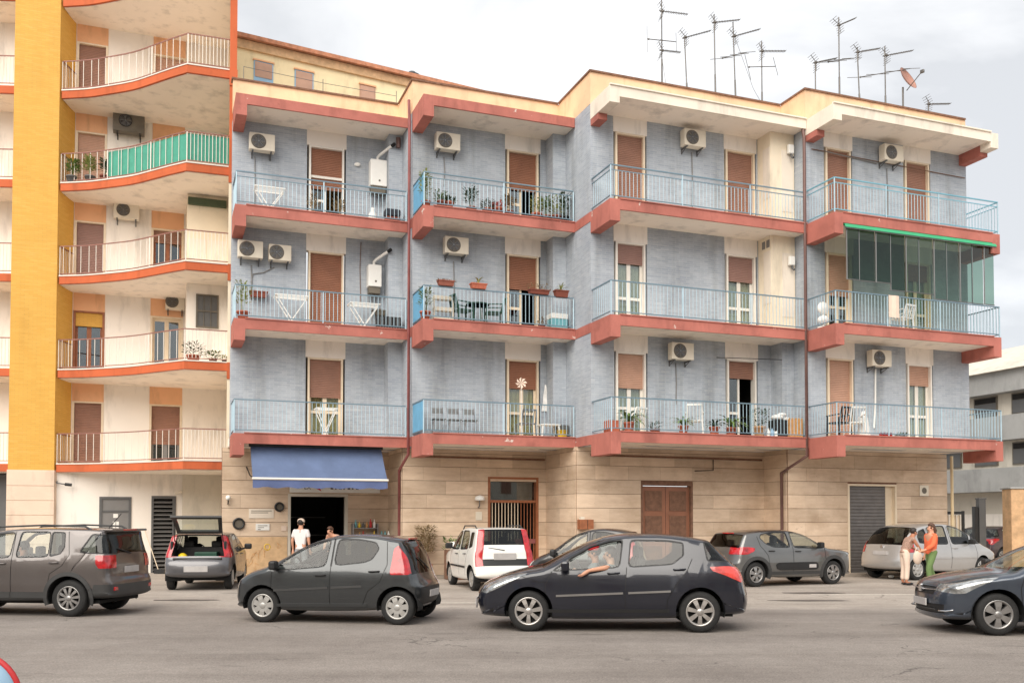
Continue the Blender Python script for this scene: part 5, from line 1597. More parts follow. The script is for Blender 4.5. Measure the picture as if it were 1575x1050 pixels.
# -------- grey hatchback with its tailgate open
shat = dict(L=3.80, W=1.66, r=.29, axles=(.74, 3.17), paint='paint_hatch', p=2.8, taper=(.16, .10),
    contour=[(.14, .22, .2), (.03, .31, .28), (.0, .45, .30), (.02, .60, .30), (.08, .72, .26), (.2, .80, .2), (.5, .90, .13), (.82, .97, .11),
             (1.1, 1.12, .13), (1.4, 1.27, .13), (1.7, 1.37, .10), (2.1, 1.42, .07), (2.6, 1.425, .06), (3.1, 1.40, .06), (3.40, 1.36, .07),
             (3.50, 1.22, .12), (3.60, 1.0, .14), (3.66, .84, .15), (3.69, .78, .16), (3.77, .68, .18), (3.80, .50, .2), (3.74, .34, .18),
             (3.1, .24, .08), (2.1, .2, .06), (1.0, .2, .08)],
    vert=VERT(.95, 1.41, .78),
    side=[window([(1.04, .95), (1.34, 1.13), (1.64, 1.29), (1.95, 1.34), (1.90, .96)], id=1), window([(2.03, .965), (2.08, 1.345), (2.6, 1.34), (2.86, 1.26), (2.84, 1.02)], 'car_glass_dark', id=2),
          ('tail_lamp', 'lamp_red', [(3.28, .84), (3.22, 1.20), (3.36, 1.33), (3.56, 1.2), (3.74, .86), (3.6, .80)], dict(ymin=.5, ny=.1, inset=-.006, round=.12))],
    top=[('windscreen', 'car_glass', 7, 9, 0, .87, dict(inset=.006)), ('tailgate_opening', 'trim_black', 14, 16, 0, .82, dict(drop=True)), ('tail_lamp', 'lamp_red', 14, 16, .82, .99, dict(inset=-.010))],
    lines=[([(1.0, .93), (.97, .6), (1.0, .34)], .014), ([(1.98, 1.34), (1.96, .95), (1.96, .32)], .014), ([(2.92, 1.1), (2.84, .8), (2.66, .34)], .014)],
    handles=[(1.8, .84), (2.7, .86)], mirror=(1.16, .95), mirrormat='trim_black', wheel=dict(spokes=6, mat='hubcap', rim=.66, wi=.04, wo=.05, w=.18), seat_x=1.85, dash_x=1.3, bench_x=2.62,
    boxes=[('number_plate', 'plate_blur', (3.775, 3.805, -.30, .26, .46, .60), .004), ('boot_floor', 'trim_black', (2.9, 3.66, -.56, .56, .56, .60), .01), ('boot_sill', 'trim_black', (3.58, 3.70, -.58, .58, .74, .80), .02), ('boot_side', 'trim_black', (2.95, 3.56, -.66, -.60, .6, 1.2), .02), ('boot_side', 'trim_black', (2.95, 3.56, .60, .66, .6, 1.2), .02)])
hh = heading(-.16, 1.0)
CARH, _ = make_car('parked_car', 'grey hatchback with its tailgate raised, parked by the louvred gate', shat, place(shat, 1, 0, -7.76, 23.55, hh), hh)
hl = shat['L'] / 2
# raised tailgate: painted rim round a pane, hinged at the roof edge
def tg(s, y): 
    w_ = .54 + .06 * s
    return Vector((3.36 + .60 * s - hl, y * w_, 1.385 + .40 * s + .06 * math.sin(math.pi * s)))
def tg_strip(pts, th):
    m = MB(); up = Vector((-.4, 0, .9)) * th
    n_ = len(pts) // 2
    for k in range(n_ - 1):
        a, b, c, d = pts[2 * k], pts[2 * k + 1], pts[2 * k + 3], pts[2 * k + 2]
        m.hexa([a, b, c, d, a + up, b + up, c + up, d + up])
    return m
m = MB()
for s in (-1, 1):
    q = []
    for k in range(7): q += [tg(k / 6, s), tg(k / 6, s * .84)]
    w_ = tg_strip(q, .045); m.add(w_.v, w_.f)
for s0, s1 in ((0, .10), (.80, 1.0)):
    q = []
    for k in range(9): y = -.84 + 1.68 * k / 8; q += [tg(s0, y), tg(s1, y)]
    w_ = tg_strip(q, .045); m.add(w_.v, w_.f)
tgo = local('tailgate', m, 'trim_grey', CARH)
m = MB()
for k in range(8):
    y0, y1 = -.84 + 1.68 * k / 8, -.84 + 1.68 * (k + 1) / 8
    for a, b in ((.10, .45), (.45, .80)): m.quad(tg(a, y0), tg(a, y1), tg(b, y1), tg(b, y0))
local('tailgate_pane', m, 'car_glass', tgo)
for s in (-1, 1):
    m = MB(); m.tube([(3.45 - hl, s * .58, 1.12), tg(.55, s * .97)], .012, 6); local('gas_strut', m, 'trim_black', CARH)
o = thing('boot_crate', 'dark green crate in the open boot of the grey hatchback', 'crate', CARH.location + Vector((math.cos(hh) * 1.25, math.sin(hh) * 1.25, .61)), hh)
m = MB(); m.rbox(-.25, .25, -.12, .42, 0, .32, .02); local('crate_body', m, 'plastic_green', o)
o = thing('yellow_bag', 'bright yellow bag in the left corner of the open boot', 'bag', CARH.location + Vector((math.cos(hh) * 1.48 - math.sin(hh) * -.40, math.sin(hh) * 1.48 + math.cos(hh) * -.40, .61)), hh)
m = MB(); m.ball((0, 0, .16), .13, 7, 0, (1, 1, 1.1)); m.ball((.03, .10, .10), .09, 6); local('bag_body', m, 'yellow_plastic', o)
m = MB(); m.ball((.08, -.02, .03), .10, 6, 0, (1, 1.6, .5)); local('paper', m, 'sack_cream', o)

# -------- dark car behind the gate at the far right
sfar = {**s308, 'paint': 'paint_darkred'}
sfar['side'] = [x if x[0] != 'tail_lamp' else ('tail_lamp', 'lamp_red', x[2], x[3]) for x in s308['side']]
hf = heading(.10, 1.0)
make_car('parked_car', 'dark hatchback with a red tail lamp behind the gate at far right', sfar, (19.9, 38.6, 0), R(180 + 35))
# ------------------------------------------------------------------ ground-floor openings of the blue block
def room(i, t0, t1, d0, d1, z1, mat, parent, name='room'):
    m = MB(); h = Vector((0, 0, z1)); q = [bp(i, t0, d0, .012), bp(i, t1, d0, .012), bp(i, t1, d1, .012), bp(i, t0, d1, .012)]
    m.quad(q[3], q[2], q[1], q[0]); m.quad(*[p + h for p in q]); m.quad(q[1], q[2], q[2] + h, q[1] + h); m.quad(q[2], q[3], q[3] + h, q[2] + h); m.quad(q[3], q[0], q[0] + h, q[3] + h)
    return m.build(name, mat, parent)
# shop door
m = MB(); bbox(m, 0, 1.76, 1.84, DG - .04, DG + .2, 0, 2.52); bbox(m, 0, 3.49, 3.57, DG - .04, DG + .2, 0, 2.52); bbox(m, 0, 1.84, 3.49, DG - .04, DG + .2, 2.44, 2.52)
sd = m.build('shop_doorway', 'beige_plaster', BLUE, loc=bp(0, 1.76, DG, 0))
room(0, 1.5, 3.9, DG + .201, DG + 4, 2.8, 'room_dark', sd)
for k in range(3):
    m = MB(); bbox(m, 0, 1.9, 3.4, DG + 3.2, DG + 3.5, .6 + k * .6, .64 + k * .6); m.build('shelf', 'plastic_grey', sd)
# entrance with bar gate
m = MB(); bbox(m, 1, 2.64, 2.72, DG - .03, DG + .2, 0, 3.05); bbox(m, 1, 4.23, 4.31, DG - .03, DG + .2, 0, 3.05); bbox(m, 1, 2.72, 4.23, DG - .03, DG + .2, 2.98, 3.05); bbox(m, 1, 2.72, 4.23, DG + .02, DG + .12, 2.26, 2.34)
eg = m.build('entrance_gate', 'brown_wood', BLUE, loc=bp(1, 2.64, DG, 0))
for k in range(14):
    t = 2.80 + k * .105
    m = MB(); bbox(m, 1, t, t + .022, DG + .05, DG + .07, .1, 2.26); m.build('bar', 'cream_paint' if k < 9 else 'brown_wood', eg)
m = MB(); bbox(m, 1, 3.5, 4.23, DG + .04, DG + .08, 1.0, 1.14); m.build('lock_rail', 'pipe_red', eg)
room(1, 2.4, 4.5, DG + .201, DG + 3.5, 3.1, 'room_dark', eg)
m = MB(); bbox(m, 1, 2.72, 4.23, DG + .14, DG + .15, 2.34, 2.98); m.build('transom_pane', 'window_glass', eg)
# closed brown panel door of the third bay
m = MB(); bbox(m, 2, 2.06, 2.13, DG - .02, DG + .2, 0, 2.84); bbox(m, 2, 3.77, 3.84, DG - .02, DG + .2, 0, 2.84); bbox(m, 2, 2.13, 3.77, DG - .02, DG + .2, 2.76, 2.84)
pd = m.build('panel_door', 'coping', BLUE, loc=bp(2, 2.06, DG, 0))
for a, b in ((2.13, 2.94), (2.96, 3.77)):
    m = MB(); bbox(m, 2, a, b, DG + .08, DG + .14, .02, 2.74); lf = m.build('door_leaf', 'shutter_rust', pd)
    for z0, z1 in ((.2, .95), (1.1, 1.85), (2.0, 2.6)):
        m = MB(); bbox(m, 2, a + .12, b - .12, DG + .06, DG + .079, z0, z1); m.build('raised_panel', 'coping', pd)
# garage
m = MB(); bbox(m, 3, 2.18, 2.25, DG - .03, DG + .2, 0, 2.85); bbox(m, 3, 4.02, 4.09, DG - .03, DG + .2, 0, 2.85); bbox(m, 3, 2.25, 4.02, DG - .03, DG + .2, 2.79, 2.85); bbox(m, 3, 3.75, 4.02, DG + .10, DG + .2, 0, 2.79)
gd = m.build('garage_door', 'cream_paint', BLUE, loc=bp(3, 2.18, DG, 0))
m = MB(); shutter_mesh(m, 3, 2.25, 3.75, DG + .12, .02, 2.79, .105)
m.build('roller_shutter', 'garage_grey', gd)
# dark service pipe along the top of the ground-floor wall, bracket, stains
for i, a, b in ((1, .3, 4.5), (2, .4, 6.3)):
    pipe([bp(i, a, DG - .07, 3.62), bp(i, b, DG - .07, 3.60)], .03, 'coping', 'service_pipe')
pipe([bp(2, 4.55, DG - .05, 3.6), bp(2, 4.55, DG - .05, 3.25), bp(2, 3.9, DG - .05, 3.22)], .014, 'black_metal', 'cable')
pipe([bp(3, .2, D - .03, 12.72), bp(3, 3.0, D - .03, 12.66), bp(3, 6.1, D - .03, 12.6)], .012, 'coping', 'cable')
pipe([bp(2, 4.1, D - .03, 6.55), bp(2, 6.0, D - .6, 6.5)], .010, 'black_metal', 'cable')
pipe([bp(0, 3.75, D - .03, 10.1), bp(0, 3.72, D - .03, 9.3), bp(0, 3.75, D - .03, 8.2)], .010, 'coping', 'cable')

# ------------------------------------------------------------------ shop front things
aw = thing('shop_awning', 'faded blue canvas awning with white front bar over the shop door', 'awning', bp(0, 2.3, .4, 3.8))
m = MB(); n = 12
def awp(t, s, sag=0): return bp(0, t, .42 - .85 * s, 3.80 - .95 * s - sag)
for k in range(n):
    a, b = .5 + 3.72 * k / n, .5 + 3.72 * (k + 1) / n
    for s0, s1 in ((0, .25), (.25, .5), (.5, .75), (.75, 1)):
        sg = lambda s: .05 * math.sin(math.pi * s)
        wv = lambda t, s: .012 * math.sin(t * 5) * math.sin(math.pi * s)
        m.quad(awp(a, s0, sg(s0) + wv(a, s0)), awp(b, s0, sg(s0) + wv(b, s0)), awp(b, s1, sg(s1) + wv(b, s1)), awp(a, s1, sg(s1) + wv(a, s1)))
m.sm = [True] * len(m.f); m.build('canvas', 'awning_blue', aw)
m = MB(); m.tube([awp(.48, 1.0), awp(4.24, 1.0)], .035, 8); m.build('front_bar', 'white_paint', aw)
m = MB(); n = 28
for k in range(n):
    a, b = .5 + 3.72 * k / n, .5 + 3.72 * (k + 1) / n
    f = lambda t: .24 + .02 * math.cos(t * 11)
    wv = lambda t: .012 * math.sin(t * 7)
    for q0, q1 in ((.03, .5), (.5, 1)):
        m.quad(awp(a, 1) + W * wv(a) * q0 - Vector((0, 0, f(a) * q0)), awp(b, 1) + W * wv(b) * q0 - Vector((0, 0, f(b) * q0)), awp(b, 1) + W * wv(b) * q1 - Vector((0, 0, f(b) * q1)), awp(a, 1) + W * wv(a) * q1 - Vector((0, 0, f(a) * q1)))
m.sm = [True] * len(m.f); m.build('valance', 'awning_valance', aw)
m = MB(); m.tube([awp(.46, 0) + Vector((0, 0, .02)), awp(4.26, 0) + Vector((0, 0, .02))], .05, 8); m.build('roller', 'dark_metal', aw)
for t in (.54, 4.18):
    m = MB(); m.bar(awp(t, .98) - Vector((0, 0, .03)), bp(0, t, .95, 3.0), .03); m.bar(bp(0, t, .95, 3.0), bp(0, t, DG - .04, 3.3), .03); m.build('arm', 'dark_metal', aw)

sg = thing('shop_sign', 'white shop signboard with a red mark above the shop door', 'sign', bp(0, 3.0, DG - .05, 2.6))
m = MB(); bbox(m, 0, 1.80, 4.55, DG - .12, DG - .06, 2.56, 2.90); m.build('board', 'plastic_white', sg)
def flat_text(txt, i, t, d, z, size, mat, parent, name='lettering'):
    cu = bpy.data.curves.new(name, 'FONT'); cu.body = txt; cu.size = size; cu.extrude = .002
    tmp = bpy.data.objects.new(name, cu); COL.objects.link(tmp)
    dg = bpy.context.evaluated_depsgraph_get(); me = bpy.data.meshes.new_from_object(tmp.evaluated_get(dg))
    bpy.data.objects.remove(tmp)
    me.materials.clear(); me.materials.append(MATS[mat])
    o = bpy.data.objects.new(name, me); COL.objects.link(o); o.parent = parent
    o.location = bp(i, t, d, z) - wloc(parent); o.rotation_euler = (R(90), 0, TH)
    return o
m = MB()
c = bp(0, 2.62, DG - .126, 2.73)
for pts in (((-.12, 0), (.12, .13), (.06, 0)), ((-.12, 0), (.06, 0), (.12, -.13))):
    m.add([c + U * x + Vector((0, 0, z)) for x, z in pts], [(0, 1, 2)])
m.build('red_mark', 'sign_red', sg)
flat_text('EX', 0, 2.22, DG - .124, 2.66, .17, 'sign_ink', sg)
for k in range(7):
    m = MB(); t = 3.02 + k * .13; bbox(m, 0, t, t + (.05 if k % 2 else .085), DG - .1235, DG - .1205, 2.66, 2.76 + .05 * (k % 3 == 0)); m.build('faded_mark', 'unit_dark', sg)

def wall_ring(t, z, r, label):
    o = thing('vent_outlet', label, 'vent', bp(0, t, DG - .03, z))
    m = MB(); n = 20; ring = [bp(0, t + r * math.cos(2 * math.pi * k / n), DG - .07, z + r * math.sin(2 * math.pi * k / n)) for k in range(n)]
    m.tube(ring + ring[:2], .03, 6, cap=False); m.build('rim', 'dark_metal', o)
    m = MB(); m.add([bp(0, t + r * math.cos(2 * math.pi * k / n), DG - .045, z + r * math.sin(2 * math.pi * k / n)) for k in range(n)], [tuple(range(n))]); m.build('mesh', 'unit_dark', o)
wall_ring(.33, 1.62, .15, 'round dark vent outlet low on the stone wall left of the shop door')
wall_ring(1.50, 2.12, .12, 'smaller round vent outlet high beside the shop doorway')
for t0, t1, z0, z1, lb, lines_ in ((.62, 1.34, 1.78, 2.06, 'large pale stone plaque with faint lettering left of the shop', 2), (.82, 1.22, 1.42, 1.62, 'small white notice with dark lines under the plaque', 3)):
    o = thing('wall_notice', lb, 'notice', bp(0, t0, DG - .03, z0))
    m = MB(); bbox(m, 0, t0, t1, DG - .05, DG - .033, z0, z1); m.build('board', 'white_trim' if lines_ == 2 else 'plastic_white', o)
    for k in range(lines_):
        m = MB(); z = z1 - .07 - k * .055; bbox(m, 0, t0 + .06, t1 - .06 - .1 * k, DG - .053, DG - .0505, z, z + .018); m.build('line', 'unit_dark', o)
o = thing('wall_lamp', 'small white wall lamp at the corner left of the shop', 'lamp', bp(0, .02, DG - .1, 2.35))
m = MB(); m.ball(tuple(bp(0, .02, DG - .16, 2.38)), .075, 8); m.build('globe', 'plastic_white', o)
m = MB(); m.tube([bp(0, .02, DG - .03, 2.2), bp(0, .02, DG - .16, 2.22), bp(0, .02, DG - .16, 2.31)], .018, 6); m.build('bracket', 'black_metal', o)
o = thing('wall_lamp', 'white cap lamp beside the barred entrance gate', 'lamp', bp(1, 2.33, DG - .1, 2.3))
m = MB(); m.lathe([(.0, .14), (.13, .10), (.16, .0), (.14, -.02)], 14, tuple(bp(1, 2.33, DG - .18, 2.34))); m.build('shade', 'plastic_white', o)
m = MB(); m.tube([bp(1, 2.33, DG - .02, 2.1), bp(1, 2.33, DG - .15, 2.15), bp(1, 2.33, DG - .18, 2.36)], .02, 6); m.build('bracket', 'steel', o)
m = MB(); bbox(m, 1, 2.24, 2.44, DG - .06, DG - .033, 1.72, 1.98); m.build('intercom', 'plastic_ivory', o)
o = thing('mailbox', 'brown box with a small parcel on the return wall right of the gate', 'box', bp(2, .1, DG - .05, 1.5))
m = MB(); bbox(m, 2, -.02, .42, DG - .22, DG - .034, 1.46, 1.74); m.build('box', 'brown_wood', o)
m = MB(); bbox(m, 2, .22, .235, DG - .225, DG - .22, 1.47, 1.73); m.build('seam', 'plastic_black', o)
m = MB(); bbox(m, 2, .02, .14, DG - .2, DG - .08, 1.741, 1.82); m.build('parcel', 'plastic_ivory', o)
o = thing('vent_grille', 'small pale square vent grille high on the stone wall right of the garage', 'vent', bp(3, 5.19, DG - .03, 2.6))
m = MB(); bbox(m, 3, 5.0, 5.36, DG - .05, DG - .033, 2.5, 2.84); m.build('plate', 'plastic_ivory', o)
m = MB(); n = 14; m.add([bp(3, 5.18 + .1 * math.cos(2 * math.pi * k / n), DG - .054, 2.67 + .1 * math.sin(2 * math.pi * k / n)) for k in range(n)], [tuple(range(n))]); m.build('hole', 'unit_dark', o)
# display of goods right of the shop door
o = thing('display_rack', 'tall rack of bottles and packets standing right of the shop door', 'rack', bp(0, 4.0, DG - .4, .09))
m = MB()
for t in (3.66, 4.42): bbox(m, 0, t, t + .03, DG - .38, DG - .06, .095, 1.62)
m.build('upright', 'steel', o)
gi = 0
for k in range(4):
    z = .35 + k * .38
    m = MB(); bbox(m, 0, 3.69, 4.42, DG - .38, DG - .06, z - .02, z); m.build('shelf', 'steel', o)
    for q in range(6):
        t = 3.73 + q * .115; mt = ['bottle_teal', 'plastic_white', 'sign_red', 'crate_wood', 'plastic_grey', 'yellow_plastic'][(q * 5 + k * 2) % 6]; hh = random.uniform(.16, .28)
        m = MB(); cc = bp(0, t + .04, DG - .26, z)
        m.lathe([(.036, .001), (.04, .02), (.04, hh * .6), (.016, hh * .78), (.016, hh)], 8, tuple(cc)); m.build('bottle', mt, o)
o = thing('water_bottle_pack', 'pale teal bottles in a crate beside the display rack', 'bottles', bp(0, 4.75, DG - .4, .09))
m = MB(); bbox(m, 0, 4.52, 4.86, DG - .40, DG - .08, .095, 1.05); m.build('crate', 'cardboard', o)
for q in range(3):
    m = MB(); m.lathe([(.045, 0), (.05, .02), (.05, .22), (.02, .30), (.02, .34)], 10, tuple(bp(0, 4.58 + q * .11, DG - .24, 1.051))); m.build('bottle', 'bottle_teal' if q < 2 else 'plastic_white', o)
o = thing('wall_poster', 'small paper notice on the jamb at left of the shop doorway', 'notice', bp(0, 1.6, DG - .04, 1.2))
m = MB(); bbox(m, 0, 1.55, 1.70, DG - .042, DG - .034, 1.0, 1.22); m.build('paper', 'plastic_white', o)
m = MB(); bbox(m, 0, 1.56, 1.72, DG - .046, DG - .034, 1.4, 1.55); m.build('paper', 'sack_cream', o)
# painted lower wall
m = MB(); bbox(m, 0, .02, 1.74, DG - .045, DG - .034, .1, 1.22)
lw = tag(m.build('painted_panel', 'panel_tan'), 'sandy painted panel with yellow scribbles on the wall left of the shop', 'panel')
m = MB()
random.seed(11)
for k in range(16):
    t = .25 + random.random() * 1.3; z = .3 + random.random() * .75
    p = [bp(0, t + random.uniform(-.09, .09), DG - .047, z + random.uniform(-.14, .14)) for _ in range(4)]
    m.tube(p, .007, 4)
tag(m.build('scribble', 'crate_wood', lw), kind='stuff')
m = MB()
n = 14; ring = [bp(0, 1.16 + .08 * math.cos(6.28 * k / n), DG - .047, .92 + .09 * math.sin(6.28 * k / n)) for k in range(n)]
m.tube(ring + ring[:2], .012, 4, cap=False); m.build('yellow_scribble', 'yellow_plastic', lw)

# ------------------------------------------------------------------ air conditioners
def ac_unit(name_label, origin, axu, axn, w=.72, h=.49, dpt=.26, dark=False, mat='plastic_ivory', open_fan=True):
    """origin: centre of the back face; axu along the wall, axn out of the wall"""
    o = thing('air_conditioner', name_label, 'air conditioner', origin, math.atan2(axu.y, axu.x), 'air conditioners on the facades')
    # local: x along the wall, -y out of the wall
    m = MB(); y0, y1 = -dpt - .10, -.10
    fx = -.10                                          # fan centre
    m.rbox(-w / 2, w / 2, y0, y1, -h / 2, h / 2, .018); local('casing', m, mat, o)
    m = MB(); m.lathe([(.185, y0 - .006), (.20, y0 - .012), (.212, y0 - .004)], 28, (fx, 0, 0), 'Y', cap=False)
    m.lathe([(0, y0 - .002), (.195, y0 - .003)], 28, (fx, 0, 0), 'Y', cap=False); local('fan_opening', m, 'unit_dark' if not dark else 'plastic_black', o)
    m = MB()
    for k in range(5):
        a = k * 2 * math.pi / 5 + .3
        pts = []
        for rr, da, dy in ((.04, 0, -.004), (.17, -.25, -.006), (.17, .45, -.010), (.04, .5, -.008)):
            pts.append((fx + rr * math.cos(a + da), y0 + dy, rr * math.sin(a + da)))
        m.add(pts, [(0, 1, 2, 3)])
    m.lathe([(0, y0 - .02), (.045, y0 - .016), (.05, y0 - .004)], 12, (fx, 0, 0), 'Y', cap=False)
    local('fan', m, 'plastic_grey', o)
    m = MB()
    for rr in (.07, .11, .15, .18):
        ring = [(fx + rr * math.cos(2 * math.pi * k / 20), y0 - .022, rr * math.sin(2 * math.pi * k / 20)) for k in range(20)]
        m.tube(ring + ring[:2], .0035, 4, cap=False)
    for k in range(4):
        a = k * math.pi / 4; m.bar((fx - .185 * math.cos(a), y0 - .022, -.185 * math.sin(a)), (fx + .185 * math.cos(a), y0 - .022, .185 * math.sin(a)), .005)
    tag(local('fan_guard', m, 'steel', o), kind='stuff')
    for s in (-1, 1):
        m = MB(); x = s * w * .36
        m.bar((x, 0, -h / 2 - .02), (x, y0 + .02, -h / 2 - .02), .04, .03); m.bar((x, -.01, -h / 2 - .16), (x, -.01, -h / 2 - .005), .03); m.bar((x, -.02, -h / 2 - .14), (x, y0 + .08, -h / 2 - .03), .016)
        local('bracket', m, 'plastic_grey' if not dark else 'black_metal', o)
    return o
def ac_pipe(pts, mat='plastic_grey', r=.016):
    return pipe(pts, r, mat, 'refrigerant_pipe')
def on_bay(i, t, z): return bp(i, t, D, z)
ac_unit('ivory air conditioner alone on the top balcony of the leftmost bay', on_bay(0, .80, 12.63), U, -W)
ac_unit('left of two ivory air conditioners, second floor of the leftmost bay', on_bay(0, .50, 9.48), U, -W, .70)
ac_unit('right of two ivory air conditioners, second floor of the leftmost bay', on_bay(0, 1.33, 9.46), U, -W, .64, .46)
ac_unit('ivory air conditioner on the top balcony of the second bay', on_bay(1, .99, 12.71), U, -W)
ac_unit('ivory air conditioner with dark fan, second floor of the second bay', on_bay(1, 1.25, 9.69), U, -W)
ac_unit('ivory air conditioner between the two shutters, top floor of the third bay', on_bay(2, 3.22, 12.9), U, -W)
ac_unit('ivory air conditioner on a sooty wall, first floor of the third bay', on_bay(2, 2.77, 6.6), U, -W)
ac_unit('ivory air conditioner between shutters on the top floor of the rightmost bay', on_bay(3, 2.98, 12.87), U, -W)
ac_unit('ivory air conditioner with long white pipe, first floor of the rightmost bay', on_bay(3, 2.43, 6.57), U, -W)
for i, t, z0, z1 in ((0, .62, 12.3, 10.6), (0, .55, 9.1, 8.1), (1, .95, 12.35, 11.5), (1, 1.25, 9.3, 7.6), (2, 3.3, 12.6, 10.8), (2, 2.72, 6.3, 5.1), (3, 3.0, 12.5, 11.0)):
    ac_pipe([bp(i, t, D - .02, z0), bp(i, t + .02, D - .02, (z0 + z1) / 2), bp(i, t, D - .02, z1)], 'grey_door')
ac_pipe([bp(0, 1.2, D - .02, 9.1), bp(0, .9, D - .02, 8.92), bp(0, .6, D - .02, 8.85), bp(0, .55, D - .02, 8.6)], 'grey_door')
ac_pipe([bp(3, 2.46, D - .03, 6.3), bp(3, 2.44, D - .03, 5.2), bp(3, 2.38, D - .03, 4.5)], 'plastic_white', .028)
ac_pipe([bp(3, .65, D - .03, 12.72), bp(3, 2.6, D - .03, 12.6)], 'grey_door')
ac_unit('large dark air conditioner above the green shade cloth on the yellow block', lp(1.66, 0, 15.02), U, -W, .98, .72, .36, True, 'unit_dark')
ac_unit('ivory air conditioner on the third floor of the yellow block', lp(1.62, 0, 12.05), U, -W, .80, .55)
ac_unit('ivory air conditioner beside the closet window of the yellow block', lp(3.18, -.02, 9.10), U, -W, .62, .52)

# ------------------------------------------------------------------ wall boilers
def boiler(label, i, t, z, w=.42, h=.72):
    o = thing('wall_boiler', label, 'boiler', bp(i, t, D, z))
    m = MB(); m.rbox(-w / 2, w / 2, -.34, -.01, 0, h, .02); c = local('casing', m, 'plastic_white', o)
    m = MB(); m.rbox(-w / 2 + .03, w / 2 - .03, -.30, -.03, -.20, -.002, .01); local('pipe_cover', m, 'unit_dark', o)
    for k in range(4):
        m = MB(); x = -.14 + k * .09; m.tube([(x, -.15, -.2), (x + .01, -.12, -.45), (x, -.04, -.5)], .012, 5); local('hose', m, 'steel', o)
    m = MB(); m.tube([(.0, -.17, h), (.0, -.17, h + .12), (.06, -.26, h + .18), (.34, -.62, h + .36)], .045, 8); local('flue', m, 'plastic_white', o)
    m = MB(); m.tube([(.33, -.605, h + .352), (.40, -.70, h + .395)], .052, 8); local('flue_tip', m, 'black_metal', o)
    m = MB(); m.lathe([(0, -.352), (.03, -.35), (.03, -.34)], 10, (.02, 0, .16), 'Y'); local('gauge', m, 'unit_dark', o)
    o.rotation_euler = (0, 0, TH)
    return o
boiler('tall white wall boiler with slanting flue, top floor of the leftmost bay', 0, 4.22, 11.78, .50, .80)
boiler('white wall boiler with slanting flue, second floor of the leftmost bay', 0, 4.12, 8.72, .40, .66)

# ------------------------------------------------------------------ plants in pots
def leaf_cluster(mb, c, r, h, n, size, droop=.3, mi=0):
    for _ in range(n):
        a = random.uniform(0, 2 * math.pi); rr = r * math.sqrt(random.random()); z = h * random.random()
        p = Vector((c[0] + rr * math.cos(a), c[1] + rr * math.sin(a), c[2] + z))
        d = Vector((math.cos(a + random.uniform(-.8, .8)), math.sin(a + random.uniform(-.8, .8)), random.uniform(-droop, .9))).normalized()
        s = d.cross(Vector((0, 0, 1)))
        s = s.normalized() if s.length > .01 else Vector((1, 0, 0))
        L = size * random.uniform(.6, 1.3); wd = L * random.uniform(.28, .45)
        mid = p + d * L * .55
        mb.add([p, mid + s * wd / 2 + Vector((0, 0, .01)), p + d * L, mid - s * wd / 2 + Vector((0, 0, .01))], [(0, 1, 2, 3)], mi)
def fronds(mb, c, n, length, wd, lift=1.0):
    for k in range(n):
        a = 2 * math.pi * k / n + random.uniform(-.3, .3); L = length * random.uniform(.7, 1.15); e = random.uniform(.45, 1.15) * lift
        prev = Vector(c); pts = [prev]
        for q in range(4):
            el = e - q * .42
            prev = prev + Vector((math.cos(a) * math.cos(el), math.sin(a) * math.cos(el), math.sin(el))) * L / 4; pts.append(prev)
        s = Vector((-math.sin(a), math.cos(a), 0))
        for q in range(4):
            w0 = wd * (1 - abs(q / 4 - .4)); w1 = wd * (1 - abs((q + 1) / 4 - .4)) if q < 3 else .004
            mb.add([pts[q] - s * w0, pts[q] + s * w0, pts[q + 1] + s * w1, pts[q + 1] - s * w1], [(0, 1, 2, 3)])
def potted(label, loc, pr=.14, ph=.24, kind='bush', ht=.4, spread=.2, leaf='leaf_green', pot='terracotta', n=60, trough=None, group='potted plants on the balconies', rz=TH):
    o = thing('potted_plant', label, 'potted plant', loc, rz, group)
    m = MB()
    if trough:
        x = trough / 2
        m.hexa([(-x + .03, -.08, 0), (x - .03, -.08, 0), (x - .03, .08, 0), (-x + .03, .08, 0), (-x, -.10, ph), (x, -.10, ph), (x, .10, ph), (-x, .10, ph)])
        m.box(-x - .01, x + .01, -.11, .11, ph - .03, ph + .002)
    else:
        m.lathe([(pr * .72, 0), (pr * .95, ph * .82), (pr * 1.06, ph * .82), (pr * 1.06, ph), (pr * .9, ph), (pr * .85, ph * .9), (0, ph * .9)], 14)
    local('pot', m, pot, o)
    m = MB()
    if kind == 'bush':
        leaf_cluster(m, (0, 0, ph), spread, ht, n * 2, .11)
    elif kind == 'trough':
        for k in range(6): leaf_cluster(m, (-trough / 2 + trough * (k + .5) / 6, 0, ph - .02), .09, ht * random.uniform(.5, 1), n // 6, .08)
    elif kind == 'palm':
        fronds(m, (0, 0, ph), 26, ht * 1.3, .034)
    elif kind == 'tall':
        for k in range(4):
            x, y = random.uniform(-.08, .08), random.uniform(-.08, .08)
            m.tube([(x * .3, y * .3, ph - .03), (x, y, ph + ht * .6), (x * 1.6, y * 1.6, ph + ht)], [.010, .008, .004], 5)
            for q in range(3): leaf_cluster(m, (x, y, ph + ht * (.3 + .25 * q)), spread * .6, ht * .25, n // 5, .13)
    elif kind == 'spiky':
        fronds(m, (0, 0, ph), 12, ht, .018, 1.5)
    local('foliage', m, leaf, o)
    return o
def P_(i, t, d, lv): return bp(i, t, d, ZL[lv] + .001)
random.seed(21)
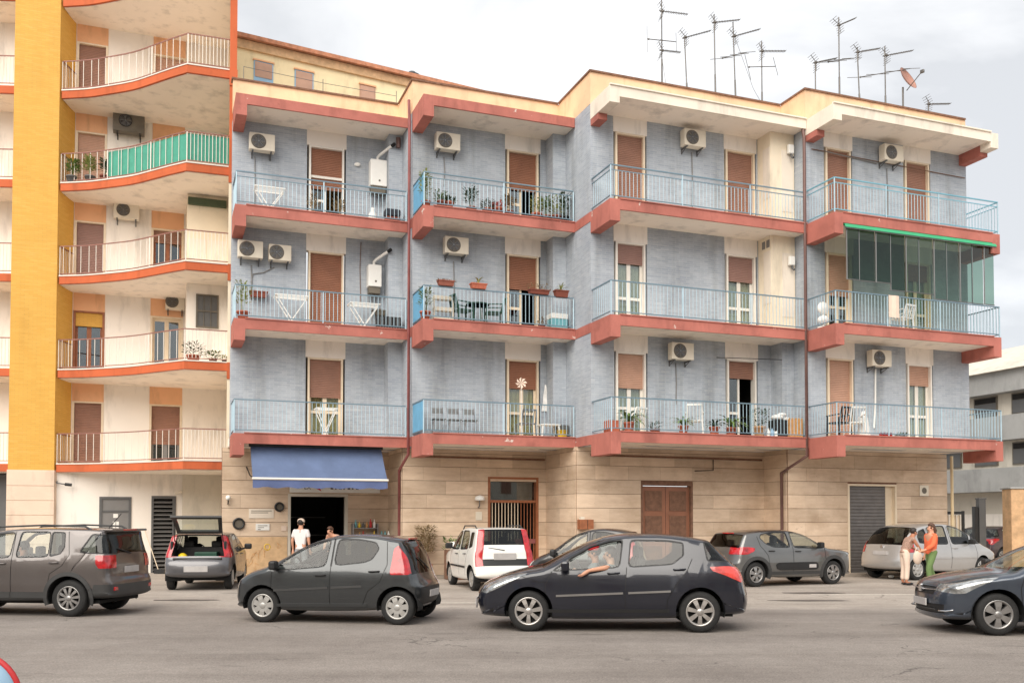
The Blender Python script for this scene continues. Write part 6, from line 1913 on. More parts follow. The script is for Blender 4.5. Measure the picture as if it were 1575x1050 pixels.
# leftmost bay
potted('small potted plant left of the open door, top floor of the leftmost bay', P_(0, 2.2, .5, 3), .10, .16, 'tall', .45, .18, 'leaf_dry', 'terracotta_dark', 40)
potted('small potted plant right of the open door, top floor of the leftmost bay', P_(0, 3.0, .5, 3), .10, .16, 'tall', .42, .18, 'leaf_dry', 'terracotta_dark', 40)
potted('spindly plant in a terracotta pot at the left end, second floor, leftmost bay', P_(0, .26, .32, 2), .17, .26, 'tall', .75, .2, 'leaf_pale', 'terracotta', 60)
o = potted('red flower trough hanging on the wall under two air conditioners', bp(0, .75, D - .14, ZL[2] + .88), 0, .16, 'trough', .08, .1, 'leaf_dry', 'cushion_brown', 24, .5)
o = potted('dark trough on the wall under the second-floor boiler, leftmost bay', bp(0, 4.28, D - .14, ZL[2] + .62), 0, .15, 'trough', .07, .1, 'leaf_dry', 'unit_dark', 20, .4)
# second bay, third floor
T = [(.16, 'tall', .78, 'leaf_pale', 'terracotta', 'tall pale plant at the left corner, top balcony of the second bay'),
     (.62, 'bush', .26, 'leaf_green', 'terracotta_dark', 'leafy plant beside the corner plant, top balcony of the second bay'),
     (.82, 'bush', .10, 'leaf_dark', 'terracotta', 'low pot just right of a leafy plant, top balcony of the second bay'),
     (1.50, 'tall', .50, 'leaf_dark', 'terracotta_dark', 'dark upright plant left of the middle, top balcony of the second bay'),
     (1.98, 'bush', .24, 'leaf_dark', 'terracotta', 'pot with sparse dark leaves left of centre post, top balcony of the second bay'),
     (2.30, 'bush', .10, 'flower_pink', 'terracotta', 'pot with small pink flowers near the centre post, top balcony of the second bay'),
     (2.64, 'tall', .38, 'leaf_dry', 'terracotta_dark', 'dry twiggy pot in front of the door, top balcony of the second bay'),
     (3.50, 'bush', .46, 'leaf_pale', 'terracotta', 'yellow-green bushy plant right of the door, top balcony of the second bay'),
     (3.80, 'tall', .50, 'leaf_green', 'terracotta_dark', 'green plant second from the right end, top balcony of the second bay'),
     (4.10, 'bush', .52, 'leaf_pale', 'terracotta_dark', 'dense pale plant near the right end, top balcony of the second bay'),
     (4.38, 'tall', .62, 'leaf_dark', 'plastic_black', 'dark thin plant in the right-hand corner, top balcony of the second bay')]
for t, k, h, lf, pt, lb in T:
    potted(lb, P_(1, t, .30, 3), random.uniform(.13, .17), random.uniform(.18, .26), k, h, .17, lf, pt, 70)
# second bay, second floor
potted('sparse climber at the left corner, second floor of the second bay', P_(1, .14, .28, 2), .15, .26, 'tall', .62, .16, 'leaf_pale', 'terracotta', 60)
potted('terracotta trough on the rail at the left, second floor of the second bay', bp(1, .66, .035, ZL[2] + .96), 0, .15, 'trough', .08, .1, 'leaf_dry', 'terracotta_dark', 30, .46)
potted('trough with a spiky tuft on the rail, middle of the second bay', bp(1, 1.62, .035, ZL[2] + .96), 0, .15, 'spiky', .30, .1, 'leaf_pale', 'terracotta', 30, .46)
potted('trough with dry straggly plants on the rail before the door, second bay', bp(1, 3.46, .035, ZL[2] + .96), 0, .13, 'trough', .28, .1, 'leaf_dry', 'cushion_brown', 90, .62)
potted('brown trough with a thin sprig on the rail at the right, second bay', bp(1, 4.16, .035, ZL[2] + .93), 0, .20, 'spiky', .34, .1, 'leaf_pale', 'cushion_brown', 20, .42)
potted('low brown pot on the floor right of the door, second floor of the second bay', P_(1, 3.66, .3, 2), .11, .15, 'bush', .16, .1, 'leaf_dry', 'cushion_brown', 20)
# third bay, first floor
potted('leafy palm in a tall pot before the left door, first floor of the third bay', P_(2, .72, .34, 1), .15, .30, 'palm', .58, .2, 'leaf_green', 'terracotta', 0)
potted('small plant in a low bowl left of the centre, first floor of the third bay', P_(2, 1.52, .32, 1), .15, .14, 'bush', .18, .13, 'leaf_dark', 'terracotta_dark', 40)
potted('green fern in a pot left of the white chair, first floor of the third bay', P_(2, 2.42, .32, 1), .14, .26, 'palm', .48, .2, 'leaf_green', 'terracotta', 0)
potted('squat potted fern just right of the white chair, first floor of the third bay', P_(2, 3.42, .30, 1), .15, .26, 'palm', .40, .2, 'leaf_dark', 'terracotta', 0)
potted('bright potted palm before the open door, first floor of the third bay', P_(2, 3.98, .30, 1), .16, .26, 'palm', .60, .2, 'leaf_green', 'terracotta', 0)
potted('dusty green bush in a tall pot, right part of the third bay first floor', P_(2, 5.0, .40, 1), .17, .34, 'bush', .48, .28, 'leaf_dark', 'cardboard', 110)
o = thing('clay_planter', 'brick-coloured planter box at the left corner, first floor of the third bay', 'planter', P_(2, .24, .5, 1), TH)
m = MB(); m.rbox(-.14, .20, -.16, .16, 0, .34, .015); local('box', m, 'terracotta', o)
m = MB(); m.box(-.11, .17, -.13, .13, .341, .346); local('earth', m, 'soil', o)
# rightmost bay, first floor
o = thing('flower_tray', 'small tray of red flower pots on the first floor of the rightmost bay', 'planter', P_(3, 1.92, .22, 1), TH)
m = MB(); m.box(-.24, .24, -.07, .07, 0, .02); local('tray', m, 'red_plastic', o)
for k in range(4):
    m = MB(); m.lathe([(.04, 0), (.055, .12), (.058, .12), (0, .115)], 10, (-.18 + k * .12, 0, .021)); local('pot', m, 'red_plastic', o)
potted('low dark green plant in a shallow dish, first floor of the rightmost bay', P_(3, 2.52, .24, 1), .12, .06, 'bush', .08, .14, 'leaf_dark', 'plastic_grey', 34)
# yellow block
for k, (x, y, lb, lf, h) in enumerate([(-14.15, 29.95, 'bushy plant at the left end of the green-clothed balcony', 'leaf_green', .5), (-13.55, 29.95, 'pale sprawling plant beside the green shade cloth', 'leaf_pale', .55)]):
    potted(lb, (x, y, LZ[4] + .001), .16, .26, 'tall', h, .24, lf, 'plastic_grey', 120)
potted('dark plant with purple tint in the pot next to the shade cloth', (-13.05, 29.85, LZ[4] + .001), .14, .24, 'tall', .5, .2, 'leaf_dark', 'cushion_brown', 80)
potted('big reddish bush in a pot on the yellow block, second floor', (-9.7, 28.55, LZ[2] + .001), .2, .24, 'bush', .36, .3, 'leaf_dark', 'terracotta', 110)
potted('trailing grey plant near the right end, second floor of the yellow block', (-9.1, 28.55, LZ[2] + .001), .13, .14, 'bush', .2, .2, 'leaf_green', 'terracotta_dark', 60)
potted('small pot at the extreme right end, second floor of the yellow block', (-8.78, 28.62, LZ[2] + .001), .08, .12, 'bush', .10, .08, 'leaf_pale', 'plastic_grey', 20)
# street: shrub and planter near the small charcoal car
o = potted('straggly shrub in a pot on the pavement right of the shop', bp(1, .55, DG - .5, .09), .2, .34, 'tall', 1.05, .42, 'leaf_dry', 'terracotta', 220)
o = thing('rusty_planter', 'rust-brown street planter with green leaves left of the white car', 'planter', bp(1, 1.35, DG - 1.0, 0), TH)
m = MB(); m.rbox(-.3, .3, -.28, .28, 0.005, .86, .02); local('box', m, 'coping', o)
m = MB(); leaf_cluster(m, (0, 0, .84), .36, .36, 160, .16); local('foliage', m, 'leaf_green', o)
m = MB(); m.lathe([(.11, .86), (.13, 1.1), (0, 1.09)], 12, (-.1, -.1, 0)); local('inner_pot', m, 'plastic_white', o)

# ------------------------------------------------------------------ balcony furniture
def drying_rack(label, i, t, d, lv, w=.95, h=.86, rot=0.0):
    o = thing('drying_rack', label, 'drying rack', P_(i, t, d, lv), TH + rot)
    m = MB()
    m.box(-w / 2, w / 2, -.26, -.22, h - .03, h); m.box(-w / 2, w / 2, .22, .26, h - .03, h); m.box(-w / 2, -w / 2 + .04, -.22, .22, h - .03, h); m.box(w / 2 - .04, w / 2, -.22, .22, h - .03, h)
    local('top_frame', m, 'plastic_white', o)
    m = MB()
    for k in range(7):
        y = -.18 + k * .06; m.bar((-w / 2 + .04, y, h - .015), (w / 2 - .04, y, h - .015), .008)
    tag(local('wires', m, 'plastic_white', o), kind='stuff')
    for y in (-.2, .2):
        for s in (-1, 1):
            m = MB(); m.bar((s * w * .46, y * (1 if s > 0 else .9), h - .03), (-s * w * .10, y * (1 if s > 0 else .9), .01), .028); local('leg', m, 'plastic_white', o)
    m = MB(); m.bar((-w * .1, -.2, .3), (-w * .1, .2, .3), .02); local('stretcher', m, 'plastic_white', o)
    return o
drying_rack('white cross-legged drying rack left of the door, second floor of the leftmost bay', 0, 1.62, .62, 2)
drying_rack('white cross-legged drying rack under the boiler, second floor of the leftmost bay', 0, 3.72, .62, 2, .9, .80)
drying_rack('white cross-legged folding table at the left, top floor of the leftmost bay', 0, .98, .66, 3, .86, .74)
drying_rack('grey cross-legged rack before the curtained door, first floor of the leftmost bay', 0, 2.62, .6, 1, .62, .84)

def chair(label, loc, rz, mat='plastic_green', hb=.82, arms=True, slats=4):
    o = thing('garden_chair', label, 'chair', loc, rz)
    m = MB(); m.rbox(-.24, .24, -.24, .24, .40, .44, .015); local('seat', m, mat, o)
    for sx in (-1, 1):
        m = MB(); m.bar((sx * .24, -.22, 0), (sx * .22, -.22, .62 if arms else .41), .035); local('leg', m, mat, o)
        m = MB(); m.bar((sx * .24, .25, 0), (sx * .21, .24, .42), .035); local('leg', m, mat, o)
        if arms:
            m = MB(); m.bar((sx * .24, -.24, .63), (sx * .24, .26, .65), .045, .025); local('armrest', m, mat, o)
        m = MB(); m.bar((sx * .22, .24, .42), (sx * .20, .34, hb), .035); local('back_post', m, mat, o)
    m = MB(); m.bar((-.21, .345, hb), (.21, .345, hb), .05, .05); local('top_rail', m, mat, o)
    for k in range(slats):
        x = -.14 + .28 * k / max(1, slats - 1); m = MB(); m.bar((x, .25, .44), (x, .34, hb - .02), .035, .012); local('back_slat', m, mat, o)
    return o
def round_table(label, loc, r, h, mat):
    o = thing('round_table', label, 'table', loc)
    m = MB(); m.lathe([(r, h - .03), (r, h), (0, h)], 24); m.lathe([(r, h - .03), (0, h - .03)], 24, cap=False); local('tabletop', m, mat, o)
    for k in range(4):
        a = k * math.pi / 2 + .5; m = MB(); m.bar((r * .7 * math.cos(a), r * .7 * math.sin(a), 0), (r * .5 * math.cos(a), r * .5 * math.sin(a), h - .03), .03); local('leg', m, mat, o)
    return o
chair('dark green chair left of the round table, second floor of the second bay', P_(1, 1.32, .55, 2), TH + R(100), 'plastic_green')
chair('dark green chair right of the round table, second floor of the second bay', P_(1, 2.24, .55, 2), TH - R(100), 'plastic_green')
round_table('small dark round table between two green chairs, second floor of the second bay', P_(1, 1.78, .6, 2), .34, .66, 'plastic_green')
o = thing('metal_shelf', 'ivory three-tier shelf stand at left, second floor of the second bay', 'shelf', P_(1, .74, .62, 2), TH)
for x in (-.28, .28):
    m = MB(); m.box(x - .015, x + .015, -.12, -.09, 0, .80); m.box(x - .015, x + .015, .09, .12, 0, .80); local('upright', m, 'plastic_ivory', o)
for z in (.08, .38, .70):
    m = MB(); m.box(-.26, .26, -.12, .12, z, z + .1); local('tier', m, 'plastic_ivory', o)
o = thing('storage_crate', 'white and teal plastic crate at the right end, second floor of the second bay', 'crate', P_(1, 4.22, .45, 2), TH)
m = MB(); m.rbox(-.26, .26, -.18, .18, 0, .36, .02); local('crate_body', m, 'bottle_teal', o)
m = MB(); m.rbox(-.27, .27, -.19, .19, .361, .52, .02); local('lid', m, 'plastic_white', o)
for k in range(3):
    o = thing('folding_chair', ['left', 'middle', 'right'][k] + ' one of three grey folding chairs, first floor of the second bay', 'chair', P_(1, .62 + k * .47, .62, 1), TH, 'folding chairs in a row')
    for x in (-.17, .17):
        m = MB(); m.bar((x, -.14, 0), (x, .16, .82), .022); local('leg', m, 'steel', o)
        m = MB(); m.bar((x * .9, .16, 0), (x * .9, -.14, .45), .022); local('leg', m, 'steel', o)
    m = MB(); m.box(-.18, .18, -.17, .15, .44, .47); local('seat', m, 'plastic_grey', o)
    m = MB(); m.box(-.17, .17, .13, .155, .64, .80); local('backrest', m, 'alloy_grey', o)
chair('grey metal chair inside the open door, first floor of the second bay', P_(1, 3.28, .62, 1), TH + R(180), 'steel', .80, False)
o = thing('plastic_table', 'low white plastic table on the first floor of the second bay', 'table', P_(1, 3.95, .5, 1), TH)
m = MB(); m.rbox(-.3, .3, -.22, .22, .38, .42, .015); local('tabletop', m, 'plastic_white', o)
for sx in (-1, 1):
    for sy in (-1, 1):
        m = MB(); m.bar((sx * .29, sy * .2, 0), (sx * .25, sy * .18, .38), .045); local('leg', m, 'plastic_white', o)
o = thing('bin', 'small dark bin at the right end of the first floor, second bay', 'bin', P_(1, 4.40, .55, 1), TH)
m = MB(); m.rbox(-.17, .17, -.15, .15, 0, .42, .02); local('bin_body', m, 'plastic_grey', o)
o = thing('bucket', 'yellow bucket in front of a dark bin, first floor of the second bay', 'bucket', P_(1, 4.30, .28, 1))
m = MB(); m.lathe([(.12, 0), (.155, .24), (.16, .24), (.14, .225), (0, .22)], 16); local('pail', m, 'yellow_plastic', o)
o = thing('paper_windmill', 'white paper windmill on a stick in front of the curtained door, second bay', 'windmill', P_(1, 2.98, .2, 1))
m = MB(); m.tube([(0, 0, 0), (0, 0, 1.55)], .012, 6); local('stick', m, 'white_paint', o)
m = MB()
for k in range(8):
    a = k * math.pi / 4; m.add([(0, -.03, 1.55), (.17 * math.cos(a), -.05, 1.55 + .17 * math.sin(a)), (.13 * math.cos(a + .5), -.03, 1.55 + .13 * math.sin(a + .5))], [(0, 1, 2)])
local('petals', m, 'sack_cream', o)
o = thing('towel', 'pale towel hanging on the wall right of the curtained door, second bay', 'towel', bp(1, 4.14, D - .03, ZL[1] + .9), TH)
m = MB()
for k in range(8):
    z0, z1 = .8 - k * .1, .7 - k * .1; a = .02 + .012 * k; y = lambda q: -.03 - .02 * math.sin(q * 1.4)
    for s0, s1 in ((-1, 0), (0, 1)): m.quad((s0 * a, y(k) - .01 * s0, z0), (s1 * a, y(k) - .01 * s1, z0), (s1 * (a + .012), y(k + 1) - .01 * s1, z1), (s0 * (a + .012), y(k + 1) - .01 * s0, z1))
m.sm = [True] * len(m.f); local('cloth', m, 'white_cloth', o)
# third bay first floor
chair('white plastic armchair among the ferns, first floor of the third bay', P_(2, 2.92, .55, 1), TH + R(150), 'plastic_white', .86)
chair('white plastic chair behind the palm, first floor of the third bay', P_(2, 1.05, .75, 1), TH + R(200), 'plastic_white', .72)
o = thing('laundry_heap', 'heap of pale laundry at the right end, first floor of the third bay', 'laundry', P_(2, 5.75, .42, 1), TH)
m = MB()
for x, y, z, r in ((-.1, 0, .62, .17), (.15, .02, .58, .15), (.02, -.05, .70, .12)): m.ball((x, y, z), r, 8, 0, (1.2, 1, .55))
local('cloths', m, 'white_cloth', o)
m = MB(); m.rbox(-.30, .12, -.18, .18, 0, .54, .02); local('dark_box', m, 'plastic_black', o)
o = thing('wooden_crate', 'slatted wooden crate at the right end, first floor of the third bay', 'crate', P_(2, 6.12, .34, 1), TH)
for k in range(5):
    m = MB(); x = -.2 + k * .1; m.box(x - .035, x + .035, -.17, -.15, 0, .6); local('slat', m, 'crate_wood', o)
m = MB(); m.box(-.22, .22, -.149, .17, .02, .56); local('crate_body', m, 'crate_wood', o)
o = thing('cleaning_bottles', 'white and blue detergent bottles on the floor, first floor of the third bay', 'bottles', P_(2, 5.36, .28, 1), TH)
for k in range(3):
    m = MB(); m.lathe([(.05, 0), (.055, .03), (.055, .18), (.02, .25), (.02, .28)], 10, (-.13 + k * .13, 0, 0)); local('bottle', m, ['plastic_white', 'sign_blue', 'plastic_white'][k], o)
# rightmost bay
chair('white plastic armchair before the closed shutter, first floor of the rightmost bay', P_(3, 1.05, .5, 1), TH + R(160), 'plastic_white', .84)
chair('dark slatted chair next to a white armchair, first floor of the rightmost bay', P_(3, .62, .66, 1), TH + R(185), 'plastic_black', .84)
o = thing('draped_cloth', 'white cloth draped over a stand, first floor of the rightmost bay', 'cloth', P_(3, 1.42, .55, 1), TH)
m = MB(); m.lathe([(.20, 0), (.17, .25), (.12, .55), (.05, .78), (0, .8)], 12); local('cloth', m, 'white_cloth', o)
o = thing('floor_fan', 'white round fan at the left end, second floor of the rightmost bay', 'fan', P_(3, .18, .75, 2), TH)
m = MB(); m.lathe([(.17, 0), (.17, .03), (.03, .06), (.025, .42), (0, .42)], 14); local('stand', m, 'plastic_white', o)
m = MB(); m.lathe([(0, -.09), (.15, -.06), (.20, 0), (.15, .06), (0, .09)], 18, (0, 0, .58), 'Y'); local('fan_head', m, 'plastic_white', o)
m = MB(); m.ball((0, 0, .24), .17, 8, 0, (1, 1, .8)); local('bundle', m, 'white_cloth', o)
o = thing('pink_towel', 'pinkish towel hung over the rail, second floor of the rightmost bay', 'towel', bp(3, 2.05, -.03, ZL[2] + .30), TH)
m = MB(); n = 6
for k in range(n):
    x0, x1 = -.2 + .4 * k / n, -.2 + .4 * (k + 1) / n; yy = lambda x: -.012 * math.sin(x * 22)
    for z0, z1 in ((0, .32), (.32, .64)): m.quad((x0, yy(x0), z0), (x1, yy(x1), z0), (x1, yy(x1), z1), (x0, yy(x0), z1))
m.sm = [True] * len(m.f); local('cloth', m, 'sack_cream', o)
chair('white metal chair behind the rail, second floor of the rightmost bay', P_(3, 2.80, .5, 2), TH + R(190), 'plastic_white', .76)
# leftmost bay, other things
o = thing('storage_box', 'dark ribbed storage box at the right end, second floor of the leftmost bay', 'box', P_(0, 4.42, .45, 2), TH)
m = MB(); m.rbox(-.34, .34, -.2, .2, 0, .42, .02); local('box_body', m, 'plastic_black', o)
for k in range(8):
    m = MB(); x = -.28 + k * .08; m.box(x - .015, x + .015, -.215, -.199, .03, .39); local('rib', m, 'plastic_grey', o)
o = thing('laundry_bag', 'dark blue and red chequered bag in the right corner, top floor of the leftmost bay', 'bag', P_(0, 4.52, .45, 3), TH)
m = MB(); m.rbox(-.22, .22, -.16, .16, 0, .26, .05); local('lower_bag', m, 'cushion_brown', o)
m = MB(); m.rbox(-.23, .23, -.17, .17, .261, .48, .05); local('upper_bag', m, 'trousers_dark', o)
o = thing('white_sack', 'white sack under the hoses of the boiler, top floor of the leftmost bay', 'sack', P_(0, 3.95, .5, 3), TH)
m = MB(); m.lathe([(.10, 0), (.14, .06), (.12, .3), (.05, .42), (.07, .48), (0, .46)], 12); local('sack_body', m, 'white_cloth', o)
o = thing('wall_light', 'round white wall light right of the door, top floor of the leftmost bay', 'lamp', bp(0, 3.62, D - .02, 12.45))
m = MB(); m.ball(tuple(bp(0, 3.62, D - .05, 12.45)), .10, 8, 0, (1, .5, .6)); m.build('dome', 'plastic_white', o)
for lv, z in ((3, 12.82), (2, 9.45)):
    o = thing('outdoor_siren', ['white ', 'cream '][lv - 2] + 'alarm siren box on the store front, ' + ['second', 'top'][lv - 2] + ' floor of the third bay', 'alarm', bp(2, 6.25, .55, z), TH)
    m = MB(); m.rbox(-.10, .10, -.12, .0, -.14, .14, .03); local('cover', m, 'plastic_white', o)
    m = MB(); m.tube([(.02, -.05, -.14), (.02, -.10, -.24), (.04, -.14, -.28)], .035, 8); local('floodlight', m, 'plastic_grey', o)

# ------------------------------------------------------------------ sliding glass screens and green awning, rightmost bay second floor
sc_ = thing('glass_screen', 'row of green-tinted sliding glass panels hanging over the second-floor balcony, rightmost bay', 'glass screen', bp(3, 3, .1, ZL[2] + 1.2))
m = MB(); bbox(m, 3, .34, 6.0, .05, .12, ZL[3] - .32, ZL[3] - .26); m.build('top_track', 'green_awning', sc_)
edges = [.46, .92, 1.5, 2.05, 2.6, 3.1, 3.65, 4.15, 4.65, 5.15, 5.6, 6.0]
for k, (a, b) in enumerate(zip(edges, edges[1:])):
    zb = ZL[2] + (1.30 if k < 3 else 1.12 if k < 6 else .98)
    zt = ZL[3] - .33
    m = MB(); dd = .07 + (.03 if k % 2 else 0)
    bbox(m, 3, a + .012, b - .012, dd, dd + .008, zb + .02, zt); m.build('glass_panel', 'green_glass_dark' if k < 4 else 'green_glass', sc_)
    m = MB(); bbox(m, 3, a, a + .024, dd - .01, dd + .02, zb, zt); m.build('panel_edge', 'alloy_grey', sc_)
    m = MB(); bbox(m, 3, a + .024, b, dd - .01, dd + .02, zb, zb + .022); m.build('bottom_rail', 'plastic_grey', sc_)
ga = thing('green_awning', 'rolled green awning edge under the top balcony of the rightmost bay', 'awning', bp(3, 3, 0, ZL[3] - .4))
m = MB()
q = [bp(3, .36, -.02, ZL[3] - .40), bp(3, 6.02, -.02, ZL[3] - .40), bp(3, 6.02, .03, ZL[3] - .29), bp(3, .36, .03, ZL[3] - .29)]
m.hexa([p - W * .02 for p in q] + q); m.build('canvas', 'green_awning', ga)
m = MB(); m.tube([bp(3, .36, .0, ZL[3] - .41), bp(3, 6.02, .0, ZL[3] - .41)], .018, 6); m.build('bar', 'steel', ga)

# ------------------------------------------------------------------ roof antennas
def mast(label, i, t, top, arms, lean=0.0):
    """arms: (z, kind, length, tilt) booms leaving the mast to the right"""
    o = thing('roof_antenna', label, 'antenna', bp(i, t, D + .6, 13.55), 0, 'television antennas on the roof')
    H = top - 13.55
    m = MB(); m.tube([(0, 0, 0), (lean * .5, 0, H * .5)], .028, 6); m.tube([(lean * .5, 0, H * .5 - .05), (lean, 0, H)], .019, 6); local('mast', m, 'antenna_metal', o)
    for zz, kind, ln, tilt in arms:
        z = zz - 13.55; x = lean * z / H
        m = MB(); ca, sa = math.cos(R(tilt)), math.sin(R(tilt))
        dv = Vector((ca * .96, .28, sa)); side = Vector((-.28, .96, 0)); up = Vector((-sa, 0, ca))
        b0 = Vector((x, 0, z)) - dv * (ln * .5 if kind in ('H', 'W') else .08); b1 = b0 + dv * ln
        m.tube([b0, b1], .014, 5)
        m.ball(tuple(b0 + dv * .05), .03, 5); m.ball((x, 0, z), .032, 5)
        if kind == 'Y':                                 # long yagi with a corner reflector
            for k in range(14):
                p = b0 + dv * (ln * (.24 + .74 * k / 13)); m.bar(p - side * .07, p + side * .09, .010)
            p = b0 + dv * ln * .13; m.ball(tuple(p), .045, 6)
            for s in (-1, 1):
                for q in (.05, .12, .2, .28):
                    c = p - dv * (q * .35) + up * s * q * .9; m.bar(c - side * .18, c + side * .17, .009)
                m.bar(p, p - dv * .1 + up * s * .26, .014)
        elif kind == 'H':                               # vhf with long slanting elements
            for k in (0, 1):
                p = b0 + dv * (ln * k); e = (up * 1 + side * .5 + dv * .28).normalized(); l2 = .62 if k == 0 else .45
                m.bar(p - e * l2, p + e * l2, .013)
        elif kind == 'W':
            for k in (0, .35, .7, 1):
                p = b0 + dv * (ln * k); e = (up * .5 + side + dv * -.4).normalized(); l2 = .42 - .1 * k
                m.bar(p - e * l2, p + e * l2, .013)
        local('boom', m, 'antenna_metal', o)
    return o
mast('leftmost roof antenna, tall mast with crossed slanting bars', 2, 2.66, 17.6, [(17.05, 'Y', .95, 2), (16.15, 'H', .96, 3), (15.85, 'Y', .7, 2)])
mast('second roof antenna from the left, mast ending in one long boom', 2, 3.58, 16.45, [(16.40, 'Y', 1.05, 22)], -.12)
mast('third roof antenna from the left, tall with a boom at its very top', 2, 4.54, 17.3, [(17.05, 'Y', 1.0, 14)], -.04)
mast('fourth roof antenna from the left, boom above a branching aerial', 2, 5.29, 17.2, [(16.75, 'Y', 1.1, 22), (16.15, 'W', .95, 20)], -.10)
mast('fifth roof antenna from the left, comb-like boom above a low crossbar', 2, 6.22, 16.75, [(16.45, 'Y', .95, 8), (15.95, 'H', 1.0, 9)])
mast('short stout antenna nearest the corner of the rightmost bay parapet', 3, .86, 15.75, [(15.72, 'Y', .9, 18)])
mast('tallest antenna over the rightmost bay, boom rising steeply', 3, 1.76, 17.3, [(17.05, 'Y', .8, 28), (15.95, 'W', .9, 16)])
mast('antenna with loop reflectors over the rightmost bay, mast leaning slightly', 3, 2.58, 16.5, [(16.35, 'Y', .95, 16)], -.10)
mast('antenna with two long parallel booms over the rightmost bay', 3, 3.54, 16.7, [(16.4, 'Y', 1.2, 17), (15.85, 'W', 2.0, 16)])
mast('low antenna at the right end of the roof', 3, 5.27, 15.25, [(15.12, 'Y', .95, 8)])
o = thing('satellite_dish', 'reddish satellite dish on a short pole at the right of the roof', 'satellite dish', bp(3, 4.24, D + .6, 13.55), R(40))
m = MB(); m.tube([(0, 0, 0), (0, 0, 1.95)], .03, 8); local('pole', m, 'antenna_metal', o)
bm_ = MB(); bm_.lathe([(0, 0), (.15, .012), (.30, .05), (.40, .095), (.405, .10), (.39, .085), (.28, .035), (0, -.012)], 26, cap=False)
rot = Matrix.Rotation(R(66), 4, 'X')
bm_.v = [tuple((rot @ Vector(v)) + Vector((0, -.10, 2.15))) for v in bm_.v]; local('reflector', bm_, 'dish_red', o)
m = MB(); m.tube([(0, -.12, 1.80), (0, -.62, 2.22)], .014, 6); m.rbox(-.04, .04, -.70, -.58, 2.18, 2.28, .015); local('feed_arm', m, 'antenna_metal', o)

pipe([bp(2, 5.29, D + .6, 16.6), bp(2, 5.9, D + .6, 15.2), bp(2, 6.3, D + .5, 14.5)], .006, 'antenna_metal', 'aerial_cable')
pipe([bp(2, 2.66, D + .6, 16.9), bp(2, 2.6, D + .5, 15.6), bp(2, 2.72, D + .4, 14.5)], .006, 'antenna_metal', 'aerial_cable')
# ------------------------------------------------------------------ small things on the street
for px, py, rx, ry, lb in ((7.1, 22.3, .75, .28, 0), (6.4, 20.2, .9, .22, 0), (-7.0, 20.3, .8, .2, 0)):
    m = MB(); n = 22; m.add([(px + rx * math.cos(6.2832 * k / n) * random.uniform(.8, 1.1), py + ry * math.sin(6.2832 * k / n) * random.uniform(.75, 1.1), .004) for k in range(n)], [tuple(range(n))])
    tag(m.build('asphalt_patch', 'asphalt_dark'), kind='structure')
o = thing('no_parking_sign', 'round pale blue sign with red rim at the lower left corner, near the camera', 'sign', (-3.10, 5.5, 0), R(-6))
m = MB(); m.lathe([(0, -.012), (.258, -.012), (.258, .0), (0, .0)], 40, (0, 0, .66), 'Y'); local('face', m, 'sign_blue', o)
m = MB(); m.lathe([(.258, -.016), (.282, -.016), (.282, .004), (.258, .004)], 40, (0, 0, .66), 'Y', cap=False); local('rim', m, 'sign_red', o)
for s in (-1, 1):
    m = MB(); m.bar((s * .05, .02, .5), (s * .28, .25, 0), .03); local('leg', m, 'steel', o)
m = MB(); m.bar((0, .02, .5), (0, -.25, 0), .03); local('leg', m, 'steel', o)
o = thing('security_camera', 'small security camera on the corner of the white wall, left', 'camera', lp(-.30, -.92, 2.9))
m = MB(); m.tube([lp(-.3, -.92, 2.95), lp(-.3, -1.05, 2.9), lp(-.05, -1.1, 2.86)], .02, 6); m.build('arm', 'plastic_grey', o)
m = MB(); m.tube([lp(-.05, -1.1, 2.86), lp(.14, -1.14, 2.84)], .05, 8); m.build('camera_body', 'plastic_black', o)
o = thing('security_camera', 'pale security camera high on the wall above the louvred gate', 'camera', lp(3.3, -.92, 2.62))
m = MB(); m.tube([lp(3.36, -.92, 2.6), lp(3.36, -1.05, 2.62), lp(3.2, -1.1, 2.6)], .018, 6); m.build('arm', 'plastic_white', o)
m = MB(); m.tube([lp(3.24, -1.08, 2.6), lp(3.44, -1.14, 2.66)], .045, 8); m.build('camera_body', 'plastic_ivory', o)
for k, (px, py, lb) in enumerate([(11.2, 27.9, 'crumpled litter by the kerb under the silver people carrier')]):
    o = thing('litter', lb, 'litter', (px, py, .005))
    m = MB(); m.ball((0, 0, .06), .06, 5, 0, (1.6, 1, .8)); local('paper', m, 'plastic_white', o)
o = thing('broom', 'broom with pale handle leaning by the louvred gate', 'broom', lp(2.35, -1.6, 0))
m = MB(); m.tube([lp(2.75, -1.6, .12), lp(2.30, -1.0, 1.45)], .014, 6); m.build('handle', 'cream_paint', o)
m = MB(); m.cbox(lp(2.78, -1.62, .08), (.34, .08, .14)); m.build('brush', 'plastic_black', o)
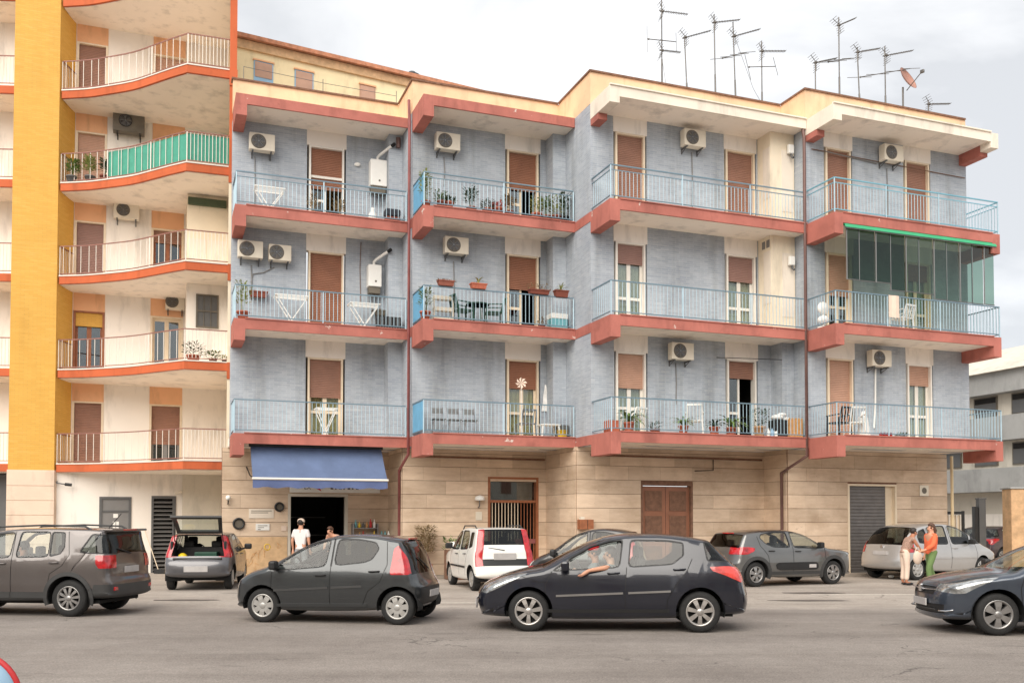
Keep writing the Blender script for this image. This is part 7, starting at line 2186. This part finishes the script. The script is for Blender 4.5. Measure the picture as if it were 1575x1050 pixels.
# ------------------------------------------------------------------ people
STAND = dict(pelvis=(0, 0, .95), spine=(0, .01, 1.12), chest=(0, 0, 1.32), neck=(0, .01, 1.48), skull=(0, -.005, 1.60), crown=(0, .0, 1.69), nose=(0, -.105, 1.585),
             shL=(.185, 0, 1.41), elL=(.235, .02, 1.14), wrL=(.245, -.04, .90), haL=(.245, -.07, .82), shR=(-.185, 0, 1.41), elR=(-.235, .02, 1.14), wrR=(-.245, -.04, .90), haR=(-.245, -.07, .82),
             hiL=(.095, 0, .91), knL=(.105, -.02, .50), anL=(.11, .02, .09), toL=(.12, -.14, .04), hiR=(-.095, 0, .91), knR=(-.105, -.02, .50), anR=(-.11, .02, .09), toR=(-.12, -.14, .04))
RAD = dict(pelvis=(.155, .115), spine=(.14, .105), chest=(.165, .115), neck=(.056, .056), skull=(.078, .095), crown=(.055, .07), nose=(.012, .012),
           shL=.058, elL=.042, wrL=.028, haL=.036, shR=.058, elR=.042, wrR=.028, haR=.036, hiL=.092, knL=.060, anL=.040, toL=.036, hiR=.092, knR=.060, anR=.040, toR=.036)
BONES = [('pelvis', 'spine'), ('spine', 'chest'), ('chest', 'neck'), ('neck', 'skull'), ('skull', 'crown'), ('skull', 'nose'), ('chest', 'shL'), ('shL', 'elL'), ('elL', 'wrL'), ('wrL', 'haL'),
         ('chest', 'shR'), ('shR', 'elR'), ('elR', 'wrR'), ('wrR', 'haR'), ('pelvis', 'hiL'), ('hiL', 'knL'), ('knL', 'anL'), ('anL', 'toL'), ('pelvis', 'hiR'), ('hiR', 'knR'), ('knR', 'anR'), ('anR', 'toR')]
def skinned(name, J, Rd, bones, mat, parent, root, grow_=0, sub=2):
    names = []; 
    for a, b in bones:
        for x in (a, b):
            if x not in names: names.append(x)
    me = bpy.data.meshes.new(name)
    me.from_pydata([J[n] for n in names], [(names.index(a), names.index(b)) for a, b in bones], [])
    me.materials.append(MATS[mat])
    o = bpy.data.objects.new(name, me); COL.objects.link(o); o.parent = parent
    o.modifiers.new('skin', 'SKIN')
    sv = me.skin_vertices[0].data
    for k, n in enumerate(names):
        r = Rd[n]; r = r if isinstance(r, tuple) else (r, r)
        sv[k].radius = (r[0] + grow_, r[1] + grow_); sv[k].use_root = n == root
    o.modifiers['skin'].use_smooth_shade = True
    s = o.modifiers.new('subdivision', 'SUBSURF'); s.levels = sub; s.render_levels = sub
    return o
def person(label, loc, rz, J=None, skin='skin', shirt='shirt_white', trousers='trousers_grey', hair='hair_dark', sleeve='short', cap=None, long_hair=False, shoes='plastic_black', legs=True, hair_on=True, scale=1.0):
    j = dict(STAND); j.update(J or {})
    o = thing('person', label, 'person', loc, rz)
    rd = dict(RAD); bones = list(BONES)
    if not legs: bones = [b for b in bones if not any(x[:2] in ('kn', 'an', 'to') for x in b)]
    # fingers grow from the hand, each its own short chain
    for s in 'LR':
        h = Vector(j['ha' + s]); w_ = Vector(j['wr' + s]); d = (h - w_).normalized()
        side = d.cross(Vector((0, 1, 0)) if abs(d.y) < .9 else Vector((1, 0, 0))).normalized(); bend = d.cross(side)
        for f in range(4):
            a = h + side * (-.027 + .018 * f) + d * .03; L = (.062, .072, .068, .052)[f]
            n1, n2 = f'f{f}a{s}', f'f{f}b{s}'
            j[n1] = tuple(a + d * L * .55); j[n2] = tuple(a + d * L * .95 + bend * L * .45)
            rd[n1] = .0095; rd[n2] = .0075; bones += [('ha' + s, n1), (n1, n2)]
        j['th' + s] = tuple(h - side * .052 - d * .008 + bend * .01); j['tb' + s] = tuple(h - side * .064 + d * .035 + bend * .02); rd['th' + s] = .011; rd['tb' + s] = .008
        bones += [('ha' + s, 'th' + s), ('th' + s, 'tb' + s)]
    b = skinned('body', j, rd, bones, skin, o, 'pelvis')
    # shirt
    sj = dict(j); sr = {k: v for k, v in RAD.items()}
    sb = [('hem', 'pelvis'), ('pelvis', 'spine'), ('spine', 'chest'), ('chest', 'collar'), ('chest', 'shL'), ('chest', 'shR')]
    sj['hem'] = tuple(Vector(j['pelvis']) - (Vector(j['spine']) - Vector(j['pelvis'])).normalized() * .07); sr['hem'] = (.165, .125)
    sj['collar'] = tuple(Vector(j['chest']).lerp(Vector(j['neck']), .72)); sr['collar'] = .062
    for s in 'LR':
        t = {'short': .72, 'none': .22, 'long': 1.0}[sleeve]
        sj['sl' + s] = tuple(Vector(j['sh' + s]).lerp(Vector(j['el' + s]), t)); sr['sl' + s] = .056; sb.append(('sh' + s, 'sl' + s))
        if sleeve == 'long':
            sj['cu' + s] = tuple(Vector(j['el' + s]).lerp(Vector(j['wr' + s]), .9)); sr['cu' + s] = .036; sb.append(('sl' + s, 'cu' + s))
    skinned('shirt', sj, sr, sb, shirt, o, 'spine', .016)
    if legs:
        tb = [('waist', 'pelvis'), ('pelvis', 'hiL'), ('hiL', 'knL'), ('knL', 'cfL'), ('pelvis', 'hiR'), ('hiR', 'knR'), ('knR', 'cfR')]
        tj = dict(j); tr = dict(RAD); tr['waist'] = (.145, .11)
        tj['waist'] = tuple(Vector(j['pelvis']).lerp(Vector(j['spine']), .7))
        for s in 'LR': tj['cf' + s] = tuple(Vector(j['kn' + s]).lerp(Vector(j['an' + s]), .88)); tr['cf' + s] = .052
        skinned('trousers', tj, tr, tb, trousers, o, 'pelvis', .018)
        for s in 'LR':
            m = MB(); a = Vector(j['an' + s]); t = Vector(j['to' + s]); c = (a + t) / 2
            m.ball((c.x, c.y - .01, .045), .06, 8, 0, (.85, 2.1, .75)); local('shoe', m, shoes, o)
    c = Vector(j['skull']).lerp(Vector(j['crown']), .45)
    fw = (Vector(j['nose']) - Vector(j['skull'])); fw.z = 0; fw.normalize(); sd = Vector((-fw.y, fw.x, 0))
    if hair_on:
        m = MB(); m.ball(tuple(c - fw * .022 + Vector((0, 0, .022))), .098, 10, 0, (.92, 1.06, 1.0))
        keep = [i for i, f in enumerate(m.f) if not ((sum((Vector(m.v[k]) - c).dot(fw) for k in f) / len(f)) > .035 and (sum(m.v[k][2] for k in f) / len(f)) < c.z + .055) and (sum(m.v[k][2] for k in f) / len(f)) > c.z - .075]
        m.f = [m.f[i] for i in keep]; m.m = [0] * len(keep); m.sm = [True] * len(keep)
        if long_hair: m.tube([c - fw * .06, c - fw * .12 + Vector((0, 0, -.10)), c - fw * .11 + Vector((0, 0, -.26))], [.075, .065, .03], 8)
        local('hair', m, hair, o)
    if cap:
        m = MB(); m.lathe([(.102, 0), (.104, .03), (.085, .075), (.045, .10), (0, .106)], 16, tuple(c + Vector((0, 0, .03))), cap=False)
        p = c + Vector((0, 0, .035)); m.add([p + fw * .07 + sd * .08, p + fw * .17 + sd * .05 - Vector((0, 0, .015)), p + fw * .17 - sd * .05 - Vector((0, 0, .015)), p + fw * .07 - sd * .08], [(0, 1, 2, 3)])
        local('cap', m, cap, o)
    for s in (-1, 1):
        m = MB(); m.ball(tuple(Vector(j['skull']) + fw * .078 + sd * s * .032 + Vector((0, 0, .028))), .011, 6); local('eye', m, 'hair_dark', o)
        m = MB(); m.ball(tuple(Vector(j['skull']) + sd * s * .084 - fw * .005 + Vector((0, 0, .005))), .024, 6, 0, (.6, .9, 1.2)); local('ear', m, skin, o)
    m = MB(); m.ball(tuple(Vector(j['skull']) + fw * .086 + Vector((0, 0, -.045))), .02, 6, 0, (1.2, 1.0, .35)); local('mouth', m, 'cushion_brown', o)
    o.scale = (scale,) * 3
    return o
gz = .0
# man in white t-shirt and cap, back to us, in the shop doorway
person('man in white t-shirt and pale cap seen from behind at the shop door', (-5.95, 26.6, gz), R(172), dict(haL=(.25, -.03, .80), elL=(.245, .03, 1.13)), shirt='shirt_white', trousers='trousers_grey', cap='sack_cream')
# someone bending forward just inside the door
person('person in patterned top bending by the shop door', (-4.98, 26.9, gz), R(-30),
       dict(spine=(0, -.06, 1.07), chest=(0, -.18, 1.20), neck=(0, -.27, 1.31), skull=(0, -.32, 1.40), crown=(0, -.34, 1.48), nose=(0, -.41, 1.36), shL=(.17, -.2, 1.26), shR=(-.17, -.2, 1.26),
            elL=(.22, -.28, 1.02), wrL=(.12, -.42, .9), haL=(.08, -.48, .88), elR=(-.22, -.28, 1.02), wrR=(-.12, -.42, .9), haR=(-.08, -.48, .88)), shirt='shirt_print', trousers='trousers_dark', hair='hair_brown', sleeve='none')
# walker in coral top and green trousers, walking to the left beside the silver car
walk = dict(knL=(.10, -.16, .52), anL=(.10, -.10, .12), toL=(.10, -.26, .08), knR=(-.10, .04, .50), anR=(-.10, .22, .12), toR=(-.10, .10, .05), elL=(.23, -.10, 1.15), wrL=(.16, -.30, 1.02), haL=(.13, -.37, 1.0), elR=(-.24, .05, 1.14), wrR=(-.25, .0, .90), haR=(-.25, -.02, .82))
person('woman in coral top and green trousers walking beside the silver people carrier', (10.72, 24.15, 0), R(-78), walk, shirt='shirt_coral', trousers='trousers_green', hair='hair_brown', sleeve='long', long_hair=True, scale=.94)
lean = dict(spine=(0, -.05, 1.10), chest=(0, -.16, 1.26), neck=(0, -.24, 1.39), skull=(0, -.29, 1.50), crown=(0, -.30, 1.58), nose=(0, -.39, 1.47), shL=(.18, -.17, 1.33), shR=(-.18, -.17, 1.33), elL=(.22, -.30, 1.10), wrL=(.12, -.46, .98), haL=(.09, -.52, .96), elR=(-.22, -.30, 1.10), wrR=(-.12, -.46, .98), haR=(-.09, -.52, .96))
person('dark-haired person in sleeveless tan top leaning over at the silver car rear wheel', (10.42, 25.05, 0), R(95), lean, shirt='shirt_print', trousers='sack_cream', hair='hair_dark', sleeve='none', skin='skin_tan', scale=.92)
o = thing('cloth_bag', 'cream cloth bag carried between the two people at the silver car', 'bag', (10.62, 24.72, 0))
m = MB(); m.ball((0, 0, .74), .15, 10, 0, (.8, .5, 1.2)); local('bag_body', m, 'sack_cream', o)
m = MB(); m.tube([(-.06, 0, .88), (-.03, 0, 1.0), (.03, 0, 1.0), (.06, 0, .88)], .012, 6); local('handle', m, 'sack_cream', o)

# driver of the navy hatchback, left arm resting out of the window
def seat_pose(hy):
    return dict(pelvis=(0, .06, .52), spine=(0, .10, .68), chest=(0, .12, .88), neck=(0, .12, 1.03), skull=(0, .09, 1.15), crown=(0, .10, 1.235), nose=(0, -.015, 1.135),
                shL=(.18, .11, .96), shR=(-.18, .11, .96), hiL=(.1, .02, .50), hiR=(-.1, .02, .50), knL=(.12, -.38, .58), knR=(-.12, -.38, .58), anL=(.12, -.55, .30), anR=(-.12, -.55, .30), toL=(.12, -.68, .30), toR=(-.12, -.68, .30))
def seated(label, car, lx, ly, J, **k):
    """driver placed in car coordinates; person's -y (face) points to the car's nose (-x)"""
    hl = car['half_len']; a = car.rotation_euler[2]
    wx = car.location.x + (lx - hl) * math.cos(a) - ly * math.sin(a); wy = car.location.y + (lx - hl) * math.sin(a) + ly * math.cos(a)
    return person(label, (wx, wy, 0), a - math.pi / 2, J, legs=False, **k)
dp = seat_pose(0)
# the car's near side is its local -y; facing the nose that is the driver's left (+x of the person)
dp.update(elL=(.40, .02, .985), wrL=(.50, -.24, .945), haL=(.52, -.31, .90), elR=(-.20, -.12, .80), wrR=(-.12, -.34, .88), haR=(-.10, -.40, .90))
seated('driver of the navy hatchback with one bare arm out of the window', CAR308, 2.02, -.46, dp, shirt='shirt_grey', sleeve='short', hair='hair_dark', skin='skin')
pp = seat_pose(0); pp.update(elL=(.22, -.05, .76), wrL=(.12, -.2, .66), haL=(.08, -.26, .65), elR=(-.22, -.05, .76), wrR=(-.12, -.2, .66), haR=(-.08, -.26, .65))
seated('passenger in a red cap beside the driver of the navy hatchback', CAR308, 1.80, .36, pp, shirt='shirt_grey', sleeve='short', cap='shirt_red', skin='skin_tan')
jd = seat_pose(0); jd = {k: (v[0], v[1], v[2] + .12) for k, v in jd.items()}
jd.update(elL=(.26, -.12, .95), wrL=(.14, -.36, 1.06), haL=(.12, -.43, 1.08), elR=(-.22, -.12, .95), wrR=(-.12, -.34, 1.02), haR=(-.10, -.40, 1.04))
seated('driver of the taupe off-roader holding the steering wheel', CARJEEP, 2.12, -.40, jd, shirt='shirt_dark', sleeve='short', skin='skin_tan', scale=.94)
